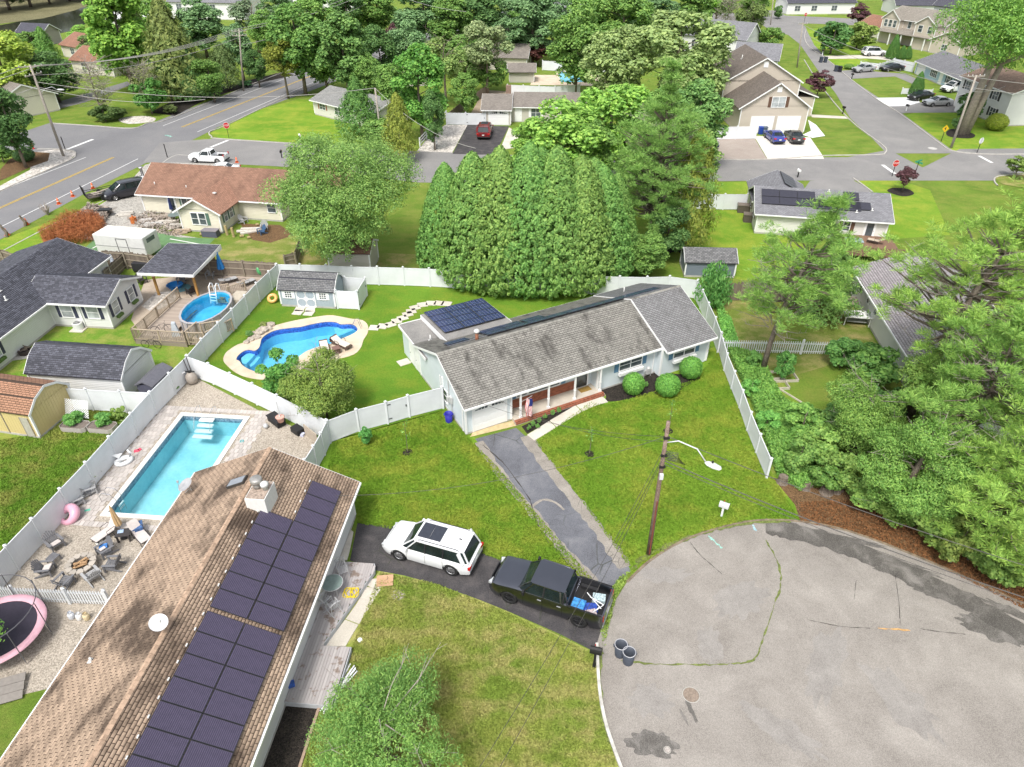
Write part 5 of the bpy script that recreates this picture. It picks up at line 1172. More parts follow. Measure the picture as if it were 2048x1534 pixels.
F20 = fr(-29.55,46.9,-6.9)
dk = froot(F20,'pool_deck','weathered wooden deck with railings around the oval above-ground pool','deck')
M_dkb = varied('deck_board',(.36,.30,.25),.2,.85); bw = .14
def deckboards(root,x0,x1,y0,y1,z,cap=300,holes=None,mat=M_dkb):
 me = None; y = y0; k = 0
 while y < y1-.02:
  ob('deck_board',MB().box(x0,x1,0,bw-.012,-.03,0).mesh('deck_board',mat) if me is None else me,root,(0,y,z)) if holes is None else None
  if me is None and holes is None: me = root.children[-1].data if root.children else None
  y += bw; k += 1
def boards(root,x0,x1,y0,y1,z,mat):
 me = MB().box(x0,x1,0,bw-.012,-.03,0).mesh('deck_board',mat); y = y0
 while y < y1-.02: ob('deck_board',me,root,(0,y,z)); y += bw
boards(dk,0,2.5,0,7.0,.35,M_dkb); boards(dk,2.5,4.3,0,1.0,.35,M_dkb); boards(dk,2.5,5.6,6.6,8.2,.35,M_dkb); boards(dk,1.6,6.6,8.2,12.0,.2,M_dkb)
part('deck_frame',MB().box(0,2.5,-.03,-.003,0,.3).box(2.5,4.3,-.03,-.003,0,.3).box(-.03,-.003,0,7,0,.3),M_woodp,dk)
M_bal = varied('baluster',(.38,.31,.23),.2,.85); bme = MB().box(-.02,.02,-.02,.02,.12,.95).mesh('baluster',M_bal)
def railing(root,a,b,z=.35,lean=False):
 a = Vector((*a,z)); b = Vector((*b,z)); d = b-a; n = int(d.length/.14)
 for i in range(n): ob('baluster',bme,root,a+d*((i+.5)/n))
 part('hand_rail',MB().beam(a+Vector((0,0,.98)),b+Vector((0,0,.98)),.12,.04),M_bal,root); part('bottom_rail',MB().beam(a+Vector((0,0,.12)),b+Vector((0,0,.12)),.04,.08),M_bal,root)
 m = max(1,round(d.length/2))
 for i in range(m+1): c = a+d*(i/m); part('post',MB().cbox((c.x,c.y,z+.45),(.09,.09,1.15)),M_bal,root)
for a,b in (((0,0),(0,7)),((0,0),(4.3,0)),((4.3,0),(4.5,1.6)),((4.5,0),(5.9,.1)),((5.9,.1),(7.0,2.4)),((2.6,7.4),(4.0,8.2)),((4.2,7.6),(5.2,8.8)),((4.9,1.4),(6.6,2.3))): railing(dk,a,b)
part('steps',MB().box(3.0,4.3,6.6,6.9,.35,.6).box(3.0,4.3,6.9,7.4,.35,.85),M_dkb,dk); part('storage_box',MB().box(5.0,6.0,6.0,7.6,.35,1.05),plain('box_beige',(.46,.41,.33),.7),dk)
ap = thing('above_ground_pool','oval above-ground pool with bright blue water and grey wall panels','pool',F20.o,F20.a)
C0 = Vector((4.05,4.15)); rx,ry = 1.75,2.75; N_ = 18; el = lambda k,s=1: (C0.x+(rx*s)*cos(2*pi*k/N_),C0.y+(ry*s)*sin(2*pi*k/N_))
M_pw = plain('pool_wall',(.52,.48,.44),.5,.08,3); M_pr = plain('pool_rim',(.38,.37,.38),.5)
for k in range(N_):
 a,b = el(k),el(k+1); part('wall_panel',MB().prism([(a[0],a[1],0),(b[0],b[1],0),(b[0],b[1],1.25),(a[0],a[1],1.25)],(Vector((C0.x,C0.y,0))-Vector((a[0],a[1],0))).normalized()*.03),M_pw,ap)
 p = el(k,1.015); part('upright',MB().cbox((p[0],p[1],.63),(.14,.1,1.28),math.atan2(a[1]-C0.y,a[0]-C0.x)+pi/2),M_pr,ap)
 i0,i1,o0,o1 = el(k,.96),el(k+1,.96),el(k,1.04),el(k+1,1.04); part('rim_segment',MB().prism([(i0[0],i0[1],1.27),(o0[0],o0[1],1.27),(o1[0],o1[1],1.27),(i1[0],i1[1],1.27)],(0,0,.05)),M_pr,ap)
lin = MB();
for k in range(N_): a,b = el(k,.97),el(k+1,.97); lin.quad((a[0],a[1],1.26),(b[0],b[1],1.26),(b[0],b[1],.1),(a[0],a[1],.1))
lin.poly([el(k,.97) for k in range(N_)],.1); part('liner',lin,ground_mat('liner_sky',((.06,.42,.66),(.10,.52,.74),(.15,.58,.78)),1,30,fineamt=.05),ap)
part('water',MB().poly([el(k,.968) for k in range(N_)],1.08),pool_water('water_sky',(.65,.90,.96)),ap)
lad = MB()
for y in (5.6,6.05): lad.tube([(3.7,y+.5,.4),(3.7,y+.45,2.1),(3.72,y+.2,2.25),(3.75,y-.1,2.1),(3.8,y-.4,.6)],.035)
lad = MB()
for x in (3.3,3.85): lad.tube([(x,7.1,.8),(x,7.0,1.95),(x,6.75,2.1),(x,6.45,1.95),(x,6.1,.5)],.04)
for z,y in ((1.25,6.28),(1.0,6.22),(.75,6.16)): lad.box(3.3,3.85,y-.08,y+.08,z-.02,z+.02)
part('ladder',lad,M_trim,ap)
F21 = fr(-40.0,62.7,-10.8); tr = froot(F21,'box_trailer','old white box trailer parked on the green court','trailer'); M_tr = plain('trailer_white',(.66,.66,.64),.5,.08,2)
tb = MB(); tb.box(0,5.3,0,2.3,.5,2.45); part('body',tb,M_tr,tr,bevel=.08); part('roof_panel',MB().box(.15,5.15,.12,2.18,2.451,2.475),plain('trailer_roof',(.72,.69,.62),.6,.06,1.5),tr)
d = MB().box(2.4,2.44,-.03,-.003,.6,2.2).box(3.5,3.54,-.03,-.003,.6,2.2).box(2.44,3.5,-.03,-.003,2.16,2.2); part('door_frame',d,plain('black_metal',(.02,.02,.02),.4),tr); part('rub_rail',MB().box(0,5.3,-.03,-.003,1.35,1.39),plain('rail_grey',(.3,.3,.3),.5),tr)
part('window',MB().box(5.303,5.32,.5,1.7,1.75,2.15),M_glass,tr)
for x in (1.9,2.8): part('wheel',MB().tube([(x,-.05,.35),(x,.2,.35)],.35,16),plain('rubber',(.02,.02,.02),.8),tr)
F22 = F2
fd = froot(F2,'front_deck','grey weathered front deck with patio set along the brown roof house','deck'); M_fdk = varied('deck_grey',(.40,.37,.36),.16,.8,stain=((.16,.10,.06),(.5,.5,1),.56,.64,.7,0))
def L2(px,py,z):
 v = F2.I @ G(px,py,z); return (v.x,v.y)
P1 = [L2(673,1127,.35),L2(749,1127,.35),L2(749,1140,.35),L2(644,1291,.35),L2(702,1294,.35),L2(667,1411,.35),L2(562,1401,.35)]
yb = 8.47
def clip_spans(poly,y):
 xs = []
 for i in range(len(poly)):
  (x0,y0),(x1,y1) = poly[i],poly[(i+1) % len(poly)]
  if (y0 <= y < y1) or (y1 <= y < y0): xs.append(x0+(x1-x0)*(y-y0)/(y1-y0))
 xs.sort(); return list(zip(xs[::2],xs[1::2]))
P1 = [(min(p[0] for p in P1),yb)]+P1[1:6]+[(max(p[0] for p in P1),yb)]
y = yb;
while y < max(p[1] for p in P1):
 for x0,x1 in clip_spans(P1,y+bw/2):
  x = x0
  while x < x1-.05:
   e = min(x1,x+3.6); part('deck_board',MB().box(x+.004,e-.004,y,y+bw-.01,.32,.35),M_fdk,fd); x = e
 y += bw
sk = MB()
for a,b in zip(P1,P1[1:]): sk.beam((a[0],a[1],.17),(b[0],b[1],.17),.04,.30)
part('deck_skirt',sk,plain('skirt_grey',(.45,.46,.48),.7,.1),fd)
# trees and plants
M_leaf = leaf_mat(); M_need = leaf_mat('needle',.2,.6)
M_bark = ground_mat('bark',((.10,.075,.055),(.17,.135,.105),(.27,.23,.19)),1.5,14,bump=1,bd=.04); M_bare = plain('bare_twig',(.30,.26,.23),.9,.3,6)
def card_mesh(name,C,N,ln,wd,q,mat,droop=0,fold=True):
 """many leaf-sized rhombi: centres C, facing N"""
 n = len(C); r = q.normal(size=(n,3)); t = np.cross(N,r); t /= np.linalg.norm(t,axis=1)[:,None]+1e-9
 if droop: t[:,2] -= droop; t /= np.linalg.norm(t,axis=1)[:,None]
 b = np.cross(N,t); b /= np.linalg.norm(b,axis=1)[:,None]+1e-9
 L = (ln*q.uniform(.65,1.35,n))[:,None]; Wd = (wd*q.uniform(.7,1.3,n))[:,None]
 vs = np.stack([C-t*L*.5,C-b*Wd*.5-t*L*.05+N*Wd*.15,C+t*L*.5,C+b*Wd*.5-t*L*.05+N*Wd*.15],1).reshape(-1,3).astype(np.float32)
 me = bpy.data.meshes.new(name); me.vertices.add(n*4); me.vertices.foreach_set('co',vs.ravel()); me.loops.add(n*4)
 me.loops.foreach_set('vertex_index',np.arange(n*4,dtype=np.int32)); me.polygons.add(n); me.polygons.foreach_set('loop_start',np.arange(0,n*4,4,dtype=np.int32))
 me.update(calc_edges=True); me.materials.append(mat); return me
def unit(q,n):
 v = q.normal(size=(n,3)); return v/np.linalg.norm(v,axis=1)[:,None]
def trunk_mesh(H,r0,limbs,q,lean=(0,0),n=8,top=.85):
 mb = MB(); pts = [];
 for k in range(6):
  t = k/5; pts.append((lean[0]*t*t+q.uniform(-.12,.12)*t*r0*6,lean[1]*t*t+q.uniform(-.12,.12)*t*r0*6,H*top*t-.1*(k == 0)))
 mb.tube(pts,[r0*(1-.8*k/5) for k in range(6)],n)
 for (z,e) in limbs:
  t = z/(H*top); i = min(4,int(t*5)); a = Vector(pts[i]).lerp(Vector(pts[i+1]),t*5-i); e = Vector(e); m = a.lerp(e,.5)+Vector((0,0,(e-a).length*-.06))
  rr = r0*(1-.8*t)*.55; mb.tube([a,m,e],[rr,rr*.6,rr*.18],5)
 return mb
def mk_oak(H,Rr,base,q,nl=26,per=1000,leaf=.2,open_=.0,limbs=True,spread=1.0,squash=1.0):
 cz = base+(H-base)*.52; hz = (H-base)*.5; Cs = []; Ns = []; lim = []
 for i in range(nl):
  d = unit(q,1)[0]; k = q.uniform(.35,1)**.5
  rl = Rr*q.uniform(.22,.38); c = np.array([d[0]*(Rr-rl)*k*spread,d[1]*(Rr-rl)*k*spread,cz+d[2]*(hz-rl*.7)*k])
  m = int(per*(rl/(Rr*.3))**2); u = unit(q,m); u[:,2] = np.where(u[:,2] < -.3,-u[:,2],u[:,2]); rad = rl*q.uniform(.55,1.08,m)**.7
  g = unit(q,14)*rl*.8; gi = q.integers(0,14,m//2); P = c+u*rad[:,None]*np.array([1,1,.8*squash]); P[:m//2] = c+g[gi]+unit(q,m//2)*(rl*.3*q.uniform(.2,1,m//2))[:,None]
  Cs.append(P); nn = (P-c)/rl*.7+np.array([0,0,.55])+q.normal(size=(m,3))*.45; Ns.append(nn/np.linalg.norm(nn,axis=1)[:,None])
  lim.append((max(base*.7,min(H*.7,c[2]-rl*1.2)),tuple(c)))
 return np.concatenate(Cs),np.concatenate(Ns),lim
def mk_spire(H,Rr,base,q,n=9000,shape=.75,rough_=.14):
 t = q.uniform(0,1,n)**.8; z = base+(H-base)*t; prof = np.minimum(1,(1-t)**shape*1.25)*np.minimum(1,.62+t*4)
 a = q.uniform(0,2*pi,n); w = 1+rough_*(np.sin(a*5+z*2.1)+.6*np.sin(a*11-z*3.7)); rad = Rr*prof*w*q.uniform(.66,1.0,n)*(1+.10*np.sin(a*23+z*9.0)*np.cos(z*7.3-a*9))
 P = np.stack([rad*np.cos(a),rad*np.sin(a),z+q.normal(size=n)*.12],1); N = np.stack([np.cos(a),np.sin(a),np.full(n,.45)],1)+q.normal(size=(n,3))*.35
 return P,N/np.linalg.norm(N,axis=1)[:,None],[]
def mk_tufts(H,Rr,q,k=3000,per=13,shape=.62,tr=.19):
 t = q.uniform(0,1,k)**.85; a = q.uniform(0,2*pi,k); prof = np.minimum(1,(1-t)**shape*1.2)*np.minimum(1,.7+t*3); rad = Rr*prof*q.uniform(.86,1.05,k)
 c = np.stack([rad*np.cos(a),rad*np.sin(a),.1+H*t],1); i = np.repeat(np.arange(k),per); u = unit(q,len(i)); r_ = tr*q.uniform(.65,1.3,k)
 P = c[i]+u*(r_[i]*q.uniform(.4,1,len(i)))[:,None]*np.array([1,1,1.25]); o = np.stack([np.cos(a),np.sin(a),np.full(k,.5)],1)[i]; N = u*.8+o*.7+q.normal(size=u.shape)*.25
 return P,N/np.linalg.norm(N,axis=1)[:,None],[]
def mk_pine(H,Rr,base,q,whorls=11,per=7,tuft=.5,blades=22,dens=1.0,flat=.5,needle=.3):
 Tc = []; lim = []
 for w in range(whorls):
  t = (w+.5)/whorls; z = base+(H-base)*t; rr = Rr*(math.sin(min(1,.25+t*.95)*pi)**.6 if flat else (1-t)**.8+.15)
  for k in range(per):
   a = 2*pi*(k+q.uniform(-.4,.4))/per+w*1.3; L = rr*q.uniform(.55,1.1); e = np.array([cos(a)*L,sin(a)*L,z+L*q.uniform(-.02,.3)]); lim.append((z*.93,tuple(e)))
   s = np.array([0,0,z]); m = max(8,int(13*dens*L/2))
   for _ in range(max(2,m//6)):
    u = q.uniform(.5,1.05); pc = s+(e-s)*u+q.normal(size=3)*np.array([.26,.26,.14])*L*.6; lim.append((z*.93,tuple(pc))) if q.random() < .25 else None
    for _ in range(9): Tc.append(pc+q.normal(size=3)*np.array([.24,.24,.10]))
 for _ in range(int(40*dens)): Tc.append(np.array([q.normal()*Rr*.2,q.normal()*Rr*.2,H-q.uniform(0,.12)*H]))
 Tc = np.array(Tc); m = len(Tc); sz = tuft*q.uniform(.6,1.3,m)
 idx = np.repeat(np.arange(m),blades); d = unit(q,len(idx)); d[:,2] = np.abs(d[:,2])*.9-.12; d /= np.linalg.norm(d,axis=1)[:,None]
 return Tc,idx,d,sz,lim,needle
def blade_mesh(name,Tc,idx,d,sz,needle,q,mat,wid=.16):
 n = len(idx); C = Tc[idx]; L = (sz[idx]*q.uniform(.7,1.1,n))[:,None]; r = q.normal(size=(n,3)); s = np.cross(d,r); s /= np.linalg.norm(s,axis=1)[:,None]; w = L*wid
 a = C+d*L*.18; vs = np.stack([a-s*w*.5,a+d*L*.55+s*w*.7,a+d*L],1)
 vs = np.stack([a,a+d*L*.5-s*w*.5,a+d*L,a+d*L*.5+s*w*.5],1).reshape(-1,3).astype(np.float32)
 me = bpy.data.meshes.new(name); me.vertices.add(n*4); me.vertices.foreach_set('co',vs.ravel()); me.loops.add(n*4); me.loops.foreach_set('vertex_index',np.arange(n*4,dtype=np.int32))
 me.polygons.add(n); me.polygons.foreach_set('loop_start',np.arange(0,n*4,4,dtype=np.int32)); me.update(calc_edges=True); me.materials.append(mat); return me
def twig_mb(H,Rr,base,q,n=60,r=.02):
 mb = MB()
 for i in range(n):
  z = q.uniform(base,H*.9); a = q.uniform(0,2*pi); L = Rr*q.uniform(.4,1); p = Vector((cos(a)*L*.15,sin(a)*L*.15,z)); e = Vector((cos(a)*L,sin(a)*L,z+L*q.uniform(0,.6)))
  m = p.lerp(e,.5)+Vector((q.normal()*.15,q.normal()*.15,q.normal()*.12)); mb.tube([p,m,e],[r*1.6,r,r*.4],3,False)
  for _ in range(3):
   s = m.lerp(e,q.uniform(0,.8)); mb.tube([s,s+Vector((q.normal()*.3,q.normal()*.3,q.uniform(.1,.5)))],[r*.7,r*.3],3,False)
 return mb
PROTO = {}
def proto(kind,var):
 """crown and trunk meshes at a nominal size, height 10 and crown radius 3.5"""
 k = (kind,var)
 if k in PROTO: return PROTO[k]
 q = np.random.default_rng(100+var*17+len(kind)*5+ord(kind[0])); H,Rr = 10.0,3.5; crown = None; tw = None; r0 = .2
 if kind == 'broad': P,N,lim = mk_oak(H,Rr,1.0,q,34,420); crown = card_mesh('crown',P,N,.30,.2,q,M_leaf)
 elif kind == 'tallbroad': P,N,lim = mk_oak(H,Rr*.9,1.0,q,34,420); crown = card_mesh('crown',P,N,.32,.22,q,M_leaf)
 elif kind == 'open': P,N,lim = mk_oak(H,Rr,3.0,q,15,380); crown = card_mesh('crown',P,N,.34,.2,q,M_leaf); tw = twig_mb(H,Rr,3.5,q,50)
 elif kind == 'spire': P,N,lim = mk_tufts(H,Rr,q); crown = card_mesh('crown',P,N,.26,.13,q,M_leaf,.4)
 elif kind == 'cedar': P,N,lim = mk_spire(H,Rr*.8,.9,q,8000,.55,.24); crown = card_mesh('crown',P,N,.36,.17,q,M_leaf,-.5)
 elif kind == 'spruce': P,N,lim = mk_spire(H,Rr,.6,q,9000,.95,.22); crown = card_mesh('crown',P,N,.45,.16,q,M_leaf,.4)
 elif kind == 'pine': Tc,idx,d,sz,lim,nl = mk_pine(H,Rr,3.2,q,10,7,.55,20,1.0); crown = blade_mesh('crown',Tc,idx,d,sz,nl,q,M_need); tw = twig_mb(H,Rr*.9,2.2,q,45,.025)
 elif kind == 'bare': P,N,lim = mk_oak(H,Rr,2.0,q,12,70); crown = card_mesh('crown',P,N,.26,.16,q,M_leaf); tw = twig_mb(H,Rr,1.8,q,150,.025); r0 = .13
 elif kind == 'maple': P,N,lim = mk_oak(H,Rr,2.2,q,20,330,squash=.6); crown = card_mesh('crown',P,N,.38,.26,q,M_leaf,.3); tw = twig_mb(H,Rr*.8,2,q,30,.03); r0 = .16
 elif kind == 'shrub':   # nominal height 2, radius 1
  P,N,lim = mk_oak(2.0,1.0,.05,q,16,260,squash=1); crown = card_mesh('crown',P,N,.15,.10,q,M_leaf); lim = []; H = 2.0; r0 = .05
 elif kind == 'ball':
  n = 5200; u = unit(q,n); rad = q.uniform(.8,1.02,n); P = u*rad[:,None]*np.array([1,1,.95])+np.array([0,0,.93]); N = u+q.normal(size=(n,3))*.35; N /= np.linalg.norm(N,axis=1)[:,None]
  crown = card_mesh('crown',P,N,.12,.08,q,M_leaf); lim = []; H = 2.0; r0 = .06
 elif kind == 'spray':
  n = 3600; a = q.uniform(0,2*pi,n); t = q.uniform(.1,1,n); el = q.uniform(.2,1.35,n); P = np.stack([np.cos(a)*np.cos(el)*t*1.1,np.sin(a)*np.cos(el)*t*1.1,np.sin(el)*t*2.0],1)
  N = unit(q,n)+np.array([0,0,.3]); N /= np.linalg.norm(N,axis=1)[:,None]; crown = card_mesh('crown',P,N,.2,.07,q,M_leaf,-1.2); lim = []; H = 2.0; r0 = .03
 tm = trunk_mesh(H,r0,lim[::2],q,n=7).mesh('trunk',M_bark,True)
 PROTO[k] = (crown,tm,tw.mesh('branches',M_bare if kind == 'bare' else M_bark) if tw else None,H); return PROTO[k]
TREES = []
def plant(kind,var,base,top,width,col,label,cat='tree',name=None,group=None,crown_only=False,world=None,hgt=None,rad=None,hmin=.5):
 g = G(*base) if world is None else Vector((*world,0)); H = hgt or max(hmin,height_at(g,top))
 Rr = rad or width/2*(depth((g.x,g.y,H*.6)))/FOC
 cm,tm,tw,Hn = proto(kind,var); Rn = 3.5 if Hn == 10 else 1.0
 if H > 40: print('TALL',label,H)
 r = thing(name or {'shrub': 'shrub','ball': 'shrub','spray': 'shrub','pine': 'pine_tree','spire': 'arborvitae','cedar': 'cedar_tree','spruce': 'spruce_tree'}.get(kind,'tree'),label,cat,g,rng.uniform(0,6.28),group)
 r.scale = (Rr/Rn,Rr/Rn,H/Hn); c = ob('crown',cm,r); c.color = (*col,1); ob('trunk',tm,r)
 if tw: ob('branches',tw,r)
 TREES.append((label,round(H,1),round(Rr,1))); return r
OL = (.20,.28,.09); GR = (.12,.23,.042); BR = (.17,.33,.045); DK = (.075,.16,.04); YG = (.26,.36,.045); CE = (.18,.225,.03); PU = (.10,.045,.05); BL = (.12,.22,.085)
S_ = 'small '
GA = 'row of large arborvitae behind the ranch house'
for i,(x,y,top,w) in enumerate([(900,545,332,130),(952,560,312,165),(1003,568,302,175),(1055,571,292,175),(1105,572,300,175),(1150,568,318,165),(1190,556,336,150),(1218,545,352,115),(980,530,318,160),(1078,535,302,160),(1175,530,322,160)]):
 plant('spire',i % 3,(x,y),top,w,(.115+.014*(i % 3),.25,.048),['leftmost tree of the big arborvitae mass behind the ranch house','second arborvitae from the left in the front of the mass','third arborvitae from the left in the front of the mass','arborvitae with the highest tip, left of the middle of the mass','arborvitae in the middle of the mass behind the ranch house','third arborvitae from the right in the front of the mass','second arborvitae from the right in the front of the mass','rightmost arborvitae, next to the dark pine','left one of the arborvitae at the back of the mass','middle one of the arborvitae at the back of the mass','right one of the arborvitae at the back of the mass'][i],group=GA)
T = plant
T('broad',1,(1288,556),462,100,GR,'small dark green maple between the arborvitae and the white fence')
T('cedar',0,(1368,505),262,120,CE,'yellow-green cedar on the right of the tall pine')
T('broad',2,(1122,415),200,230,(.17,.32,.045),'bright green rounded tree in front of the tall dark pine, left side')
T('broad',0,(1215,365),148,215,BR,'bright yellow-green tree behind the tall pine, left side'); T('tallbroad',1,(1385,335),150,160,(.12,.24,.06),'mid green tree behind the tall pine, right side')
T('cedar',1,(1340,420),260,110,DK,'dark evergreen directly under the tall pine')
T('broad',1,(1340,240),6,250,OL,'huge olive green oak left of the tall beige house'); T('broad',0,(1215,235),40,170,OL,'olive oak crown joined to the left of the huge oak')
T('broad',2,(1150,190),12,150,GR,'green tree above the small distant pool'); T('tallbroad',0,(1065,130),-20,130,BL,'blue-green tree at the top edge, above the dark red maple'); T('broad',1,(1240,130),-30,150,GR,'green tree at the top edge behind the huge oak')
T('tallbroad',2,(845,280),86,140,(.10,.25,.035),'bright green maple in the upper middle'); T('open',0,(893,215),62,110,(.15,.23,.055),'light olive tree behind the bright green maple'); T('open',1,(975,190),40,120,(.20,.26,.11),'pale tree with a leaning bare trunk, upper centre')
T('shrub',0,(975,185),100,90,GR,'dense green undergrowth below the pale leaning tree','shrub')
T('spruce',0,(722,272),150,95,(.08,.185,.035),'green spruce in front of the corner house'); T('cedar',2,(803,325),188,78,CE,'yellow-green cedar by the street, upper middle'); T('shrub',1,(765,300),235,90,GR,'loose green shrub between spruce and cedar','shrub')
T('tallbroad',1,(612,190),-5,150,(.10,.21,.04),'tall leafy tree above the corner lawn, left one of a pair'); T('tallbroad',0,(700,205),22,150,(.10,.20,.045),'tall leafy tree above the corner house'); T('open',1,(577,197),72,95,(.15,.18,.02),'small yellow-brown tree at the corner of the lawn')
T('broad',2,(655,185),60,110,GR,'mid green tree between the two tall leafy ones')
T('tallbroad',2,(765,175),50,100,DK,'dark green tree behind the utility pole'); T('broad',0,(850,95),-30,150,BL,'tree at the top edge above the street bend'); T('broad',2,(760,80),-30,110,GR,'tree at the top edge left of the utility pole')
T('broad',1,(940,105),-30,160,(.08,.165,.045),'broad tree at the top edge, upper centre'); T('tallbroad',1,(1015,130),30,100,BL,'blue-green tree beside the grey far roof'); T('broad',0,(1060,60),-50,130,GR,'tree crown cut by the top edge, centre')
T('broad',2,(930,150),70,110,GR,'green tree behind the pale leaning one')
T('tallbroad',0,(270,185),-40,170,(.14,.28,.03),'giant bright green tree at upper left'); T('spruce',1,(365,200),-15,130,(.14,.185,.045),'tall bronze-green conifer at upper left'); T('spruce',2,(300,170),-5,100,(.13,.19,.04),'bronze conifer behind the giant bright tree')
T('spruce',0,(395,200),95,95,(.08,.17,.045),'green spruce above the dark mulch bed'); T('cedar',0,(458,180),85,70,(.11,.17,.05),'loose cedar by the county road'); T('tallbroad',1,(490,165),40,80,BL,'blue-green tree by the second wooden pole'); T('open',0,(520,110),-10,110,(.12,.18,.09),'pale green tree in front of the big far house')
T('broad',2,(415,115),-5,120,BL,'green tree in front of the long white far house'); T('bare',0,(207,236),108,105,(.22,.25,.12),'nearly bare grey tree on the lawn at upper left'); T('bare',1,(305,222),118,70,(.22,.25,.10),'thin twiggy tree beside the bronze conifer')
T('shrub',2,(305,228),152,80,(.07,.19,.03),'dense green small tree on the mulch at upper left','tree',name='tree'); T('shrub',0,(212,243),208,62,(.07,.12,.03),'low dark juniper mound on the lawn at upper left','shrub'); T('shrub',1,(240,238),214,40,(.07,.12,.03),'small dark juniper behind the larger mound','shrub')
T('shrub',1,(345,227),208,36,(.10,.14,.04),'small shrub at the end of the mulch bed','shrub'); T('shrub',2,(492,174),160,34,(.06,.17,.06),'blue-green shrub beside the county road','shrub')
T('broad',0,(52,335),158,120,(.065,.14,.035),'dark round tree at the left edge beside the hydrant'); T('ball',0,(52,322),296,40,(.06,.13,.04),'small dark shrub under the dark round tree','shrub')
T('broad',1,(35,215),52,160,YG,'bright yellow-green spreading tree at the left edge'); T('broad',2,(120,205),105,120,(.08,.16,.045),'drooping green tree beside the cream house at upper left'); T('cedar',1,(110,150),55,55,(.10,.22,.04),'small green tree by the creek shed'); T('shrub',0,(8,325),290,50,GR,'leafy green shrub at the left edge','shrub')
T('open',2,(190,120),70,70,(.13,.22,.06),'light green tree between the far houses at upper left')
for i,(x,y,w) in enumerate([(-20,30,90),(20,20,80),(62,14,80),(100,8,80),(140,2,80),(180,-2,70),(215,-2,70),(0,0,90),(60,-10,90)]):
 T(['bare','broad','open'][i % 3],i % 3,(x,y),y-75,w*1.5,[(.16,.18,.10),(.10,.15,.06),(.14,.17,.08)][i % 3],'tree on the far bank of the creek, number %s from the left' % ['one','two','three','four','five','six','seven','eight','nine'][i],group='trees on the far bank of the creek',hmin=3)
for i,(b,t,w,l) in enumerate([((1078,133),84,62,'dark red maple next to the distant pool'),((788,122),45,45,'dark purple maple by the utility pole at upper centre'),((1633,196),140,62,'purple-leaved maple on the left of the right street'),((1804,384),333,46,'small purple maple beside the stop sign'),((1712,60),6,55,'purple tree in front of the red-brown far roof')]):
 T('maple',i % 2,b,t,w,PU if i != 0 else (.10,.04,.03),l)
T('shrub',0,(1660,108),38,90,(.07,.17,.04),'large dark green shrub group on the far right lawn','shrub'); T('shrub',1,(1712,98),42,80,(.15,.22,.04),'yellow-green shrub beside the large dark one','shrub')
for i,(b,t,w,l) in enumerate([((1782,118),70,24,'tallest of the three cone shrubs beside the white car'),((1801,118),91,17,'left one of the two small cone shrubs'),((1813,118),92,17,'right one of the two small cone shrubs'),((1829,194),144,27,'single cone shrub by the black and silver cars')]):
 T('spire',i % 3,b,t,w,(.065,.17,.03),l,'shrub',name='cone_shrub')
T('ball',0,(1697,138),127,20,GR,'round clipped shrub beside the silver car','shrub'); T('ball',0,(1777,137),125,18,GR,'round shrub behind the black sedan, left one','shrub',group='shrubs behind the black sedan'); T('ball',0,(1796,136),125,18,GR,'round shrub behind the black sedan, right one','shrub',group='shrubs behind the black sedan')
T('shrub',2,(1930,243),180,60,(.06,.14,.035),'dark leafy shrub by the big double trunk','shrub'); T('ball',0,(1988,260),225,42,(.20,.26,.02),'yellow-green round shrub in front of the two-storey house','shrub'); T('shrub',0,(1908,262),232,28,DK,'small dark shrub at the foot of the street pole','shrub')
T('maple',0,(2028,356),312,60,(.14,.22,.04),'young street tree at the right edge'); T('shrub',0,(1677,97),84,28,(.12,.16,.05),'low plants in front of the far shrub group','shrub')
T('broad',1,(1535,110),50,60,GR,'green tree at the left side of the right street'); T('open',0,(1495,95),-5,80,(.13,.19,.05),'loose yellow-green tree at the top, right of centre'); T('bare',1,(1452,60),-15,70,(.15,.17,.09),'grey twiggy tree beside the white far house'); T('broad',2,(1480,90),50,60,DK,'dark tree behind the tall beige house'); T('broad',0,(1395,25),-40,90,BR,'bright tree at the top edge, right of centre')
T('tallbroad',2,(1700,5),-40,60,GR,'tree at the top edge over the red-brown roof'); T('shrub',1,(1556,38),10,26,DK,'dark shrub in front of the distant white house','shrub'); T('broad',0,(1830,5),-40,80,GR,'tree at the top edge above the black roof')
for i,(x,y) in enumerate([(2030,60),(2060,110),(1990,40)]): T('broad',i,(x,y),y-70,90,[GR,BR,DK][i],['green tree behind the big double-trunk tree','tree at the right edge behind the big tree','dark tree at the top right'][i])
q = np.random.default_rng(5); g = G(1922,268)
bt = thing('large_street_tree','very large feathery tree with two pale trunks at the upper right','tree',g)
P,N,lim = mk_oak(19.5,10.5,8.0,q,44,620,spread=1.05); P[:,0] += 2.2; P[:,1] += 1.0
c = ob('crown',card_mesh('crown',P,N,.42,.16,q,M_leaf,.4),bt); c.color = (.12,.25,.035,1)
tmb = MB(); tmb.tube([(0,0,-.1),(.5,.2,6),(1.0,.4,11),(1.6,1,16)],[.62,.5,.38,.12],10); tmb.tube([(.8,.3,0),(1.8,.4,6),(3.0,.8,11),(5,1.5,15)],[.55,.45,.32,.1],10)
for e in ((-2,0,12.5),(6,-3,13),(2,3,15),(9,-1,14),(10,2,13),(-3,1,14)): tmb.tube([(1.6,.4,9.3),(e[0]*.6+.7,e[1]*.6,11),e],[.2,.14,.05],6)
part('trunk',tmb,plain('bark_pale',(.28,.24,.20),.9,.25,4,bump=.6),bt,True)
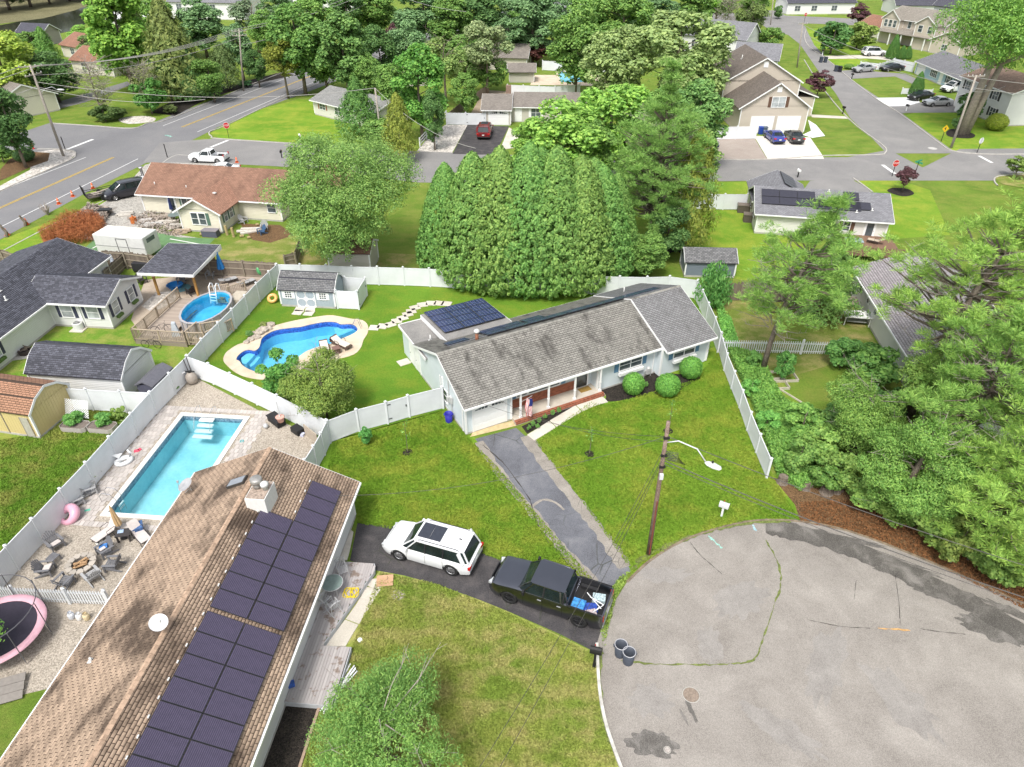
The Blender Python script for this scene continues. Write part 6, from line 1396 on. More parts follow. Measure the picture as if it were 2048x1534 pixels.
def big(name,label,base,H,Rr,cb,col,nl,per,leaf,lw,seed,cat='tree',r0=.32,droop=0,spread=1.0,sq=1.0,limbs=True,off=(0,0),twigs=0):
 q = np.random.default_rng(seed); g = G(*base); t = thing(name,label,cat,g); P,N,lim = mk_oak(H,Rr,cb,q,nl,per,spread=spread,squash=sq); P[:,0] += off[0]; P[:,1] += off[1]
 c = ob('crown',card_mesh('crown',P,N,leaf,lw,q,M_leaf,droop),t); c.color = (*col,1); lim = [(z,(e[0]+off[0],e[1]+off[1],e[2])) for z,e in lim]
 part('trunk',trunk_mesh(H,r0,lim[::2] if limbs else [],q,n=9,lean=off),M_bark,t,True)
 if twigs: part('branches',twig_mb(H,Rr*.9,cb,q,twigs,.015),M_bare,t)
 return t
def hw(base,top,width,zf=.6):
 g = G(*base); H = height_at(g,top); return H,width/2*depth((g.x,g.y,H*zf))/FOC
H,Rr = hw((708,532),258,345); big('oak_tree','large olive-green oak behind the white back fence, above the pool shed',(708,532),H,Rr,1.0,(.14,.25,.052),34,2000,.19,.10,15,sq=.95)
def pine(label,base,top,width,col,seed,cb=.3,lean=(0,0),whorls=12,per=7,dens=1.1,tuft=.36,blades=26,wid=.09,dead=50,r0=.3,name='pine_tree',flat=.5):
 q = np.random.default_rng(seed); H,Rr = hw(base,top,width); g = G(*base); t = thing(name,label,'tree',g)
 Tc,idx,d,sz,lim,nl = mk_pine(H,Rr,H*cb,q,whorls,per,tuft,blades,dens,flat); f = (Tc[:,2]/H)**2; Tc[:,0] += lean[0]*f; Tc[:,1] += lean[1]*f
 c = ob('crown',blade_mesh('crown',Tc,idx,d,sz,nl,q,M_need,wid),t); c.color = (*col,1)
 lim = [(z,(e[0]+lean[0]*(e[2]/H)**2,e[1]+lean[1]*(e[2]/H)**2,e[2])) for z,e in lim]
 part('trunk',trunk_mesh(H,r0,lim,q,lean=lean,n=9,top=.95),M_bark,t,True)
 if dead: part('branches',twig_mb(H*.8,Rr*.85,H*cb*.7,q,dead,.022),M_bare,t)
 TREES.append((label,round(H,1),round(Rr,1))); return t
PN = (.14,.265,.042); PN2 = (.18,.31,.045)
pine('tall dark pine with exposed branches rising behind the arborvitae',(1300,500),120,205,(.13,.25,.045),3,.22,whorls=15,per=8,dens=1.5,blades=24,dead=110,flat=.5)
pine('open pitch pine in the garden right of the ranch house',(1524,744),395,235,PN,4,.38,lean=(2.2,0),whorls=9,per=7,dens=1.2,dead=60,r0=.22)
T('spruce',1,(1630,632),470,150,(.10,.195,.04),'dense green spruce behind the open pitch pine')
pine('big pine with a thick leaning trunk over the mauve roof',(1818,830),372,330,PN2,6,.40,lean=(3.0,.5),whorls=10,per=7,dens=1.1,dead=60,r0=.34,tuft=.38)
pine('pine at the right edge above the mauve roof',(2030,800),400,300,PN2,8,.35,whorls=10,per=7,dens=1.2,dead=40,r0=.3,tuft=.38)
pine('pine between the garden and the mauve roof, lower right',(1895,960),620,300,PN,9,.35,whorls=9,per=7,dens=1.4,dead=50,r0=.25,tuft=.36)
pine('large pine at the right edge, middle height',(2060,1010),620,340,PN2,10,.3,whorls=9,per=8,dens=1.5,dead=60,r0=.28,tuft=.34)
pine('bushy pine above the cul-de-sac kerb, lower right',(1965,1120),800,280,PN2,12,.16,whorls=9,per=8,dens=1.8,dead=40,r0=.22,tuft=.32)
pine('lowest pine at the right edge beside the kerb',(2075,1180),880,240,(.16,.25,.035),13,.14,whorls=8,per=8,dens=1.8,dead=30,r0=.2,tuft=.32)
H,Rr = hw((1790,1045),850,240); big('tree','bright green spreading tree above the orange pine litter',(1790,1040),H,Rr,.8,(.13,.255,.042),40,1500,.14,.06,21,sq=.5,twigs=40)
H,Rr = hw((1700,900),760,210); big('tree','green tree beside the wild garden, right of the front lawn fence',(1705,905),H,Rr,.6,(.135,.25,.04),30,1300,.14,.06,22,sq=.6,twigs=30)
H,Rr = hw((1850,880),700,200); big('tree','mid green tree in front of the mauve roof',(1850,885),H,Rr,1.5,(.14,.24,.04),28,1100,.15,.07,23,sq=.7,twigs=30)
T('shrub',0,(1740,770),690,130,(.10,.22,.04),'rounded flowering shrub below the picket fence','shrub'); T('shrub',1,(1680,735),680,90,(.10,.24,.05),'light green shrub at the picket fence end','shrub'); T('shrub',2,(1760,830),770,110,(.08,.18,.04),'dark green shrub in the wild garden','shrub')
T('shrub',0,(1900,1125),1040,110,(.12,.17,.03),'olive shrub at the kerb under the pines','shrub'); T('shrub',2,(1650,975),920,90,(.09,.19,.03),'green bush at the top of the orange pine litter','shrub'); T('shrub',1,(1560,760),700,50,(.08,.22,.04),'green shrub at the foot of the open pitch pine','shrub'); T('shrub',1,(1502,735),700,40,(.09,.22,.04),'leafy bush inside the picket fence','shrub'); T('shrub',2,(1985,1160),1090,110,(.10,.18,.03),'low green bush on the kerb at lower right','shrub')
T('spray',0,(1422,612),522,76,(.09,.24,.05),'vase-shaped bright green shrub beside the fence corner','shrub')
H,Rr = hw((800,1520),1300,320); print('FG',H,Rr)
big('tree','feathery bright green tree at the bottom edge on the dry front lawn',(780,1545),5.0,3.7,.5,(.125,.245,.045),20,1700,.13,.04,31,droop=.5,r0=.13,twigs=26,sq=.9)
H,Rr = hw((652,838),712,180); big('shrub','large olive multi-stemmed shrub leaning over the white fence',(655,835),H,Rr,.5,(.145,.22,.035),26,900,.15,.07,32,'shrub',r0=.09,twigs=40)
H,Rr = hw((572,800),706,105); big('shrub','dark glossy green shrub beside the curved pool',(572,800),H,Rr,.3,(.08,.23,.035),16,650,.17,.11,33,'shrub',r0=.09)
for x,y,w,l in ((1265,786,44,'clipped round boxwood left of the mulch bed'),(1333,789,50,'middle clipped round boxwood in the mulch bed'),(1379,754,46,'clipped boxwood nearest the right end of the ranch house')):
 T('ball',0,(x,y),y-41,w,(.11,.29,.04),l,'shrub',group='clipped boxwoods in front of the ranch house')
T('shrub',1,(734,889),853,31,(.08,.26,.05),'small bright hydrangea at the white fence gate','shrub')
for i,(x,y) in enumerate(((1058,861),(1066,853),(1078,846),(1090,839),(1105,831),(1118,825),(1075,858),(1292,774))): T('shrub',i % 3,(x,y),y-9,11,(.11,.25,.05),'small plant in the porch bed, %s from the driveway' % ['first','second','third','fourth','fifth','sixth','seventh','eighth'][i],'plant',group='small perennials in the porch bed',name='flowering_plant')
def sapling(px,py,top,label,leaves=40):
 g = G(px,py); H = height_at(g,top); t = thing('sapling',label,'tree',g); q = np.random.default_rng(int(px)); part('trunk',MB().tube([(0,0,0),(.03,0,H*.5),(0,.02,H)],[.025,.018,.008],5),M_bark,t)
 P = np.stack([q.normal(size=leaves)*.14,q.normal(size=leaves)*.14,q.uniform(H*.45,H,leaves)],1); N = unit(q,leaves); c = ob('crown',card_mesh('crown',P,N,.16,.08,q,M_leaf),t); c.color = (.13,.28,.05,1)
 part('mulch_ring',MB().lathe([(.34,.0),(.3,.05),(.05,.07)],14),M_mulch,t)
sapling(815,905,843,'thin young sapling on the left front lawn'); sapling(1179,908,853,'thin young sapling in the middle of the front lawn'); sapling(1336,862,800,'thin sapling just behind the top of the street light pole')
H,Rr = hw((-20,1330),1196,130); big('tree','bright green branches hanging over the trampoline at the left edge',(-35,1330),3.4,2.2,1.2,(.13,.28,.04),14,500,.13,.07,41,r0=.1)
def scatter(name,label,poly,n,h,col,seed,ln=.3,wd=.06,mat=None,cat=None,clump=0):
 q = np.random.default_rng(seed); P = [G(*p) for p in poly]; xs = [p.x for p in P]; ys = [p.y for p in P]; out = []
 def ins(x,y):
  c = False
  for i in range(len(P)):
   a,b = P[i],P[(i+1) % len(P)]
   if (a.y > y) != (b.y > y) and x < (b.x-a.x)*(y-a.y)/(b.y-a.y)+a.x: c = not c
  return c
 cc = [(q.uniform(min(xs),max(xs)),q.uniform(min(ys),max(ys))) for _ in range(clump)] if clump else None
 tries = 0
 while len(out) < n and tries < n*8:
  tries += 1
  if cc: k = cc[q.integers(0,clump)]; x,y = k[0]+q.normal()*.35,k[1]+q.normal()*.35
  else: x,y = q.uniform(min(xs),max(xs)),q.uniform(min(ys),max(ys))
  if ins(x,y): out.append((x,y,0))
 A = np.array(out); A[:,2] = q.uniform(.1,1,len(A))*h; N = unit(q,len(A)); N[:,2] = np.abs(N[:,2])*.8+.2; N /= np.linalg.norm(N,axis=1)[:,None]
 o = ob(name,card_mesh(name,A,N,ln,wd,q,mat or M_leaf,-.4)); o.color = (*col,1); tag(o,label,cat,None,'stuff'); return o
scatter('garden_plants','mixed green weeds and garden plants right of the white lawn fence',[(1452,700),(1520,720),(1560,800),(1650,880),(1660,960),(1600,985),(1552,950),(1500,800)],70000,.6,(.13,.28,.045),51,.18,.08,clump=700)
scatter('ground_cover','low green ground cover behind the right fence corner',[(1430,600),(1460,640),(1480,700),(1455,705),(1440,660)],6000,.35,(.14,.34,.06),52,.2,.08,clump=40)
scatter('fallen_needles','orange fallen pine needles along the kerb',[(1600,1005),(1700,1000),(2060,1160),(2060,1225),(1850,1118),(1700,1063),(1600,1045)],9000,.05,(.22,.10,.04),53,.16,.05,plain('needle_orange',(.20,.09,.035),.9,.5,6))
scatter('brush_pile','heap of orange-brown dead branches behind the dark grey roof',[(85,480),(140,440),(190,440),(215,455),(205,480),(150,492),(95,500)],9000,1.3,(.36,.13,.05),54,.7,.03,plain('dead_brush',(.36,.13,.05),.9,.45,3))
scatter('rubble_pile','heap of grey split wood and rubble by the gravel drive',[(152,440),(180,415),(225,425),(210,445),(165,450)],1500,.6,(.3,.26,.22),55,.5,.16,plain('rubble',(.34,.29,.25),.9,.5,2))
M_blade = bpy.data.materials['lawn_lush']
def turf(label,poly,n,seed,mat,h=.07): return scatter('grass_blades',label,poly,n,h,(1,1,1),seed,.13,.05,mat)
turf('short grass blades on the front lawn',[(640,1000),(668,885),(886,822),(1000,940),(1100,1060),(1190,1165),(1010,1125),(860,1070),(700,1045)],50000,61,M_lawn)
turf('short grass blades on the lawn right of the driveway',[(1070,885),(1180,805),(1215,810),(1390,760),(1440,700),(1540,947),(1600,1040),(1500,1040),(1370,1075),(1265,1145),(1150,985)],60000,62,M_lawn)
turf('dry grass blades on the lower front lawn',[(760,1145),(870,1167),(1010,1223),(1185,1308),(1203,1440),(1235,1534),(600,1560),(640,1420),(705,1290)],70000,63,M_dry,.08)
turf('grass blades on the garden lawn beside the long fence',[(0,1125),(0,880),(70,870),(210,770),(290,790)],26000,64,M_left)
WOOD = [(25,110,62,90,'between the yellow-green tree and the creek, left edge',BR),(75,120,60,80,'left of the creek shed',GR),(175,95,50,70,'behind the creek shed',BR),(235,150,40,100,'left of the giant bright tree',BR),(330,120,-20,100,'between the bronze conifers',GR),(345,205,95,70,'below the tall bronze conifer',DK),(430,205,110,80,'above the end of the mulch bed',GR),(520,175,95,60,'beside the second wooden pole',DK),(545,120,20,90,'left of the tall leafy pair, far side',GR),(640,120,-20,110,'behind the left tall leafy tree',GR),(560,60,-30,90,'at the top edge by the pale big house',BL),(700,90,-20,100,'behind the tree over the corner house',DK),(735,215,100,80,'right of the corner house roof',GR),(790,240,120,90,'between the pole and the bright maple',GR),(820,160,40,100,'above the bright maple, left side',BL),(900,120,-10,120,'above the light olive tree',GR),(985,95,-20,110,'at the top edge above the pale leaning tree',BL),(1045,100,10,90,'left of the dark red maple',GR),(1105,95,-25,110,'at the top edge right of the dark red maple',BL),(1165,120,-20,120,'at the top edge above the distant pool',GR),(1290,110,-40,140,'at the top edge behind the huge oak, left',BL),(1370,90,-40,110,'at the top edge behind the huge oak, right',GR),(1430,50,-45,90,'at the top edge above the white far house',BR),(1410,200,70,110,'on the right flank of the huge oak',OL),(1290,330,170,130,'behind the tall dark pine',GR),(1060,360,230,110,'left of the bright rounded tree',BR),(1505,40,-30,70,'at the top edge by the far street corner',GR),(1180,420,240,120,'between the bright rounded tree and the tall dark pine',GR),(930,235,140,70,'beside the wooden boundary fence',GR),(870,300,180,60,'right of the bright maple',DK)]
for i,(x,y,top,w,l,c) in enumerate(WOOD): T(['broad','tallbroad'][i % 2],i % 3,(x,y),top,w,tuple(k*(.9+.05*(i % 5)) for k in c),'background tree '+l)
T('broad',1,(1330,520),400,110,DK,'dark low tree between the tall dark pine and the slate shed')
for i,(x,y,top,w,c,l) in enumerate([(1590,945,880,90,GR,'leafy bush near the lower end of the lawn fence'),(1640,930,860,110,(.14,.26,.045),'spreading bush in the wild garden, left of the litter bed'),(1600,870,815,100,(.13,.27,.045),'low bright bush in the middle of the wild garden'),(1680,880,800,110,(.12,.24,.05),'rounded bush in front of the green garden tree'),(1660,975,905,100,(.13,.23,.04),'bush hiding the stumps in the litter bed'),(1735,1010,930,120,(.14,.25,.045),'bush above the orange pine litter, centre'),(1850,1075,985,130,(.14,.24,.045),'bush at the kerb under the spreading tree'),(1530,860,825,60,(.11,.30,.05),'low clump against the lawn fence, lower half'),(1500,790,760,50,(.11,.30,.05),'low clump against the lawn fence, upper half'),(1935,1120,1050,110,(.13,.22,.04),'olive bush beside the kerb at lower right')]): T('shrub',i % 3,(x,y),top,w,c,l,'shrub')
scatter('weeds','weeds growing at the mouth of the driveways',[(1203,1290),(1201,1250),(1222,1180),(1240,1155),(1262,1140),(1250,1165),(1232,1200),(1215,1260),(1210,1300)],1500,.16,(.17,.26,.04),57,.12,.05,clump=60)
for i,(x,y,top,w,l) in enumerate([(1720,1030,965,110,'bush overhanging the orange litter, left part'),(1790,1068,1000,110,'bush overhanging the orange litter, middle part'),(1870,1108,1035,110,'bush overhanging the kerb below the pines, left part'),(1950,1142,1070,110,'bush overhanging the kerb below the pines, middle part'),(2030,1178,1100,110,'bush overhanging the kerb at the right edge')]): T('shrub',i % 3,(x,y-22),top,w,(.13+.01*(i % 3),.24,.04),l,'shrub')
T('broad',0,(1300,420),215,170,(.13,.25,.05),'full green crown wrapped round the tall dark pine, left side'); T('broad',1,(1375,400),235,130,(.14,.24,.05),'full green crown behind the yellow-green cedar')
# vehicles
M_tyre = plain('rubber',(.02,.02,.02),.8); M_rim = plain('alloy',(.45,.45,.46),.3,metal=.8); M_rimb = plain('rim_black',(.025,.025,.027),.35); M_cg = glass_mat('car_glass',(.010,.016,.017),.04)
M_tail = plain('tail_red',(.45,.02,.015),.25); M_head = plain('lamp_clear',(.6,.62,.62),.15,metal=.3); M_blackp = plain('black_plastic',(.02,.02,.021),.55); M_plate = plain('plate',(.6,.62,.6),.5)
def paint(name,col,met=0): return plain('paint_'+name,col,.28,.03,2,metal=met,coat=.6,spec=.5)
def interp(x,tab):
 for (a,b),(c,d) in zip(tab,tab[1:]):
  if a <= x <= c: t = (x-a)/(c-a); t = t*t*(3-2*t); return b+(d-b)*t
 return tab[0][1] if x < tab[0][0] else tab[-1][1]
CARK = {}
def car_proto(kind):
 """local x points forward; returns dict of dims"""
 D = dict(
  suv=dict(L=5.08,W=1.98,H=1.80,wb=2.98,r=.39,top=[(-2.54,.95),(-2.3,1.1),(.9,1.12),(1.25,1.10),(2.2,.98),(2.54,.72)],gh=(1.3,.62,-2.16,-2.44),belt=1.1,tumble=.13,doors=[1.0,-.05,-1.05],rails=1,sunroof=1,arch=1),
  pickup=dict(L=5.9,W=2.05,H=1.92,wb=3.6,r=.42,top=[(-2.95,1.28),(.95,1.28),(1.35,1.26),(2.6,1.14),(2.95,.9)],gh=(1.35,.75,-.95,-1.15),belt=1.26,tumble=.17,doors=[1.05,.05,-.95],bed=(-1.2,-2.87,.72),arch=0),
  smallpickup=dict(L=5.0,W=1.75,H=1.6,wb=3.1,r=.35,top=[(-2.5,1.05),(.75,1.05),(1.1,1.02),(2.3,.95),(2.5,.75)],gh=(1.1,.5,-.65,-.8),belt=1.04,tumble=.14,doors=[.8,-.2],bed=(-.85,-2.42,.6),arch=0),
  sedan=dict(L=4.7,W=1.8,H=1.45,wb=2.75,r=.33,top=[(-2.35,.85),(-2.2,1.0),(-1.4,1.02),(.8,.98),(1.2,.95),(2.1,.82),(2.35,.6)],gh=(1.1,.25,-.95,-1.65),belt=.97,tumble=.22,doors=[.85,-.1,-1.0],arch=0),
  van=dict(L=5.0,W=1.92,H=1.75,wb=3.0,r=.35,top=[(-2.5,.95),(-2.4,1.1),(1.3,1.06),(1.6,1.02),(2.3,.85),(2.5,.6)],gh=(1.6,.65,-2.1,-2.4),belt=1.06,tumble=.18,doors=[1.1,.1,-1.1],rails=1,arch=0))[kind]
 return D
def make_car(kind,label,cat,col,rim=None,name=None,spokes=10,metal=0,pname=None,lights=True):
 D = car_proto(kind); L,Wd,H,wb,r = D['L'],D['W'],D['H'],D['wb'],D['r']; pm = paint(pname or cat.replace(' ','_')+str(round(sum(col),2)),col,metal)
 root = thing(name or {'suv': 'suv','pickup': 'pickup_truck','smallpickup': 'pickup_truck','sedan': 'sedan','van': 'minivan'}[kind],label,cat)
 xs = [x for x in np.linspace(-L/2,L/2,84)]; bed = D.get('bed')
 if bed: xs = sorted(xs+[bed[0],bed[0]-.01,bed[1],bed[1]-.01])
 mb = MB(); n = 10; hw_ = Wd/2
 for x in xs:
  e = min(1,(L/2-abs(x))/.55); w = hw_*(.80+.20*math.sin(e*pi/2)**.7) if x > 0 else hw_*(.90+.10*math.sin(e*pi/2)**.7)
  zt = interp(x,D['top']); zb = .26+max(0,(1-e))*.10; am = 0
  for xw in (wb/2,-wb/2):
   d = abs(x-xw)
   if d < r+.07: am = max(am,r+math.sqrt((r+.07)**2-d*d))
  lo = max(zb,am); inb = bed and bed[1] <= x <= bed[0]
  z = lambda v: max(v,lo)
  if inb: prof = [(0,zb+.15),(w*.9,zb+.15),(w*.93,lo),(w*.985,z(zb+.22)),(w,z((zb+zt)/2)),(w*.99,zt-.08),(w*.965,zt),(w*.87,zt),(w*.86,bed[2]),(0,bed[2])]
  else: prof = [(0,zb+.15),(w*.9,zb+.15),(w*.93,lo),(w*.985,z(zb+.2)),(w,z((zb+zt)/2)),(w*.985,z(zt-.14)),(w*.94,max(lo+.02,zt-.03)),(w*.80,max(lo+.03,zt+.01)),(w*.45,zt+.035),(0,zt+.045)]
  for y,zz in prof: mb.v.append((x,y,zz))
  for y,zz in prof[::-1]: mb.v.append((x,-y,zz))
 m = 2*n
 for i in range(len(xs)-1):
  for j in range(m-1):
   a = i*m+j; mb.f.append((a,a+m,a+m+1,a+1))
  mb.f.append((i*m+m-1,(i+1)*m+m-1,(i+1)*m,i*m))
 mb.f.append(tuple(range(m))); mb.f.append(tuple((len(xs)-1)*m+j for j in range(m))[::-1])
 bo = part('body',mb,pm,root,True); es = bo.modifiers.new('edge','EDGE_SPLIT'); es.split_angle = R(38)
 xa,xb,xc,xd = D['gh']; bz = D['belt']; t = D['tumble']; wb_ = hw_*.93; wt = hw_*.93-t; zr = H-.05
 bf = [(xa,wb_*.86,bz+.02),(xa-.3,wb_,bz),(xd+.3,wb_,bz),(xd,wb_*.88,bz)]; tf = [(xb,wt*.9,zr-.03),(xb-.18,wt,zr-.02),(xc+.2,wt,zr-.02),(xc,wt*.9,zr-.05)]
 ring = lambda P: P+[(x,-y,z) for x,y,z in P[::-1]]
 Bq,Tq = ring(bf),ring(tf); gm = MB(); k = len(Bq)
 gm.v = Bq+Tq; gm.f = [(i,(i+1) % k,(i+1) % k+k,i+k) for i in range(k)]; part('windows',gm,M_cg,root)
 rf = MB(); nx = 9
 for i in range(nx):
  u = i/(nx-1); x = xb+.02+(xc-xb-.04)*u; cr = .055*math.sin(u*pi)**.6; wy = wt*(.93+.07*math.sin(u*pi))
  for j in range(7): v = -1+2*j/6; rf.v.append((x,v*(wy+.015),zr-.02+cr*(1-v*v*.5)+.02*(1-v*v)))
 for i in range(nx-1):
  for j in range(6): a = i*7+j; rf.f.append((a,a+1,a+8,a+7))
 part('roof',rf,pm,root,True)
 pl = MB()
 for s in (-1,1):
  for (a,b,w) in ((bf[0],tf[0],.06),(bf[1],tf[1],.05),(bf[2],tf[2],.08),(bf[3],tf[3],.08),*(((( (bf[2][0]+bf[3][0])/2+.05,(bf[2][1]+bf[3][1])/2+.03,bz+.01),((tf[2][0]+tf[3][0])/2+.12,(tf[2][1]+tf[3][1])/2+.04,zr-.02),.34),) if kind == 'suv' else ())):
   pl.beam((a[0],a[1]*s,a[2]),(b[0],b[1]*s,b[2]),w,.05)
  pl.beam((tf[1][0]+.1,tf[1][1]*s,zr-.01),(tf[2][0],tf[2][1]*s,zr-.01),.05,.06)
 part('pillars',pl,pm,root)
 bp = MB()
 for xd_ in D['doors'][1:]:
  f_ = lambda x,z: (x,(wb_+(wt-wb_)*(z-bz)/(zr-bz)),z)
  for s in (-1,1): a = f_(xd_,bz); b = f_(xd_-.03,zr-.04); bp.beam((a[0],a[1]*s*1.004,a[2]),(b[0],b[1]*s*1.004,b[2]),.09,.03)
 part('door_pillars',bp,M_blackp,root)
 sm = MB()
 for xd_ in D['doors']:
  for s in (-1,1): sm.cbox((xd_,s*(hw_*.992),bz*.5+.2),(.012,.02,bz-.5))
 part('door_seams',sm,M_blackp,root)
 hd = MB()
 for xd_ in D['doors'][1:]:
  for s in (-1,1): hd.cbox((xd_+.16,s*(hw_+.005),bz-.2),(.2,.04,.035))
 part('door_handles',hd,M_rim if kind == 'pickup' else pm,root)
 for s in (-1,1):
  mr = MB().cbox((xa-.35,s*(hw_+.10),bz+.10),(.12,.2,.17 if kind != 'pickup' else .27)).beam((xa-.33,s*(wb_-.02),bz+.02),(xa-.35,s*(hw_+.04),bz+.07),.05); part('mirror',mr,M_blackp if kind == 'pickup' else pm,root,bevel=.03)
  part('headlight',MB().cbox((L/2-.16,s*hw_*.68,.72 if kind != 'pickup' else .93),(.22,.36,.14),-s*.35),M_head,root)
  zt = .86 if kind in ('suv','van','sedan') else 1.02; x0 = -L/2
  tl = MB().cbox((x0+.04,s*hw_*.80,zt),(.13,.34 if kind in ('suv','sedan') else .12,.15 if kind in ('suv','sedan') else .36),s*.12); part('taillight',tl,M_tail,root)
 part('bumper',MB().cbox((-L/2+.03,0,.42),(.14,Wd*.86,.18)).cbox((L/2-.05,0,.40),(.14,Wd*.76,.2)),M_rim if kind == 'pickup' else M_blackp,root,bevel=.03)
 part('grille',MB().cbox((L/2-.02,0,.68 if kind != 'pickup' else .85),(.05,Wd*.45,.2 if kind != 'pickup' else .34)),M_blackp,root); part('licence_plate',MB().cbox((-L/2-.03,0,.72),(.02,.32,.16)),M_plate,root)
 for xw in (wb/2,-wb/2):
  for s in (-1,1):
   y0,y1 = s*(hw_-.25),s*(hw_-.015); lo,hi = min(y0,y1),max(y0,y1)
   wm = MB();
   prof = [(r*.62,lo+.02),(r*.93,lo),(r,lo+.04),(r,hi-.04),(r*.93,hi),(r*.64,hi-.01),(r*.62,hi-.03)]
   o = len(wm.v); N = 24
   for rr,y in prof:
    for j in range(N): a = 2*pi*j/N; wm.v.append((xw+rr*cos(a),y,r+rr*sin(a)))
   for i in range(len(prof)-1):
    for j in range(N): a = o+i*N+j; b = o+i*N+(j+1) % N; wm.f.append((a,b,b+N,a+N))
   wo_ = part('wheel',wm,M_tyre,root,True); rm = MB(); yo = hi-.03 if s > 0 else lo+.03
   rm.lathe([(.0,0),(r*.62,0)],24,cap=False); rm.v = [(xw+v[0],yo-s*.05,r+v[1]) for v in rm.v]; part('rim_back',rm,M_rimb,wo_)
   sp = MB()
   for j in range(spokes): a = 2*pi*j/spokes; c = Vector((xw,yo-s*.01,r)); sp.beam(c+Vector((cos(a)*.05,0,sin(a)*.05)),c+Vector((cos(a+.15)*r*.62,0,sin(a+.15)*r*.62)),.035,.03,up=(0,1,0))
   tb = [(xw+r*.62*cos(2*pi*j/20),yo,r+r*.62*sin(2*pi*j/20)) for j in range(21)]; sp.tube(tb,.018,4,False); sp.lathe([(.07,0),(.05,.02)],10);
   nv = 20; sp.v[-nv:] = [(xw+v[0],yo+s*v[2]*.3,r+v[1]) for v in sp.v[-nv:]]
   part('rim',sp,rim or M_rim,wo_)
 if D.get('rails'):
  rl = MB()
  for s in (-1,1): rl.tube([(xb-.25,s*wt*.93,zr+.02),(xb-.4,s*wt*.93,zr+.085),(xc+.4,s*wt*.93,zr+.085),(xc+.25,s*wt*.93,zr+.02)],.02,5)
  part('roof_rails',rl,M_rimb if kind == 'suv' else M_blackp,root)
 if D.get('sunroof'):
  part('sunroof',MB().box(xb-.75,xb-.12,-.5,.5,zr+.03,zr+.074).box(xb-1.40,xb-.77,-.5,.5,zr+.03,zr+.076),plain('sunroof_glass',(.045,.05,.065),.08),root)
  part('antenna',MB().cbox((xc+.45,0,zr+.09),(.14,.03,.07)),M_blackp,root)
 if bed:
  part('bed_liner',MB().box(bed[1]+.01,bed[0]-.02,-hw_*.85,hw_*.85,bed[2]+.003,bed[2]+.02),M_blackp,root)
  for s in (-1,1): part('wheel_well',MB().cbox((-wb/2,s*hw_*.75,bed[2]+.12),(.9,.2,.24)),M_blackp,root)
  part('bed_rail',MB().box(bed[1],bed[0],hw_*.88,hw_*.96,interp(-2,D['top'])+.003,interp(-2,D['top'])+.02).box(bed[1],bed[0],-hw_*.96,-hw_*.88,interp(-2,D['top'])+.003,interp(-2,D['top'])+.02),M_blackp,root)
  part('tailgate',MB().box(-L/2-.012,-L/2+.06,-hw_*.84,hw_*.84,.62,interp(-2,D['top'])+.01),pm,root)
 return root
def place(root,kind,pf,pr,left=True,flip=1):
 """front and rear wheel contact points of the visible side"""
 D = car_proto(kind); a,b = G(*pf),G(*pr); u = (a-b).normalized(); s = Vector((-u.y,u.x,0)) if not left else Vector((u.y,-u.x,0)); c = (a+b)/2+s*(D['W']/2-.1)
 root.location = (c.x,c.y,.02); root.rotation_euler = (0,0,math.atan2(u.y,u.x)); return root
def place_c(root,p,ang): g = G(*p); root.location = (g.x,g.y,.025); root.rotation_euler = (0,0,R(ang)); return root
WHT = (.78,.79,.80); place(make_car('suv','white three-row SUV with black sunroof panels on the dark driveway','SUV',WHT,rim=M_rim,spokes=10),'suv',(800,1120),(903,1150))
tk = place(make_car('pickup','black crew-cab pickup with a loaded open bed at the end of the dark driveway','pickup truck',(.19,.195,.22),rim=M_rimb,spokes=6,metal=1),'pickup',(1018,1205),(1157,1253))
rm_ = paint('truck_roof',(.10,.105,.125),.3)
place(make_car('smallpickup','white extended-cab pickup parked behind the cream house','pickup truck',WHT),'smallpickup',(391,326),(437,328))
place_c(make_car('sedan','white car mostly hidden behind the cream house roof','car',WHT),(443,350),183)
place_c(make_car('van','black minivan parked beside the cream house','minivan',(.025,.025,.035),metal=.3),(256,392),219)
place_c(make_car('suv','dark red SUV on the driveway of the small garage house','SUV',(.16,.01,.012)),(970,271),86)
place_c(make_car('sedan','bright blue hatchback on the pale double driveway','car',(.02,.04,.26)),(1547,281),92); place_c(make_car('sedan','dark grey sedan on the pale double driveway','sedan',(.05,.055,.06),metal=.4),(1586,281),88)
place(make_car('suv','dark blue SUV partly behind the cedar on the parking pad','SUV',(.015,.03,.10)),'suv',(1417,299),(1383,298),left=False)
place(make_car('sedan','silver sedan beside the round clipped shrub','sedan',(.52,.53,.53),metal=.5),'sedan',(1718,146.5),(1745,144)); place(make_car('sedan','dark sedan behind the silver one in front of the light blue house','sedan',(.03,.03,.04),metal=.3),'sedan',(1773,144),(1801,142.5))
place(make_car('suv','white SUV on the far walkway beside three cone shrubs','SUV',WHT),'suv',(1766,113),(1735,113),left=False)
place(make_car('sedan','black sedan beside the single cone shrub','sedan',(.015,.015,.018)),'sedan',(1832,203),(1862,199)); place(make_car('sedan','silver sedan in front of the black one near the large tree','sedan',(.52,.53,.53),metal=.5),'sedan',(1862,214),(1896,213))
place_c(make_car('van','white van by the corner of the light blue house','van',WHT),(1906,183),200)
def inbed(name,label,mb,mat,x,y,z=.745,rz=0,cat='crate'):
 p = tk.matrix_basis @ Vector((x,y,z)); return solo(name,mb,mat,label,cat,None,p,tk.rotation_euler.z+rz)
M_wrap = plain('wrapped_blue',(.06,.25,.55),.25,.6,9); M_wrap2 = plain('wrapped_clear',(.40,.50,.52),.25,.6,12)
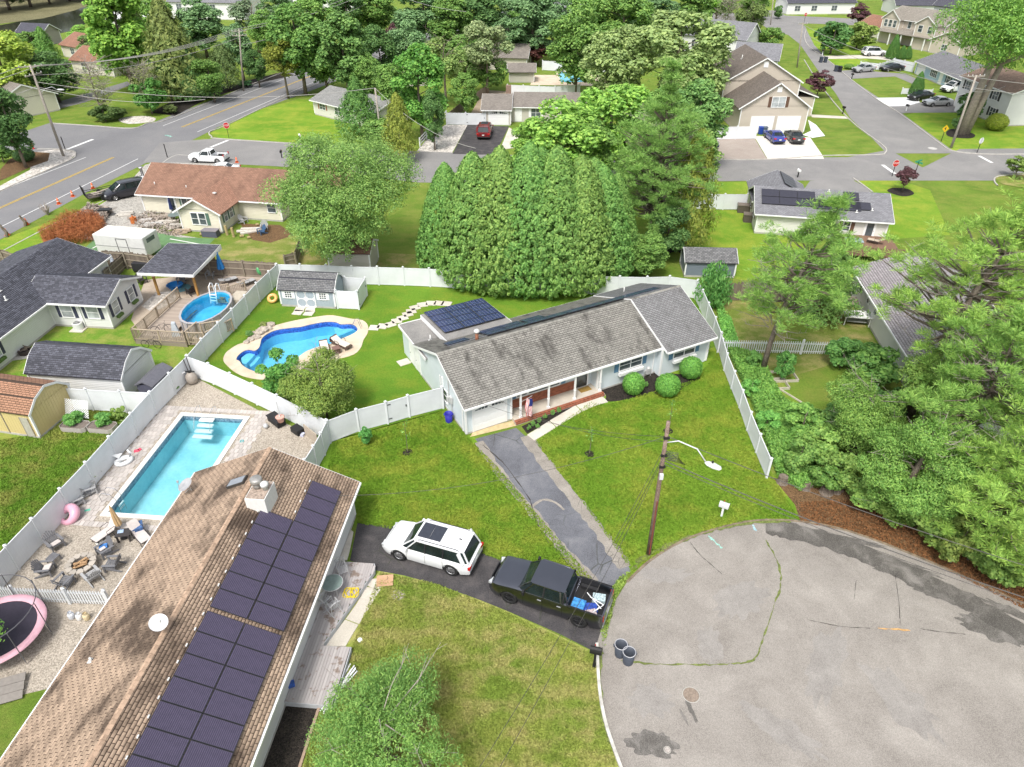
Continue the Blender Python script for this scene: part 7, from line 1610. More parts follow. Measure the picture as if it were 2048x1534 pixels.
inbed('bottle_pack','blue shrink-wrapped pack in the pickup bed near the cab',MB().cbox((0,0,.14),(.62,.62,.28)),M_wrap,-1.6,.45,cat='pack'); inbed('bottle_pack','clear shrink-wrapped pack near the tailgate in the pickup bed',MB().cbox((0,0,.12),(.62,.42,.24),.2),M_wrap2,-2.4,-.35,cat='pack')
inbed('tarp','crumpled blue tarp in the middle of the pickup bed',MB().cbox((0,0,.06),(.7,.5,.12),.4).cbox((.2,.3,.12),(.3,.3,.1),.9),plain('tarp_blue',(.03,.07,.32),.5,.5,6),-2.15,.3,cat='tarp'); inbed('bottle_pack','torn pack of bottles in the pickup bed by the left rail',MB().cbox((0,0,.12),(.5,.35,.22),.6),plain('wrapped_mixed',(.45,.38,.38),.3,.7,14),-2.3,.65,cat='pack')
p = MB()
for a,b in (((-1.8,-.3,.35),(-2.7,.35,.35)),((-2.0,-.1,.38),(-2.75,.1,.36)),((-2.6,.3,.36),(-2.4,.7,.36)),((-2.75,.1,.37),(-2.5,.55,.37))): p.tube([a,b],.022,5)
inbed('drying_rack','folded white tubular frame lying on the packs in the pickup bed',p,M_white,0,0,.72,cat='rack')
# poles, wires, signs
M_pole = ground_mat('pole_wood',((.11,.07,.05),(.19,.13,.10),(.30,.23,.19)),2,18,bump=.6); M_poleg = ground_mat('pole_grey',((.26,.23,.20),(.34,.30,.26),(.42,.38,.33)),2,18,bump=.6)
M_blk = plain('black_metal',(.02,.02,.02),.4); M_alu = plain('aluminium_pale',(.62,.63,.63),.4,.08,4)
TOPS = {}
def pole(key,base,top,label,r=.15,arms=(),light=None,mat=None,tr=False,lean=None):
 g = G(*base); H = height_at(g,top[1]); d = depth((g.x,g.y,H)); X = (top[0]-1024)*d/FOC; t = thing('utility_pole',label,'utility pole',g)
 tp = Vector((X-g.x,0,H)); part('shaft',MB().tube([(0,0,-.1),tp*.5,tp],[r,r*.9,r*.72],12),mat or M_pole,t,True); TOPS[key] = g+tp
 for (k,a,L) in arms:
  c = tp*k; u = Vector((cos(a),sin(a),0))*L/2; cr = part('crossarm',MB().beam(c-u,c+u,.1,.12),M_poleg,t)
  for s in (-1,-.45,.45,1): p = c+u*s*.94; part('insulator',MB().lathe([(.03,p.z+.05),(.06,p.z+.12),(.03,p.z+.22)],8,(p.x,p.y)),M_alu,cr)
 if tr: part('transformer',MB().lathe([(.25,H*.72),(.25,H*.72+.8),(.1,H*.72+.9)],12,(tp.x*.72+.4,0)),M_alu,t,True)
 if light:
  k,vec = light; c = tp*k; v = Vector(vec); part('lamp_arm',MB().tube([c,c+v*.3+Vector((0,0,.45)),c+v*.75+Vector((0,0,.5)),c+v],.032,7),M_alu,t,True)
  e = c+v; u = v.normalized(); lh_ = MB(); lh_.lathe([(.05,-.35),(.16,-.2),(.19,.1),(.14,.38),(.03,.45)],12); qn = Vector((u.x,u.y,-.1)).to_track_quat('Z','Y'); lh_.v = [tuple(qn @ Vector((v_[0],v_[1]*.6,v_[2]))+e+u*.3) for v_ in lh_.v]; l = part('lamp_head',lh_,M_alu,t,True)
  part('photocell',MB().lathe([(.05,e.z+.1),(.05,e.z+.2)],8,(e.x+u.x*.3,e.y+u.y*.3)),M_blk,l)
 return t
P1_ = pole('A',(1297,1108),(1337,843),'brown wooden street light pole at the edge of the front lawn',.13,light=(.86,(1.75,-1.0,-.35)))
tp = TOPS['A']-P1_.location; hb = MB()
for k in range(6):
 c = tp*.80+Vector((.1,0,-.1*k)); hb.tube([c,c+Vector((.5+.1*k,-.1,-.25)),c+Vector((.55,-.2,.05)),c],.015,4,False)
for k in (.9,.78,.7): hb.cbox(tp*k+Vector((0,-.1,0)),(.3,.12,.1))
part('cable_hardware',hb,M_blk,P1_); part('transfer_box',MB().cbox(tp*.64+Vector((0,-.2,0)),(.18,.16,.3)),M_alu,P1_); part('conduit',MB().tube([tp*.02+Vector((.0,-.16,0)),tp*.45+Vector((0,-.15,0))],.03),plain('conduit_rust',(.22,.06,.04),.7),P1_)
pole('B',(127,312),(60,130),'tall grey wooden pole with two crossarms at the left road junction',.17,arms=((.985,.5,2.6),(.90,1.3,2.6)),light=(.70,(2.0,.6,.3)),mat=M_poleg)
pole('C',(487,182),(478,58),'wooden pole with crossarms among the trees by the county road',.15,arms=((.97,.3,2.4),(.9,.3,2.4)),mat=M_poleg)
pole('D',(763,75),(756,-30),'wooden pole rising between the trees at the top edge',.15,arms=((.97,.3,2.4),),mat=M_poleg)
pole('E',(765,300),(750,176),'pale wooden pole between the spruce and the cedar',.14,mat=M_poleg)
pole('F',(1902,296),(1953,150),'tall wooden pole with crossarm at the right street corner',.17,arms=((.985,.1,2.4),),mat=M_poleg)
pole('G',(1594,135),(1606,45),'wooden pole on the left of the right street',.15,arms=((.97,.2,2.0),),mat=M_poleg)
pole('H',(1541,50),(1547,-5),'pole at the top edge beside the far street',.13,mat=M_poleg)
M_wr = plain('wire_dark',(.07,.065,.06),.6)
def wire(a,b,sag=.8,r=.012,label='overhead wire crossing the view',n=14,mat=None,name='overhead_wire'):
 a,b = Vector(a),Vector(b); pts = [a.lerp(b,i/n)-Vector((0,0,sag*4*(i/n)*(1-i/n))) for i in range(n+1)]
 pts = [p-a for p in pts]; return solo(name,MB().tube(pts,r,4,False),mat or M_wr,label,'wire',None,a)
A = TOPS['A']; B = TOPS['B']; C = TOPS['C']; F = TOPS['F']; Gt = TOPS['G']; E_ = TOPS['E']; Dd = TOPS['D']
gr = plain('wire_grey',(.34,.33,.31),.6)
h1 = Vector(F1.M @ Vector((-.1,.6,2.6)))
wire(A*1+Vector((0,0,-.9)),h1+Vector((0,0,.3)),.7,label='service wire from the street light pole to the garage corner'); wire(A+Vector((0,0,-1.2)),h1+Vector((1.5,.8,0)),.9,label='second service wire from the street light pole to the ranch house')
wire(A+Vector((0,0,-.9)),(-9,26,3.8),.9,.014,'thin wire from the street light pole to the brown roof corner'); wire(A+Vector((0,0,-1.6)),(-2.0,9.5,6.5),.7,.010,'wire from the street light pole down to the lower left, left one'); wire(A+Vector((.15,0,-1.75)),(-1.6,9.0,6.5),.75,.010,'wire from the street light pole down to the lower left, right one')
wire(A+Vector((.1,0,-.9)),(33,13,7.0),.8,.02,'upper wire from the street light pole over the cul-de-sac'); wire(A+Vector((.1,0,-2.4)),(33,13,5.2),.8,.03,'middle wire from the street light pole over the cul-de-sac'); wire(A+Vector((.1,0,-2.6)),(33,13.2,4.9),.9,.018,'lowest wire from the street light pole over the cul-de-sac')
ga = G(1232,1090); wire(A+Vector((0,0,-2.2)),(ga.x,ga.y,0.05),.05,.014,'guy wire from the street light pole into the lawn')
for i,(o,z) in enumerate(((-1.2,-.1),(-.4,-.1),(.4,-.1),(1.2,-.1),(0,-1.2))): wire(B+Vector((o*.8,o*.5,z)),C+Vector((o,o*.3,z)),1.2,.03,'line along the county road, wire %s from the left' % ['one','two','three','four','five'][i],mat=gr)
for i,(o,z) in enumerate(((-1,-.1),(1,-.1),(0,-2.5))): wire(B+Vector((o,o*.5,z)),Vector((-75,55,10+z)),.8,.03,'line leaving the left pole towards the left edge, wire %s' % ['one','two','three'][i],mat=gr); wire(C+Vector((o,0,z)),Dd+Vector((o,0,z)),1.0,.04,'line running to the top edge pole, wire %s' % ['one','two','three'][i],mat=gr)
wire(B+Vector((0,0,-2.0)),E_,1.5,.03,'long wire from the left pole to the pole by the cedar',mat=gr); wire(B+Vector((0,0,-2.6)),(-40,96,7),1,.03,'wire from the left pole over the road junction',mat=gr); wire(E_,(-4,78,6),1.2,.03,'wire from the cedar pole to the lower right',mat=gr); wire(Dd,E_+Vector((10,40,4)),1,.035,'wire among the top trees',mat=gr)
for i,z in enumerate((-.3,-1.6)): wire(F+Vector((0,0,z)),Gt+Vector((0,0,z)),1.2,.03,'wire between the two street poles, %s' % ['upper','lower'][i],mat=gr); wire(F+Vector((0,0,z)),(95,100,8+z),.8,.03,'wire from the street pole to the right edge, %s' % ['upper','lower'][i],mat=gr)
wire(F+Vector((0,0,-2)),Vector((78,116,5)),.6,.03,'service wire from the street pole to the brown roof at right',mat=gr)
def text(s,size,mat,parent,M):
 cu = bpy.data.curves.new('lettering','FONT'); cu.body = s; cu.size = size; cu.align_x = 'CENTER'; cu.align_y = 'CENTER'; cu.extrude = .004; tmp = bpy.data.objects.new('tmp',cu); me = bpy.data.meshes.new_from_object(tmp); bpy.data.objects.remove(tmp); me.name = 'lettering'; me.materials.clear(); me.materials.append(mat); o = ob('lettering',me,parent); o.matrix_local = M; return o
M_red = plain('sign_red',(.50,.03,.03),.5,.1,3); M_yel2 = plain('sign_yellow',(.65,.42,.02),.5)
def sign(base,top,label,kind,ang,cat='street sign'):
 g = G(*base); H = max(2.0,height_at(g,top)); t = thing('street_sign',label,cat,g,R(ang)); part('post',MB().cbox((0,.03,H/2),(.06,.06,H)),M_blk,t); z = H-.35; rr = .42
 if kind == 'stop':
  pts = [(rr*cos(pi/8+k*pi/4),0,z+rr*sin(pi/8+k*pi/4)) for k in range(8)]; part('rim',MB().prism([(x*1.07,.0,(zz-z)*1.07+z) for x,_,zz in pts],(0,.01,0)),M_white,t); part('panel',MB().prism([(x,-.012,zz) for x,_,zz in pts],(0,.01,0)),M_red,t)
  text('STOP',.30,M_white,t,Matrix.Translation((0,-.016,z)) @ Matrix.Rotation(pi/2,4,'X'))
 elif kind == 'back': part('panel',MB().prism([(rr*cos(k*pi/4+.39),0,z+rr*sin(k*pi/4+.39)) for k in range(8)],(0,.02,0)),M_alu,t)
 elif kind == 'diamond':
  part('panel',MB().prism([(0,0,z-.5),(.5,0,z),(0,0,z+.5),(-.5,0,z)],(0,-.02,0)),M_yel2,t); part('symbol',MB().box(-.06,.06,-.03,-.022,z-.2,z+.2).box(-.18,-.06,-.03,-.022,z-.02,z+.08),M_blk,t)
 elif kind == 'name': part('panel',MB().box(-.5,.5,-.02,.02,H-.2,H),plain('sign_green',(.05,.3,.18),.5),t); part('panel',MB().box(-.02,.02,-.5,.5,H-.42,H-.22),plain('sign_green',(.05,.3,.18),.5),t)
 return t
sign((458,276),246,'stop sign at the corner lawn on the left','stop',20); sign((1784,353),322,'stop sign beside the small purple maple','stop',8); sign((1608,46),26,'distant stop sign at the end of the right street','stop',5)
sign((1882,284),252,'yellow diamond warning sign on the right lawn','diamond',5); sign((1954,306),281,'back of a stop sign on the right lawn','back',20); sign((1829,352),324,'green street name sign near the right stop sign','name',30)
hg = G(67,298); hy = thing('fire_hydrant','red fire hydrant on the stone strip at left','hydrant',hg); part('barrel',MB().lathe([(.2,0),(.2,.06),(.13,.08),(.13,.6),(.16,.62),(.12,.74),(.04,.82)],12),M_red,hy,True); part('nozzle',MB().tube([(-.24,0,.45),(.24,0,.45)],.07,8),M_red,hy)
for x,y,b in ((131,300,0),(335,315,0)): g = G(x,y); solo('marker_post',MB().cbox((0,0,.9),(.09,.09,1.8)),M_blk,'dark marker post %s' % ('beside the tall pole and the stop line' if x == 131 else 'at the corner behind the cream house'),'post',None,g)
def cone(x,y,l):
 t = thing('traffic_cone',l,'traffic cone',G(x,y)); part('cone_body',MB().lathe([(.2,.03),(.04,.72)],12),plain('cone_orange',(.75,.16,.05),.5),t,True); part('band',MB().lathe([(.135,.32),(.085,.5)],12,cap=False),M_white,t,True); part('base',MB().cbox((0,0,.015),(.45,.45,.03)),plain('cone_orange',(.75,.16,.05),.5),t)
for x,y,l in ((15,470,'orange cone at the left edge of the road shoulder'),(54,449,'orange cone beside the second driftwood post'),(118,408,'orange cone in the middle of the road shoulder'),(146,393,'faded cone between the two orange ones'),(186,377,'orange cone nearest the utility trailer'),(474,325,'orange cone beside the white pickup')): cone(x,y,l)
def driftpost(x,y,top,l):
 g = G(x,y); H = height_at(g,top); q = random.Random(x); solo('driftwood_post',MB().tube([(0,0,0),(.1,.05,H*.4),(-.12,.02,H*.75),(-.2,0,H)],[.16,.15,.12,.09],8),M_bark,l,'post',None,g)
driftpost(14,474,449,'driftwood post at the left edge of the verge'); driftpost(51,452,431,'second driftwood post on the verge')
g = G(96,430); q = np.random.default_rng(2); mb = MB()
for k in range(14): a = q.uniform(0,6.28); mb.tube([(0,0,0),(cos(a)*.3,sin(a)*.3,.6),(cos(a)*.6,sin(a)*.6,q.uniform(.7,1.4))],[.09,.06,.02],5)
solo('stump_roots',mb,M_bare,'tangle of upturned roots on the grassy verge','stump',None,g)
def mailbox(x,y,top,ang,l,post=None,box=None,paper=False,s=1):
 g = G(x,y); H = max(1.0,height_at(g,top)); t = thing('mailbox',l,'mailbox',g,R(ang)); part('post',MB().cbox((0,0,(H-.2)/2),(.11,.11,H-.2)),post or M_blk,t); bx = MB(); w = .14*s; L = .52*s
 bx.prism([(-w,-L/2,H-.25),(w,-L/2,H-.25),(w,-L/2,H-.08),(w*.7,-L/2,H+.02),(0,-L/2,H+.06),(-w*.7,-L/2,H+.02),(-w,-L/2,H-.08)],(0,L,0)); b = part('box',bx,box or M_blk,t); part('door_panel',MB().cbox((0,-L/2-.01,H-.1),(w*1.7,.02,.26)),box or M_blk,b); part('flag',MB().cbox((w+.02,.05,H),(.02,.04,.16)),M_red,b)
 if paper: part('post_foot',MB().cbox((0,0,.1),(.15,.15,.2)),M_blk,t)
 return t
mailbox(1188,1333,1297,75,'black mailbox on a black post beside the grey bins',paper=True); mailbox(1443,1032,1012,60,'tilted grey metal mailbox on the front lawn near the kerb',M_white,M_alu); mailbox(1685,228,213,20,'black mailbox by the walk of the tall beige house'); mailbox(1812,222,213,20,'mailbox with a white panel beside the silver cars',M_white,M_blk); mailbox(564,316,305,10,'black mailbox beside the street behind the cream house'); mailbox(874,298,288,5,'small mailbox in a mulch ring by the gravel strip',M_blk,M_white); mailbox(1644,112,100,10,'white post mailbox on the far lawn',M_white,M_blk); mailbox(1595,355,343,10,'globe topped lamp post beside the solar house drive',M_blk,M_white); mailbox(601,283,270,20,'small mailbox at the edge of the corner lawn',M_pole,M_white); mailbox(1703,158,148,10,'mailbox at the end of the blue house drive',M_blk,M_blk)
def bin_round(x,y,l,col,r=.29,h=.78,rim=(.4,.4,.42),s=1):
 t = thing('trash_bin',l,'bin',G(x,y)); m = plain('bin_%.2f' % sum(col),col,.5); mb = MB().lathe([(r*.82,0),(r,h),(r-.02,h),(r*.8,.03)],20,cap=False); mb.lathe([(r*.8,.03),(0.001,.031)],20,cap=False); part('body',mb,m,t,True); part('rim',MB().tube([(r*cos(a*pi/10),r*sin(a*pi/10),h) for a in range(21)],.022,5,False),plain('rim_%.2f' % sum(rim),rim,.5),t,True)
 hd = MB()
 for s_ in (-1,1): hd.cbox((s_*(r+.03),0,h-.08),(.06,.14,.04))
 part('handle',hd,m,t); return t
bin_round(1239.5,1309,'empty grey round bin next to the kerb, the farther of two',(.06,.07,.09)); bin_round(1255.5,1324,'empty grey round bin standing in front of the other one',(.06,.07,.09)); bin_round(898,843,'royal blue round bin beside the garage wall',(.03,.03,.30),.27,.68,(.03,.03,.35))
def bin_wheel(x,y,l,col,ang=0):
 t = thing('wheeled_bin',l,'bin',G(x,y),R(ang)); m = plain('bin_%.2f' % sum(col),col,.5); part('body',MB().prism([(-.26,-.3,0),(.26,-.3,0),(.3,-.35,1.0),(-.3,-.35,1.0)],(0,.62,0)),m,t,bevel=.03); part('lid',MB().cbox((0,-.03,1.04),(.64,.74,.07),0,.06),m,t); part('wheel',MB().tube([(-.3,.3,.12),(.3,.3,.12)],.12,12),M_tyre,t)
for x,y,l,c in ((1520,268,'blue wheeled bin against the left garage door',(.02,.06,.3)),(1528,268,'grey wheeled bin next to the blue one',(.10,.13,.16)),(1641,125,'dark wheeled bin pair by the far walkway, left one',(.05,.06,.08)),(1650,125,'dark wheeled bin pair by the far walkway, right one',(.05,.06,.08)),(1671,143,'dark wheeled bin near the round clipped shrub, left one',(.05,.06,.08)),(1679,144,'black wheeled bin near the round clipped shrub, right one',(.02,.02,.03)),(1812,139,'small blue bin beside the light blue house garage',(.05,.12,.4))): bin_wheel(x,y,l,c)
def manhole(x,y,r,l,col):
 t = thing('manhole_cover',l,'manhole cover',G(x,y,.0)); part('cover',MB().lathe([(r,.0),(r,.026),(.001,.028)],28,cap=False),plain('iron_%.2f' % sum(col),col,.8,.3,12,bump=.5),t); part('ring',MB().tube([((r+.03)*cos(a*pi/14),(r+.03)*sin(a*pi/14),.02) for a in range(29)],.018,5,False),M_kerb,t)
manhole(1382,1390,.34,'round brown manhole cover in the cul-de-sac',(.24,.19,.15)); manhole(1865,297,.55,'pale manhole cover in the right street junction',(.45,.44,.42)); manhole(1334.5,1500,.11,'small pale disc beside the oil stain',(.4,.36,.33)); manhole(797,1190,.3,'round well cap in the lower front lawn',(.42,.36,.33))
fl = thing('flag','small American flag hanging from the left porch post','flag',F1.M @ Vector((4.0,-.45,0)),F1.a); part('staff',MB().tube([(-.12,.1,1.55),(.45,-.35,2.15)],.014,5),M_alu,fl)
def wav(u,v): return (.0+.42*u+.04*sin(v*9),-.30+.05*sin(u*9+v*4)-.1*u,2.05-1.45*v-.1*u)
for k in range(13):
 m = MB();
 for i in range(8): v0,v1 = i/8,(i+1)/8; u0,u1 = k/13,(k+1)/13; m.quad(wav(u0,v0),wav(u1,v0),wav(u1,v1),wav(u0,v1))
 part('stripe',m,M_red if k % 2 == 0 else M_white,fl)
m = MB()
for i in range(4):
 v0,v1 = i*.1,(i+1)*.1; a = [Vector(wav(u,v))+Vector((0,-.012,0)) for u,v in ((.46,v0),(1.0,v0),(1.0,v1),(.46,v1))]; m.quad(*a)
part('canton',m,plain('flag_blue',(.02,.03,.16),.7),fl)
g = G(770,1163); cbx = thing('cardboard','flattened cardboard carton with a curved print at the end of the deck walk','cardboard',g,.1); M_card = plain('card',(.50,.31,.19),.85,.1,3)
part('panel',MB().cbox((0,.12,.09),(.85,.42,.012),0,.1),M_card,cbx); part('panel',MB().cbox((0,-.22,.075),(.85,.28,.012),0,-.12),M_card,cbx); ar = MB().tube([(.05+.10*cos(a),.14+.13*sin(a),.112+.013*sin(a)) for a in [(-1.1+i*.28) for i in range(9)]],.008,4,False); part('print_mark',ar,M_blk,cbx)
# patio things on the grey front deck
def onF2(px,py,z=.35): v = G(px,py,z); return Vector((v.x,v.y,z))
M_wire = plain('iron_grey',(.48,.48,.49),.5)
tb = thing('patio_table','round glass-topped patio table on the grey deck','table',Vector((*G(664,1165,1.05).xy,.35))); part('top',MB().lathe([(.52,.68),(.52,.70)],24),plain('glass_top',(.22,.28,.26),.15),tb); part('frame',MB().tube([(.53*cos(a*pi/12),.53*sin(a*pi/12),.69) for a in range(25)],.018,5,False),M_wire,tb)
for a in range(4): part('leg',MB().tube([(.4*cos(a*1.57+.7),.4*sin(a*1.57+.7),0),(.3*cos(a*1.57+.7),.3*sin(a*1.57+.7),.68)],.015,5),M_wire,tb)
def iron_chair(p,rz,l,rock=False):
 t = thing('patio_chair',l,'chair',p,rz); s = MB();
 for k in range(7): s.tube([(-.23,-.22+k*.073,.42),(.23,-.22+k*.073,.42)],.016,4)
 part('seat',s,M_wire,t); b = MB()
 for k in range(6): b.tube([(-.2+k*.08,.22,.42),(-.2+k*.08,.34,.9)],.016,4)
 b.tube([(-.23,.22,.42),(-.24,.36,.88),(0,.38,.98),(.24,.36,.88),(.23,.22,.42)],.022,5); part('backrest',b,M_wire,t)
 for x in (-.23,.23):
  for y in (-.22,.22): part('leg',MB().tube([(x,y,.42),(x*1.1,y*1.15,.04)],.02,4),M_wire,t)
  if rock: part('rocker',MB().tube([(x*1.1,-.45,.1),(x*1.1,-.2,.02),(x*1.1,.2,.02),(x*1.1,.45,.1)],.022,4),M_wire,t)
  part('armrest',MB().tube([(x,.26,.64),(x,-.2,.64),(x,-.22,.42)],.022,4),M_wire,t)
iron_chair(Vector((*G(650,1197,.85).xy,.35)),2.6,'wire rocking chair nearest the wall on the grey deck',True); iron_chair(Vector((*G(666,1208,.85).xy,.35)),-2.4,'wire rocking chair below the round glass table',True); iron_chair(Vector((*G(684,1137,.85).xy,.35)),.5,'wire chair above the round glass table')
p = onF2(691,1186); solo('rope',MB().tube([(.22*cos(a*.6)*(1+.4*sin(a))+.012*a,.3*sin(a*.6),.03+.01*(a % 3)) for a in range(50)],.022,5),plain('rope_yellow',(.72,.55,.02),.6),'coiled yellow rope on the grey deck','rope',None,p)
p = onF2(613,1255); bx = thing('cardboard_box','tall open cardboard box leaning on the house wall on the deck','box',p,1.45); part('side',MB().box(-.45,.45,-.16,.16,0,.45),M_card,bx); part('flap',MB().cbox((.5,0,.5),(.35,.3,.012),0,0,-.7),M_card,bx)
p = onF2(654,1124); solo('broom',MB().cbox((0,0,.1),(.3,.12,.2)).tube([(0,0,.2),(.1,.1,1.2)],.015,5),plain('broom_orange',(.75,.35,.03),.7),'orange bucket and brush at the upper end of the grey deck','broom',None,p)
p = onF2(570,1375); ty = thing('beach_bag','blue cloth and pink hat lying at the lower end of the grey deck','bag',p); part('cloth',MB().cbox((.2,.1,.06),(.4,.3,.12),.4),plain('cloth_blue',(.04,.10,.35),.8,.6,8),ty); part('hat',MB().lathe([(.25,.02),(.12,.04),(.1,.14),(.01,.16)],14,(-.1,-.2)),plain('hat_pink',(.7,.45,.42),.8),ty,True)
g = G(672,1385); pv_ = MB(); q = random.Random(3)
for k in range(7): pv_.tube([(q.uniform(-.2,.2),-.9+q.uniform(-.2,.2),.05+.03*k),(q.uniform(-.1,.4),1.2+q.uniform(-.3,.3),.06+.03*k)],.03,5)
solo('pipe_stack',pv_,M_white,'white plastic pipes lying beside the lower end of the deck','pipes',None,g,-.35); g = G(676,1383);
solo('hose',MB().tube([(.3*cos(a*.55)+.02*a,.22*sin(a*.55),.05) for a in range(40)],.018,4),M_blk,'tangle of dark hose beside the lower end of the deck','hose',None,g)
for x,y,l in ((554,1440,'white downspout elbow in the dark mulch beside the house'),(720,1281,'small white flower by the deck walk')): solo('small_object' if 0 else 'splash_block',MB().lathe([(.14,0),(.12,.08),(.02,.1)],8),M_white,l,'block',None,G(x,y))
for a,b in (((640,1412),(592,1560)),): A_,B_ = G(*a),G(*b); solo('garden_edging',MB().beam((0,0,.04),B_-A_+Vector((0,0,.04)),.12,.12),plain('edging_wood',(.36,.26,.19),.85,.2,4),'timber edging along the dark mulch bed at the bottom','edging',None,A_)
# pool yard, fire pit, patio furniture
M_adi = plain('resin_grey',(.17,.17,.18),.6,.12,4); M_adl = plain('resin_lightgrey',(.36,.36,.36),.6,.08,4); M_cush = plain('cushion',(.56,.51,.48),.9,.1,5); M_chv = plain('frame_dark',(.05,.045,.045),.5)
def facing(p,q): return math.atan2(q.y-p.y,q.x-p.x)-pi/2      # chairs are built with their front towards +y
def adirondack(p,rz,l,mat=None,cushion=None,things=None,s=1.0):
 mat = mat or M_adi; t = thing('adirondack_chair',l,'chair',p,rz,None); t.scale = (s,s,s)
 for k in range(6): part('seat_slat',MB().cbox((0,.26-.09*k,.36-.028*k),(.54,.078,.022),0,.3),mat,t)
 for k in range(7):
  x = (k-3)*.083; h = .74-.045*abs(k-3)**1.3; part('back_slat',MB().beam((x*.9,-.20,.22),(x*1.25,-.20-h*.42,.22+h),.072,.02,up=(0,1,0)),mat,t)
 part('back_brace',MB().beam((-.28,-.42,.55),(.28,-.42,.55),.03,.07),mat,t)
 for x in (-.33,.33):
  part('armrest',MB().cbox((x,-.03,.55),(.13,.72,.025)),mat,t); part('leg',MB().cbox((x*.95,.28,.27),(.05,.09,.54)),mat,t); part('leg',MB().beam((x*.9,.30,.32),(x*.9,-.55,.03),.05,.09),mat,t)
 if cushion: part('cushion',MB().cbox((0,.06,.40),(.48,.42,.08),0,.25),cushion,t,bevel=.03)
 return t
fp_ = G(167,1138); pit = thing('fire_pit','round stone fire pit with logs in the gravel yard','fire pit',fp_); M_pit = varied('pit_stone',(.40,.36,.31),.25,.9)
for lv in range(3):
 n = 15
 for k in range(n): a = 2*pi*(k+.5*(lv % 2))/n; part('stone',MB().cbox((.58*cos(a),.58*sin(a),.07+.14*lv),(.22,.235,.132),a),M_pit,pit)
for k in range(11): a = 2*pi*k/11; part('cap_stone',MB().cbox((.58*cos(a),.58*sin(a),.45),(.30,.33,.055),a),M_pit,pit)
part('ash',MB().lathe([(.45,.25),(.001,.28)],18,cap=False),plain('ash',(.06,.055,.05),.95,.4,10),pit)
for k,(a,y) in enumerate(((.5,-.1),(.7,.1),(.2,.0),(.9,.05))): part('log',MB().tube([(-.33*cos(a),-.33*sin(a)+y,.36+.05*k),(.33*cos(a),.33*sin(a)+y,.38+.05*k)],.065,8),plain('log_tan',(.38,.24,.13),.9,.3,8),pit)
chs = [((115,1095),'empty reclined grey chair with a pale cushion by the long fence',None,M_cush),((97,1146),'grey fanback chair with a pillow left of the fire pit',None,M_cush),((213,1108),'grey chair holding blue towels right of the fire pit',None,None),((228,1136),'grey chair seen from behind, right of the fire pit',None,None),((188,1159),'pale grey chair seen from behind, below the fire pit',M_adl,None),((134,1170),'grey chair at the lower left of the fire pit',None,None)]
for (x,y),l,m,cu in chs: p = G(x,y); adirondack(p,facing(p,fp_),l,m,cu)
p = G(110,1122); ot = thing('ottoman','grey slatted footstool between two fire pit chairs','footstool',p,facing(p,fp_))
for k in range(5): part('slat',MB().cbox((0,-.2+.1*k,.34),(.5,.085,.02)),M_adi,ot)
for x in (-.22,.22): part('leg',MB().beam((x,-.2,.33),(x,-.25,0),.05),M_adi,ot); part('leg',MB().beam((x,.2,.33),(x,.25,0),.05),M_adi,ot)
p = G(212,1104); tw = thing('towel','blue and white towels on the fire pit chair','towel',Vector((p.x,p.y,.42))); part('cloth',MB().cbox((0,0,.03),(.42,.34,.07),.4),plain('towel_blue',(.05,.16,.40),.9,.6,7),tw,bevel=.02); part('cloth',MB().cbox((.05,-.18,.05),(.3,.2,.06),.9),M_cush,tw,bevel=.02)
p = G(200,1087); solo('plastic_bag',MB().lathe([(.16,0),(.2,.12),(.12,.28),(.04,.34)],9),plain('bag_white',(.75,.75,.70),.6,.1,8),'white plastic bag on the gravel beside the towel chair','bag',None,p)
def lounge(p,rz,l,back=.6,cush=None,s=1):
 t = thing('lounge_chair',l,'lounge chair',p,rz); t.scale = (s,s,s); part('frame',MB().beam((-.3,-.1,.3),(-.3,.9,.3),.04).beam((.3,-.1,.3),(.3,.9,.3),.04).beam((-.3,.9,.3),(.3,.9,.3),.04),M_chv,t)
 part('seat',MB().cbox((0,.4,.33),(.56,1.0,.05)),cush or M_cush,t,bevel=.02); part('backrest',MB().cbox((0,-.35,.33+.28*back),(.56,.75,.05),0,-back),cush or M_cush,t,bevel=.02)
 for x in (-.3,.3):
  part('armrest',MB().tube([(x,.25,.32),(x,.25,.55),(x,-.2,.58),(x,-.3,.4)],.018,5),M_chv,t)
  for y in (0,.8): part('leg',MB().tube([(x,y,.3),(x,y+(.08 if y else -.08),0)],.02,5),M_chv,t)
lounge(G(221,1068),2.6,'dark framed lounge chair with a beige cushion left of the umbrella',.9);
l_ = lounge(G(281,1073),-2.3,'dark framed lounge chair covered with a blue towel near the roof',.9);
solo('towel',MB().cbox((0,0,0),(.6,.55,.04),.5,.2).cbox((.2,-.25,-.1),(.4,.04,.25),.5),plain('towel_navy',(.06,.12,.26),.9,.5,6),'blue towel thrown over the lounge chair near the roof','towel',None,G(279,1064)+Vector((0,0,.5)))
p = G(250,1074); um = thing('patio_umbrella','closed tan patio umbrella at the end of the rectangular pool','umbrella',p); part('pole',MB().tube([(0,0,0),(-.08,0,2.3)],.022,8),M_steel,um); cn = MB(); n = 16
for r_,z_ in ((.16,.95),(.19,1.1),(.15,1.6),(.09,2.1),(.02,2.4)):
 for j in range(n): a = 2*pi*j/n; k = r_*(1 if j % 2 else .72); cn.v.append((k*cos(a)-.08*z_/2.3,k*sin(a),z_))
for i in range(4):
 for j in range(n): a = i*n+j; b = i*n+(j+1) % n; cn.f.append((a,b,b+n,a+n))
part('canopy',cn,plain('canvas_tan',(.52,.36,.19),.9,.08),um); part('base',MB().lathe([(.25,0),(.22,.08),(.04,.1)],14),M_chv,um)
p = G(252,1078); st = thing('side_table','dark square table under the closed tan umbrella','table',p,.15); part('top',MB().cbox((0,0,.5),(.75,.6,.04)),M_chv,st)
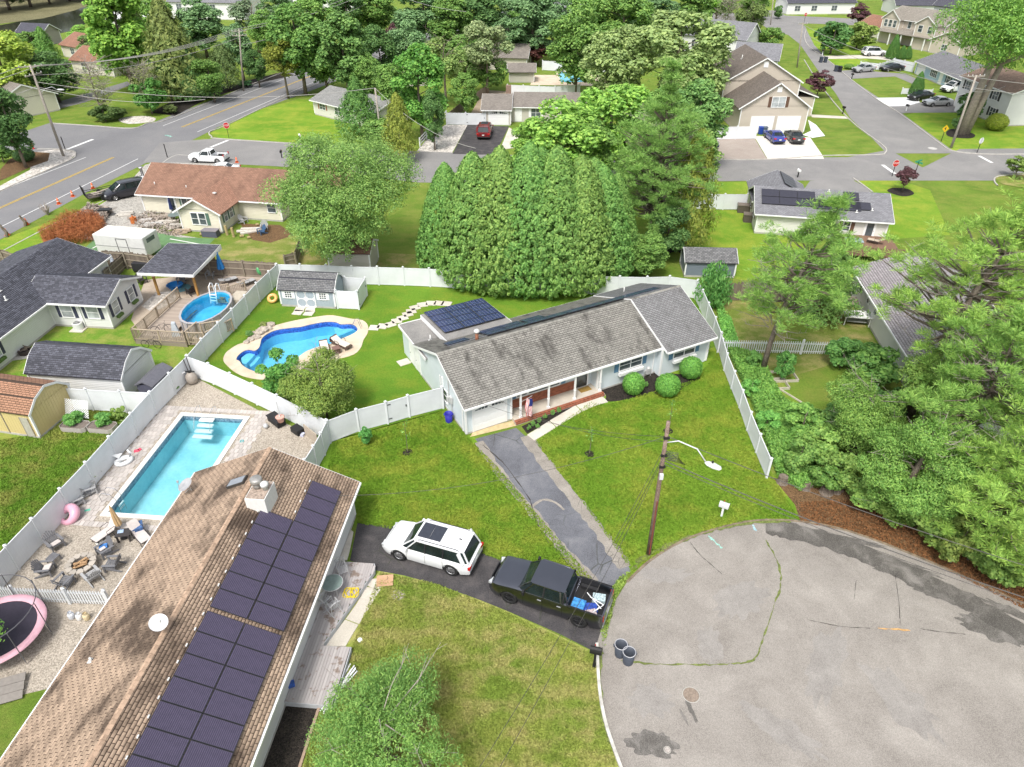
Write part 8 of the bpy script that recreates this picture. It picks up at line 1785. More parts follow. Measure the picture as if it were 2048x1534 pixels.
for x in (-.3,.3):
 for y in (-.22,.22): part('leg',MB().cbox((x,y,.25),(.08,.08,.5)),M_chv,st)
solo('towel',MB().cbox((0,0,.02),(.3,.22,.04),.3),plain('towel_pale',(.35,.45,.6),.9,.5,8),'pale blue cloth on the dark table','towel',None,p+Vector((-.15,.05,.52)))
cxp = G(260,960)
for (x,y),l in (((184,985),'light grey plastic adirondack chair nearest the planter box'),((157,1008),'light grey plastic adirondack chair next to the pink float')): p = G(x,y); adirondack(p,facing(p,cxp),l,M_adl)
p = G(176,990); solo('low_table',MB().cbox((0,0,.28),(.5,.45,.04)).cbox((-.2,-.18,.13),(.05,.05,.26)).cbox((.2,-.18,.13),(.05,.05,.26)).cbox((.2,.18,.13),(.05,.05,.26)).cbox((-.2,.18,.13),(.05,.05,.26)),M_adi,'small dark table between the two plastic chairs','table',None,p,.3); p = G(147,1012); solo('low_table',MB().cbox((0,0,.32),(.55,.5,.04)).cbox((-.2,-.18,.15),(.05,.05,.3)).cbox((.2,.18,.15),(.05,.05,.3)),M_adi,'dark side table behind the pink float','table',None,p,.8)
def torus(R0,r,n=28,m=12,sx=1,sy=1,bulge=0):
 mb = MB()
 for i in range(n):
  a = 2*pi*i/n; rr = r*(1+bulge*cos(a*1))
  for j in range(m): b = 2*pi*j/m; mb.v.append((sx*(R0+rr*cos(b))*cos(a),sy*(R0+rr*cos(b))*sin(a),rr+rr*sin(b)))
 for i in range(n):
  for j in range(m): mb.f.append((i*m+j,((i+1) % n)*m+j,((i+1) % n)*m+(j+1) % m,i*m+(j+1) % m))
 return mb
o = solo('pool_float',torus(.42,.21,bulge=.35),plain('vinyl_pink',(.72,.38,.48),.3,.04,coat=.3),'large pink ring float against the white fence','pool float',None,G(142,1035)+Vector((0,0,.1)),.3,True); o.rotation_euler = (.35,-.35,.6)
o = solo('pool_float',torus(.32,.14),plain('vinyl_orange',(.75,.42,.14),.35,.05,coat=.3),'orange ring float leaning by the grey-blue pool shed','pool float',None,G(547,603)+Vector((0,0,.25)),0,True); o.rotation_euler = (.6,0,0)
sw = thing('swan_float','white inflatable float beside the planter box','pool float',G(249,925),.7); part('body',torus(.3,.14,sx=1.3),plain('vinyl_white',(.74,.74,.75),.3,coat=.3),sw,True); part('neck',MB().tube([(.35,0,.2),(.5,0,.5),(.4,0,.8),(.55,0,.9)],[.1,.07,.06,.05],8),plain('vinyl_white',(.74,.74,.75),.3),sw,True); part('wing',MB().prism([(-.2,.2,.3),(-.5,.35,.62),(.1,.35,.45)],(0,.05,0)).prism([(-.2,-.2,.3),(-.5,-.35,.62),(.1,-.35,.45)],(0,.05,0)),M_white,sw)
solo('pool_float',MB().cbox((0,0,.05),(.3,.2,.1),.3).cbox((.12,.12,.05),(.2,.2,.1),1.0),plain('vinyl_red',(.75,.10,.16),.4),'small red float lying on the pavers by the swan','pool float',None,G(274,903))
solo('beach_ball',MB().lathe([(.01,0),(.12,.05),(.17,.17),(.12,.29),(.01,.34)],16),plain('ball_grey',(.50,.52,.53),.4),'pale grey ball on the gravel right of the pool','ball',None,G(532.5,856),None,None,True) if False else None
o = solo('beach_ball',MB().lathe([(.01,0),(.12,.05),(.17,.17),(.12,.29),(.01,.34)],16),plain('ball_grey',(.50,.52,.53),.4),'pale grey ball on the gravel right of the pool','ball',None,G(532.5,856),smooth=True)
solo('pool_mask',torus(.1,.03),plain('mask_teal',(.03,.35,.38),.4),'teal diving mask on the pavers right of the pool','mask',None,G(484,883)); solo('pool_toy',MB().cbox((0,0,.02),(.3,.16,.03),.4),plain('toy_green',(.1,.5,.35),.5),'green pool toy on the pavers near the pink float','toy',None,G(175,1021))
M_plw = plain('planter_white',(.66,.64,.60),.7,.08,3); M_soil = plain('soil',(.17,.14,.12),.95,.25,6)
pla = [((352,776),(300,838)),((322,806),(292,844)),((296,838),(262,880)),((264,872),(226,920)),((230,908),(196,958))]
def palm(p,l,s=1,col=(.16,.24,.07)):
 t = thing('palm',l,'plant',p,rng.uniform(0,6)); q = np.random.default_rng(int(abs(p.x)*100)); C = []; N = []
 for k in range(13):
  a = k*2.4+q.uniform(-.2,.2); el = q.uniform(.35,1.25)
  for i in range(16): u = (i+1)/16; C.append((cos(a)*cos(el)*u*.85*s,sin(a)*cos(el)*u*.85*s,s*(sin(el)*u*1.0-.45*u*u)+.1)); N.append((-cos(a)*.4+q.normal()*.2,-sin(a)*.4+q.normal()*.2,.8))
 C = np.array(C); N = np.array(N); N /= np.linalg.norm(N,axis=1)[:,None]; c = ob('frond',card_mesh('frond',C,N,.26*s,.035*s,q,M_leaf),t); c.color = (*col,1); part('stem',MB().tube([(0,0,0),(0,0,.2)],.05,6),M_bark,t); return t
names = ['planter box with a palm, second from the top of the row','planter box with a palm in the middle of the row','planter box with a palm behind the swan float','long planter box with a palm, last of the row next to the chairs']
sg = [rp(RPL*k+dx,2.25) for k,dx in ((0,0),)]
for i,(t0,t1) in enumerate(((.93,1.12),(.70,.90),(.47,.67),(.20,.44))):
 x0,x1 = RPL*t0+.4,RPL*t1+.4; bxr = thing('planter_box',names[i],'planter',RP.M @ Vector((x0,2.0,0)),RP.a); L = x1-x0
 part('front_board',MB().box(0,L,-.06,0,0,.42),M_plw,bxr); part('back_board',MB().box(0,L,.62,.68,0,.42),M_plw,bxr); part('end_board',MB().box(-.06,0,-.06,.68,0,.45),M_plw,bxr); part('end_board',MB().box(L,L+.06,-.06,.68,0,.45),M_plw,bxr)
 part('corner_block',MB().box(-.35,-.061,-.25,.35,0,.5),M_plw,bxr); part('soil',MB().box(0,L,0,.62,0,.36),M_soil,bxr)
 palm(RP.M @ Vector((x0+.45,2.35,.36)),'small palm in the ' + ['second','third','fourth','last'][i] + ' planter box from the filter tank',1.0)
palm(G(316,808),'small palm at the top end of the planter row near the filter tank',.9,(.25,.26,.15)); T('shrub',0,(345,782),768,34,(.12,.24,.06),'leafy plants in the narrow bed by the filter tank','plant',name='garden_plant')
ft = thing('pool_filter','tan pool filter tank in the corner of the white fences','filter tank',G(386,766)); part('tank',MB().lathe([(.18,0),(.36,.12),(.40,.4),(.36,.7),(.2,.88),(.1,.92)],20),plain('tank_tan',(.33,.29,.25),.45),ft,True); part('valve',MB().lathe([(.1,.92),(.1,1.05)],10).tube([(-.35,0,1.0),(.35,0,1.0)],.05,8),M_blk,ft); part('pipe',MB().tube([(-.3,0,1.0),(-.55,-.2,.9),(-.6,-.4,.05),(-1.4,-1.8,.05),(-1.9,-2.6,.06)],.05,6),M_white,ft); part('stick',MB().tube([(-.2,.3,.3),(-.35,.35,1.8)],.03,5).tube([(.0,.3,.3),(-.1,.35,2.1)],.03,5),plain('stick_dark',(.06,.05,.05),.7),ft)
bn = thing('storage_bench','dark resin bench with a lid beside the white fence','bench',G(556,848),-.75); part('box',MB().box(-.75,.55,-.3,.3,.08,.45),M_blackp,bn); part('lid',MB().box(-.8,.6,-.34,.34,.46,.51),M_blackp,bn)
pp = thing('plant_pot','pink pot with a bare stem standing on the dark bench','pot',G(562,843,.51)); part('pot',MB().lathe([(.18,0),(.27,.36),(.30,.40),(.24,.4)],18),plain('pot_pink',(.62,.36,.30),.7),pp,True); part('soil',MB().lathe([(.23,.36),(.001,.38)],16,cap=False),M_mulch,pp); part('stem',MB().tube([(0,0,.35),(-.05,.05,1.6)],.035,6),M_alu,pp)
cr_ = thing('plastic_crate','open black bin on its side next to the dark bench','crate',G(598,866),-.7); part('shell',MB().box(-.5,.3,-.28,.28,0,.42),M_blackp,cr_,bevel=.03); part('cloth',MB().cbox((.42,0,.08),(.2,.3,.16),.5),plain('cloth_pale',(.5,.52,.65),.9,.3,8),cr_)
solo('board_panel',MB().box(-.75,.75,-.03,.03,0,.9),plain('board_tan',(.42,.36,.29),.8,.1,3),'tan board panel leaning at the end of the gravel yard','panel',None,G(624,880),-.78)
ps_ = thing('pool_steps','white pool steps with steel rails at the far end of the rectangular pool','pool steps',rp(RPL-.3,-RPW*.42),RP.a)
for k in range(4): w = .5+.06*k; part('step',MB().cbox((-.22-.33*k,0,-.05-.22*k),(.36,w*2,.12)),M_white,ps_,bevel=.05)
for y in (-.55,.55): part('rail',MB().tube([(.35,y,0),(.3,y,.75),(0,y,.9),(-.5,y,.75),(-1.1,y,-.3)],.022,6),M_steel,ps_)
pl_ = thing('pool_ladder','steel pool ladder on the near left side of the rectangular pool','ladder',rp(1.3,0),RP.a)
for x in (-.25,.25): part('rail',MB().tube([(x,.5,0),(x,.5,.5),(x,.25,.75),(x,-.2,.7),(x,-.42,.3),(x,-.42,-.9)],.022,6),M_steel,pl_)
for z in (-.25,-.5): part('rung',MB().cbox((0,-.42,z),(.5,.1,.03)),M_white,pl_)
tc = G(-4,1266,.7); tc.z = 0; tm_ = thing('trampoline','round trampoline with a pink safety pad cut by the left edge','trampoline',tc); RT = 2.05
part('mat',MB().lathe([(RT-.35,.86),(.001,.80)],40,cap=False),plain('mat_dark',(.035,.03,.045),.8),tm_); part('pad',MB().lathe([(RT-.38,.88),(RT-.32,.93),(RT-.02,.93),(RT+.02,.86)],48,cap=False),plain('pad_pink',(.62,.36,.42),.6,.15,2),tm_,True)
for k in range(8): a = k*pi/4+.2; part('leg',MB().tube([(RT*cos(a),RT*sin(a),.86),(RT*1.02*cos(a),RT*1.02*sin(a),0)],.03,6),M_steel,tm_); part('net_pole',MB().tube([(RT*1.03*cos(a),RT*1.03*sin(a),.2),(RT*1.04*cos(a),RT*1.04*sin(a),2.3)],.022,5),plain('pole_dark',(.10,.10,.11),.5),tm_)
part('net_ring',MB().tube([(RT*1.02*cos(a*pi/16),RT*1.02*sin(a*pi/16),2.3) for a in range(33)],.025,5,False),plain('pole_dark',(.10,.10,.11),.5),tm_)
for i,(x,y,c) in enumerate(((145,1236,(.62,.64,.68)),(161,1238,(.70,.70,.70)),(175,1238,(.60,.50,.32)))):
 g = thing('gas_cylinder',['white gas cylinder, left of three on the lawn','white gas cylinder in the middle of three','yellowed gas cylinder, right of three'][i],'gas cylinder',G(x,y)); part('tank',MB().lathe([(.12,0),(.15,.06),(.155,.25),(.13,.34),(.05,.37)],16),plain('cyl%d' % i,c,.45,.1,6),g,True); part('collar',MB().lathe([(.09,.36),(.09,.46)],12,cap=False),plain('cyl%d' % i,c,.45),g)
pr_ = thing('panel_stack','stack of grey corrugated panels at the left edge below the trampoline','panels',G(14,1382),.35)
for k in range(3): part('panel',MB().cbox((0,-.5+.42*k,.14+.05*k),(1.5,.38,.05),0,.25),plain('panel_taupe',(.22,.20,.18),.7,.1),pr_)
# curved pool furniture and rocks
def chaise(p,rz,l):
 t = thing('chaise_lounge',l,'lounge chair',p,rz); M = plain('wicker_brown',(.10,.065,.05),.7,.3,20); part('cushion',MB().cbox((0,.35,.38),(.6,1.15,.09)),M_ccr,t,bevel=.03); part('cushion',MB().cbox((0,-.45,.52),(.6,.62,.09),0,-.45),M_ccr,t,bevel=.03)
 part('frame',MB().cbox((0,.1,.29),(.68,1.9,.06)).cbox((0,-.75,.55),(.66,.08,.35),0,-.4),M,t)
 for x in (-.3,.3):
  for y in (-.7,.85): part('leg',MB().tube([(x,y,.3),(x,y+.1,.15),(x,y,0)],.025,5),M,t)
  part('armrest',MB().tube([(x*1.15,-.2,.3),(x*1.15,-.2,.6),(x*1.15,.2,.6),(x*1.15,.3,.3)],.02,5),M,t)
M_ccr = plain('cushion_cream',(.64,.58,.50),.9,.06)
chaise(G(651,704),3.5,'cream cushioned wicker lounger on the pool surround, left one'); chaise(G(681,692),-2.2,'cream cushioned wicker lounger on the pool surround, right one')
p = G(674,706); wt_ = thing('wicker_table','small brown wicker table between the two loungers','table',p,.5); part('box',MB().cbox((0,0,.24),(.5,.5,.44)),plain('wicker_brown',(.10,.065,.05),.7,.3,20),wt_); part('top',MB().cbox((0,0,.48),(.56,.56,.03)),plain('wicker_top',(.20,.12,.10),.5),wt_)
M_rock = ground_mat('rock',((.30,.25,.20),(.42,.36,.30),(.55,.49,.42)),1.5,12,bump=1,bd=.05)
def rock(px,py,s,l,seed,grp='boulders by the curved pool',m=None):
 q = np.random.default_rng(seed); mb = MB(); n,k = 9,5
 for i in range(k+1):
  for j in range(n): a = 2*pi*j/n; ph = pi*i/k; r = s*(1+q.uniform(-.2,.2)); mb.v.append((r*sin(ph)*cos(a)*1.2,r*sin(ph)*sin(a),r*.75*(-cos(ph))+s*.4))
 for i in range(k):
  for j in range(n): a = i*n+j; b = i*n+(j+1) % n; mb.f.append((a,b,b+n,a+n))
 return solo('boulder',mb,m or M_rock,l,'rock',grp,G(px,py))
for i,(x,y,s) in enumerate(((493,686,.22),(502,681,.25),(512,677,.3),(519,668,.33),(527,663,.36),(536,659,.3),(541,652,.32),(508,668,.2),(531,651,.22))): rock(x,y,s,'boulder in the rockery, %s along the curved pool' % ['first','second','third','fourth','fifth','sixth','seventh','eighth','ninth'][i],70+i)
T('shrub',0,(500,672),664,22,(.10,.22,.05),'small flowering plant left in the rockery','plant',name='garden_plant'); T('shrub',1,(530,655),648,22,(.18,.22,.06),'small flowering plant right in the rockery','plant',name='garden_plant')
for i,(x,y,s,l) in enumerate(((1564,965,.30,'dark stump at the top of the litter bed, leftmost'),(1608,975,.33,'mossy stump in the orange litter bed'),(1652,985,.36,'split stump in the orange litter bed'),(1672,984,.25,'small stump beside the split one'))): g = G(x,y); t = thing('tree_stump',l,'stump',g); part('stump',MB().lathe([(s*1.2,0),(s,.15),(s*.92,.5),(s*.3,.48)],9),M_bark,t); part('bark_flare',MB().cbox((s,0,.12),(.3,.2,.2),.3),M_bark,t)
q = random.Random(8); st_ = MB()
for x in range(1): pass
# left gardens
M_galv = plain('planter_galv',(.40,.37,.34),.5,.1,5)
for i,(x,y) in enumerate(((153,857),(207,859))):
 p = G(x,y); t = thing('raised_planter','raised garden planter full of vegetables, %s' % ('next to the yellow shed' if i == 0 else 'near the long fence'),'planter',p,-.12); pts = [(-.9,-.3),(-.7,-.45),(.7,-.45),(.9,-.3),(.9,.3),(.7,.45),(-.7,.45),(-.9,.3)]; w = MB()
 for k in range(8): a,b = pts[k],pts[(k+1) % 8]; w.prism([(a[0],a[1],0),(b[0],b[1],0),(b[0],b[1],.38),(a[0],a[1],.38)],(Vector((-a[0],-a[1],0))).normalized()*.03)
 part('side',w,M_galv,t); part('soil',MB().poly([(a*.95,b*.93) for a,b in pts],0,.32),M_soil,t)
 T('shrub',i,(x,y-6),y-32,46,(.10,.26,.05),'leafy vegetables in the %s raised planter' % ('left' if i == 0 else 'right'),'plant',name='garden_plant')
T('shrub',2,(243,838),812,34,(.17,.27,.05),'yellow-green tall plant beside the long white fence','plant',name='garden_plant'); T('shrub',1,(269,778),760,30,(.15,.22,.08),'ivy at the corner of the dark resin shed','plant',name='garden_plant')
lt = thing('lattice_panel','white lattice panel leaning behind the left raised planter','lattice',G(152,845),-.15); f_ = 1.5
for k in range(-9,13):
 for sgn in (1,-1):
  x0 = k*.16; a = (max(-.85,min(.85,-.85+x0)),);
  p0 = (-.85+x0 if sgn > 0 else .85-x0); u0,u1 = 0,1.3
  xa_,xb_ = p0,p0+sgn*1.3;
  t0 = 0 if -.85 <= xa_ <= .85 else ((-.85-xa_)/(sgn*1.3) if sgn > 0 else (.85-xa_)/(sgn*1.3)); t1 = 1 if -.85 <= xb_ <= .85 else ((.85-xa_)/(sgn*1.3) if sgn > 0 else (-.85-xa_)/(sgn*1.3))
  if t1 <= t0 or t0 < 0 or t0 >= 1: continue
  A0 = Vector((xa_+(xb_-xa_)*t0,.25+t0*.5,.25+t0*1.1)); A1 = Vector((xa_+(xb_-xa_)*t1,.25+t1*.5,.25+t1*1.1)); part('slat',MB().beam(A0,A1,.035,.012,up=(0,1,-.5)),M_white,lt)
fb = thing('fire_bowl','dark hexagonal fire bowl full of sticks on a pale slab by the white house','fire bowl',G(52,708)); part('bowl',MB().lathe([(.42,.05),(.52,.38),(.45,.38),(.36,.15)],6),plain('bowl_dark',(.06,.045,.045),.7),fb); part('slab',MB().cbox((.1,-.1,.02),(1.7,1.3,.05),.3),M_kerb,fb)
for k in range(7): part('stick',MB().tube([(-.35+.1*k,-.3+.05*k,.36),(.3-.08*k,.3,.45+.03*k)],.03,5),M_bark,fb)
ac = thing('air_conditioner','white air conditioning unit on a pad under the white house window','air conditioner',G(159,659),-.1); part('unit',MB().lathe([(.38,.08),(.38,.62),(.3,.66)],20),M_sw,ac); part('pad',MB().cbox((0,0,.04),(1.1,1.0,.08)),M_conc,ac); part('fan_guard',MB().lathe([(.3,.665),(.02,.67)],12,cap=False),M_steel,ac)
# pavilion yard
def world19(x,y,z=0): return F19.M @ Vector((x,y,z))
kp = thing('paddling_pool','small bright blue paddling pool under the pavilion','paddling pool',G(351,574)); part('wall',MB().lathe([(.55,0),(.68,.26),(.74,.27),(.66,.24),(.54,.03),(.001,.03)],24,cap=False),plain('paddle_blue',(.03,.22,.60),.35),kp,True)
solo('play_mat',MB().lathe([(.85,.012),(.001,.016)],20,cap=False),plain('mat_teal',(.16,.33,.36),.7),'round teal mat under the paddling pool','mat',None,G(362,576))
for x,y,w,l in ((283,546,1.6,'black covered grill beside the white house gable'),(380,548,2.1,'black covered furniture set under the pavilion, left part'),(400,551,1.4,'black covered bench under the pavilion, right part')):
 t = thing('covered_grill',l,'grill cover',G(x,y),-.08); part('cover',MB().prism([(-w/2,0,.15),(w/2,0,.15),(w/2*.95,0,.95),(-w/2*.95,0,.95)],(0,.7,0)),plain('cover_black',(.03,.03,.035),.6,.2,5),t,bevel=.05); part('base',MB().cbox((0,.35,.08),(w*.9,.6,.15)),M_blk,t)
for (x,y),tgt,l,m in (((286,566),(330,590),'dark metal chair beside the white house gable',M_chv),((422,556),(400,590),'light grey adirondack chair against the brown fence',M_adl),((384,588),(350,570),'black wicker armchair at the pavilion post',M_chv),((365,566),(350,600),'dark cushioned armchair under the pavilion',M_adi)): p = G(x,y); adirondack(p,facing(p,G(*tgt)),l,m)
um = thing('patio_umbrella','closed blue umbrella standing at the brown fence','umbrella',G(447,556)); part('pole',MB().tube([(0,0,0),(0,0,2.6)],.03,8),M_woodp,um); cn = MB()
for r_,z_ in ((.34,.95),(.30,1.2),(.17,1.9),(.05,2.6)):
 for j in range(16): a = 2*pi*j/16; k = r_*(1 if j % 2 else .7); cn.v.append((k*cos(a),k*sin(a),z_))
for i in range(3):
 for j in range(16): a = i*16+j; b = i*16+(j+1) % 16; cn.f.append((a,b,b+16,a+16))
part('canopy',cn,plain('canvas_blue',(.03,.20,.50),.8,.1),um)
um = thing('patio_umbrella','closed pale striped umbrella lying in the junk corner','umbrella',G(233,548)); part('canopy',MB().tube([(0,0,.3),(-.2,.4,1.8)],[.35,.06],10),plain('canvas_stripe',(.42,.46,.52),.8,.3,9),um); part('pole',MB().tube([(0,0,0),(-.22,.45,2.0)],.02,5),M_steel,um)
for i,(x,y,c) in enumerate(((510,551,(.03,.12,.50)),(517,553,(.05,.42,.42)),(521,556,(.08,.32,.12)))):
 o = solo('inflatable_ring',torus(.38,.17),plain('infl%d' % i,c,.3,.3,5,coat=.3),['blue inflatable ring piled at the fence corner','turquoise inflatable ring piled at the fence corner','green inflatable ring piled at the fence corner'][i],'pool float',None,G(x,y)+Vector((0,.1*i,.45+.15*i)),0,True); o.rotation_euler = (1.2,.4*i,.5*i)
for (x,y),rz,l in (((492,571),-.7,'grey sun lounger on the far end of the deck'),((455,566),-.9,'pale sun lounger beside the deck steps')): lounge(G(x,y,.2),rz,l,.3,M_adl)
t = thing('corner_bench','slatted wooden bench at the pool deck rail','bench',F20.M @ Vector((4.4,6.9,.35)),F20.a+.9)
for k in range(5): part('slat',MB().cbox((0,.1*k,.42),(1.0,.08,.02)),plain('teak',(.36,.20,.09),.7,.2),t)
for x in (-.4,.4): part('leg',MB().cbox((x,.2,.2),(.06,.4,.4)),M_woodp,t)
def bike(p,rz,l):
 t = thing('bicycle',l,'bicycle',p,rz)
 for x in (-.5,.5): part('wheel',MB().tube([(x+.32*cos(a*pi/10),0,.33+.32*sin(a*pi/10)) for a in range(21)],.022,5,False),M_tyre,t)
 part('frame',MB().tube([(-.5,0,.33),(-.1,0,.75),(.35,0,.75),(.5,0,.33)],.018,5).tube([(-.1,0,.75),(0,0,.3),(.35,0,.75)],.018,5),M_blk,t); part('handlebar',MB().tube([(.32,-.25,.95),(.35,0,.9),(.32,.25,.95)],.014,5),M_blk,t)
bike(F20.M @ Vector((1.6,1.3,.35)),.3,'bicycle parked on the deck beside the pool'); bike(F20.M @ Vector((1.6,-.45,0)),F20.a,'bicycle leaning outside the lower deck rail')
p = F20.M @ Vector((2.9,1.0,.35)); solo('furniture_cover',MB().prism([(-.3,-.2,0),(.35,-.2,0),(.15,-.1,1.1),(-.1,-.1,1.15)],(0,.35,0)),plain('cover_pale',(.48,.52,.56),.8,.12,6),'pale covered umbrella or chair on the pool deck','cover',None,p,.3)
p = F20.M @ Vector((5.9,.6,0)); solo('folding_chair',MB().tube([(-.3,0,0),(.2,0,1.2)],.03,5).tube([(.1,.1,0),(-.1,.1,1.2)],.03,5).cbox((0,.05,.75),(.4,.06,.5),.2,.3),plain('chair_paleblue',(.38,.48,.56),.6),'pale blue folding chairs leaning at the deck stairs','folding chair',None,p)
# cream house yard
dbx = thing('deck_box','grey resin deck box at the corner of the cream house wing','box',G(423,472),-.12); part('box',MB().box(-.8,.8,-.4,.4,0,.62),plain('resin_slate',(.10,.10,.14),.5),dbx); part('lid',MB().box(-.84,.84,-.44,.44,.63,.7),plain('lid_grey',(.22,.20,.22),.5),dbx)
M_log = plain('log_yellow',(.38,.30,.15),.9,.3,6)
for i,(x,y,r_) in enumerate(((455,470,1.6),(468,474,1.4),(480,475,1.2),(495,478,.9),(512,452,.8),(400,471,1.2))):
 solo('log_post',MB().tube([(0,0,.14),(.3*r_,.15,.14)] if i in (2,3,4,5) else [(0,0,0),(-.05,.05,1.0)],.14,9),M_log,'cut log %s by the cream house wing' % ['standing nearest the deck box','standing second','lying third','lying fourth','lying under the back wall','lying left of the deck box'][i],'log',None,G(x,y))
for i,(x,y,w,c) in enumerate(((251,430,1.8,(.50,.47,.42)),(305,452,2.2,(.45,.43,.40)),(330,448,2.6,(.52,.48,.42)),(318,437,2.8,(.34,.29,.24)),(350,455,1.6,(.46,.43,.38)),(290,445,1.5,(.48,.45,.42)),(362,466,2.0,(.38,.30,.22)),(500,463,2.6,(.56,.52,.46)))):
 solo('plank_stack',MB().cbox((0,0,.18),(w,.5,.08),.3).cbox((.1,.2,.28),(w*.8,.4,.07),.1).cbox((0,-.2,.08),(w*.7,.6,.14),.5),plain('plank%d' % i,c,.85,.2,5),'pile of pale boards, %s in the yard of the cream house' % ['leftmost','lower left','central','upper','lower right','left middle','lowest','rightmost'][i],'boards',None,G(x,y))
scatter('debris','small debris of wood and stone strewn in the cream house yard',[(255,440),(300,425),(345,430),(370,460),(360,475),(290,462)],900,.3,(1,1,1),71,.45,.14,plain('rubble',(.34,.29,.25),.9,.5,2))
t = thing('rust_brazier','rusty orange metal brazier in the cream house yard','brazier',G(269,446)); part('drum',MB().lathe([(.35,0),(.3,.6),(.34,.62),(.26,.6)],12),plain('rust',(.45,.14,.04),.9,.3,6),t); part('pipe',MB().lathe([(.08,.6),(.08,.85)],8),plain('rust',(.45,.14,.04),.9),t)
t = thing('patio_table','green round patio table beside the cream house wing','table',G(352,442)); part('top',MB().lathe([(.65,.7),(.65,.73)],20),plain('top_green',(.16,.20,.19),.4),t)
for a in range(4): part('leg',MB().tube([(.4*cos(a*1.57),.4*sin(a*1.57),0),(.4*cos(a*1.57),.4*sin(a*1.57),.7)],.02,5),M_blk,t)
um = thing('patio_umbrella','closed dark blue umbrella beside the cream house wing','umbrella',G(347,432)); part('canopy',MB().tube([(0,0,.8),(0,0,2.3)],[.22,.04],9),plain('canvas_navy',(.02,.03,.10),.8),um); part('pole',MB().tube([(0,0,0),(0,0,2.3)],.025,6),M_blk,um)
for i,(x,y) in enumerate(((524,468),(530,460),(488,446))): p = G(x,y); adirondack(p,2.4+i,['blue chair on the red mulch behind the cream house','grey lawn chair next to the blue chair','wire chair in the angle of the cream house'][i],[plain('chair_blue',(.06,.12,.22),.6),M_adl,M_wire][i])
patch('mulch_red_cream',[(480,447),(560,450),(590,470),(540,486),(505,480)],M_redmulch,.008)
t = thing('utility_trailer','black open utility trailer with a mesh ramp beside the minivan','trailer',G(205,396),R(40)); part('bed',MB().box(-1.6,1.6,-.9,.9,.5,.56),plain('deck_worn',(.12,.10,.09),.8),t)
for y in (-.9,.9): part('side_rail',MB().beam((-1.6,y,.95),(1.6,y,.95),.05).beam((-1.6,y,.75),(1.6,y,.75),.04).beam((-1.6,y,.52),(-1.6,y,.95),.05).beam((0,y,.52),(0,y,.95),.05).beam((1.6,y,.52),(1.6,y,.95),.05),M_blk,t); part('wheel',MB().tube([(0,y*1.05,.33),(0,y*1.25,.33)],.33,16),M_tyre,t); part('fender',MB().cbox((0,y*1.15,.72),(1.0,.26,.05)),M_blk,t)
rmp = MB()
for k in range(9): rmp.beam((-1.65,-.85+.21*k,.52),(-1.75,-.85+.21*k,1.7),.03)
for z in (.6,1.1,1.65): rmp.beam((-1.68,-.88,z),(-1.68,.88,z),.04)
part('ramp_gate',rmp,M_blk,t); part('load',MB().cbox((.2,0,.66),(2.2,1.0,.12),.1).cbox((.4,.2,.76),(1.5,.3,.1),.4),plain('rubble',(.34,.29,.25),.9,.5,2),t)
t = thing('wheelbarrow','black garden cart by the heap of split wood','cart',G(214,431)); part('tray',MB().prism([(-.5,-.35,.4),(.5,-.35,.4),(.65,-.4,.75),(-.65,-.4,.75)],(0,.75,0)),M_blk,t)
for y in (-.4,.4): part('wheel',MB().tube([(-.2,y,.2),(-.2,y+.08,.2)],.2,12),M_tyre,t); part('handle',MB().tube([(.5,y*.6,.6),(1.3,y*.6,.85)],.02,5),M_bark,t)
t = thing('lawn_tractor','red ride-on mower at the edge of the trees, right','mower',G(1346,502),.1); part('hood',MB().cbox((.35,0,.55),(.75,.5,.4)),M_red,t,bevel=.08); part('fender',MB().cbox((-.45,0,.5),(.6,.85,.2)),M_red,t,bevel=.06); part('seat',MB().cbox((-.4,0,.72),(.4,.42,.12)).cbox((-.62,0,.92),(.1,.42,.4)),M_blk,t,bevel=.03); part('steering_wheel',MB().tube([(.02+.05*cos(a),.16*sin(a),.98+.14*cos(a)) for a in [k*.5 for k in range(14)]],.015,5,False),M_blk,t); part('mower_deck',MB().cbox((0,0,.2),(.7,1.0,.15)),M_blk,t)
for x,r_ in ((-.5,.27),(.6,.19)):
 for y in (-.42,.42): part('wheel',MB().tube([(x,y-.08,r_),(x,y+.08,r_)],r_,16),M_tyre,t)
t = thing('red_play_house','small red frame beside the dark blue SUV','toy house',G(1393,320)); part('frame',MB().beam((-.4,0,0),(-.4,0,1),.08).beam((.4,0,0),(.4,0,1),.08).beam((-.4,0,1),(0,0,1.5),.08).beam((.4,0,1),(0,0,1.5),.08),M_red,t); part('base',MB().cbox((0,.2,.15),(.9,.5,.3)),M_red,t)
for x,y,l in ((1487,424,'brown deck box against the solar house wall, farther one'),(1499,443,'brown deck box against the solar house wall, nearer one')): t = thing('deck_box',l,'box',G(x,y),-.2); part('box',MB().box(-.7,.7,-.4,.4,0,.8),plain('box_brown',(.11,.09,.075),.6),t); part('lid',MB().box(-.75,.75,-.45,.45,.81,.9),plain('lid_brown',(.18,.15,.125),.6),t)
t = thing('garden_table','white table with a dark ring pattern beside the pine house wall','table',G(1710,645),R(-10)); part('top',MB().box(-1.1,1.0,-.7,.6,.78,.83),M_trim,t); part('pattern',MB().tube([(.4*cos(a*pi/10),.3*sin(a*pi/10),.835) for a in range(21)],.03,4,False).tube([(.2*cos(a*pi/10),.15*sin(a*pi/10),.835) for a in range(21)],.03,4,False),M_chv,t); part('shelf',MB().box(-.8,.7,-.5,.4,.3,.33),plain('shelf_grey',(.35,.36,.35),.6),t)
for x in (-1.0,.9):
 for y in (-.6,.5): part('leg',MB().cbox((x,y,.39),(.07,.07,.78)),M_trim,t)
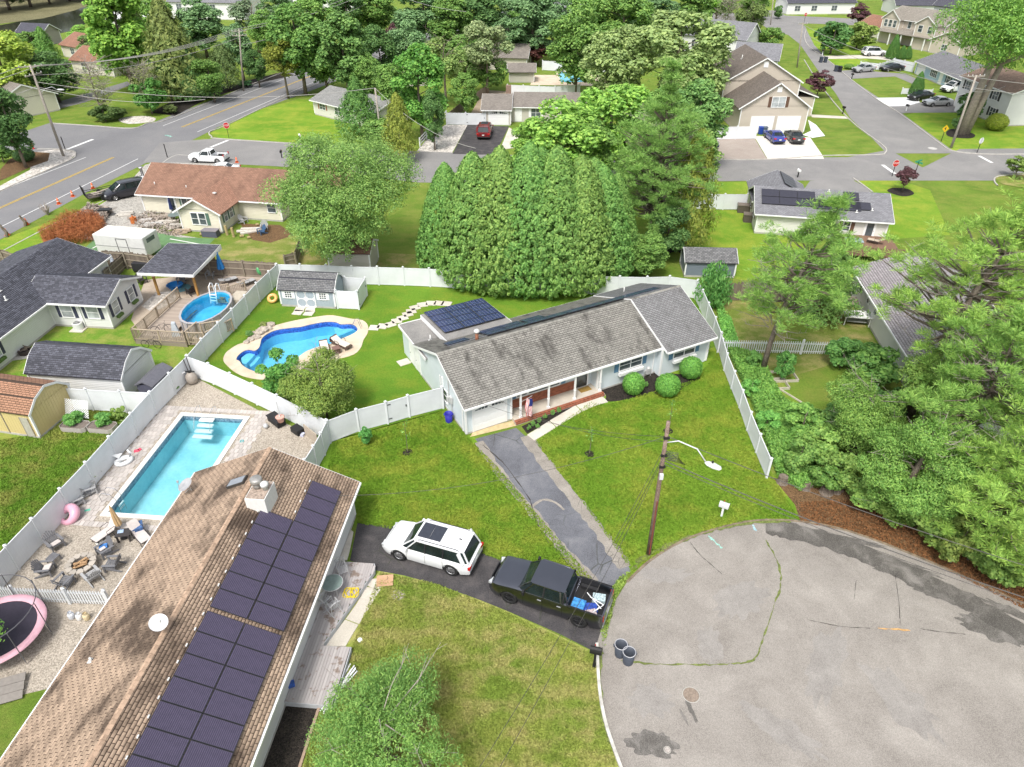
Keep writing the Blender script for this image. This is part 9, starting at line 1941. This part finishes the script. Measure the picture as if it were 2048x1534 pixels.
t = thing('bird_feeder','bird feeder on a thin white pole near the open pitch pine','bird feeder',G(1578,636)); part('pole',MB().tube([(0,0,0),(.25,.1,1.9)],.03,6),M_alu,t); part('feeder',MB().lathe([(.12,1.9),(.14,2.15),(.02,2.3)],8,(.25,.1)),plain('feeder',(.35,.3,.28),.7),t)
t = thing('wood_platform','weathered wooden pallet leaning by the pine house','pallet',G(1690,608),-.3)
for k in range(5): part('slat',MB().cbox((0,-.5+.25*k,.35+.04*k),(2.2,.2,.04)),M_dkb,t)
t = thing('solar_house_deck','brown wooden deck with slatted rail behind the solar house','deck',F11.M @ Vector((0,-6.4,0)),F11.a); boards(t,0,5.6,0,5.1,.6,plain('deck_brown',(.20,.12,.08),.8,.2,3))
for i in range(38): part('baluster',MB().cbox((.07+.148*i,0,1.0),(.06,.04,.85)),plain('deck_brown',(.20,.12,.08),.8),t)
part('hand_rail',MB().cbox((2.8,0,1.46),(5.7,.12,.05)),plain('deck_brown',(.20,.12,.08),.8),t)
lounge(F11.M @ Vector((3.8,-3.2,.62)),1,'beige covered swing bench on the brown deck',.6,plain('cover_beige',(.46,.38,.29),.8)); t = thing('outdoor_table','pale blue-grey table on the brown deck','table',F11.M @ Vector((1.3,-4.4,.62)),F11.a); part('top',MB().cbox((0,0,.7),(1.6,1.0,.05)),plain('top_blue',(.30,.36,.42),.5),t); part('leg',MB().cbox((0,0,.35),(.2,.2,.7)),M_blk,t)
for i,(x,y,c,l) in enumerate(((1566,755,None,'white framed garden bed by the picket fence'),(1548,770,None,'white framed garden bed nearer the lawn fence'))):
 g = G(x,y); t = thing('garden_bed_frame',l,'garden bed',g,.05)
 for a,b in (((-.9,-.6),(.9,-.6)),((.9,-.6),(.9,.6)),((.9,.6),(-.9,.6)),((-.9,.6),(-.9,-.6))): part('board',MB().beam((*a,.1),(*b,.1),.06,.2),plain('board_pale',(.5,.46,.38),.8),t)
A_,B_ = G(1557,778),G(1652,836); solo('garden_edging',MB().beam((0,0,.06),B_-A_+Vector((0,0,.06)),.08,.1),plain('board_pale',(.5,.46,.38),.8),'thin pale timber edge running through the wild garden','edging',None,A_)
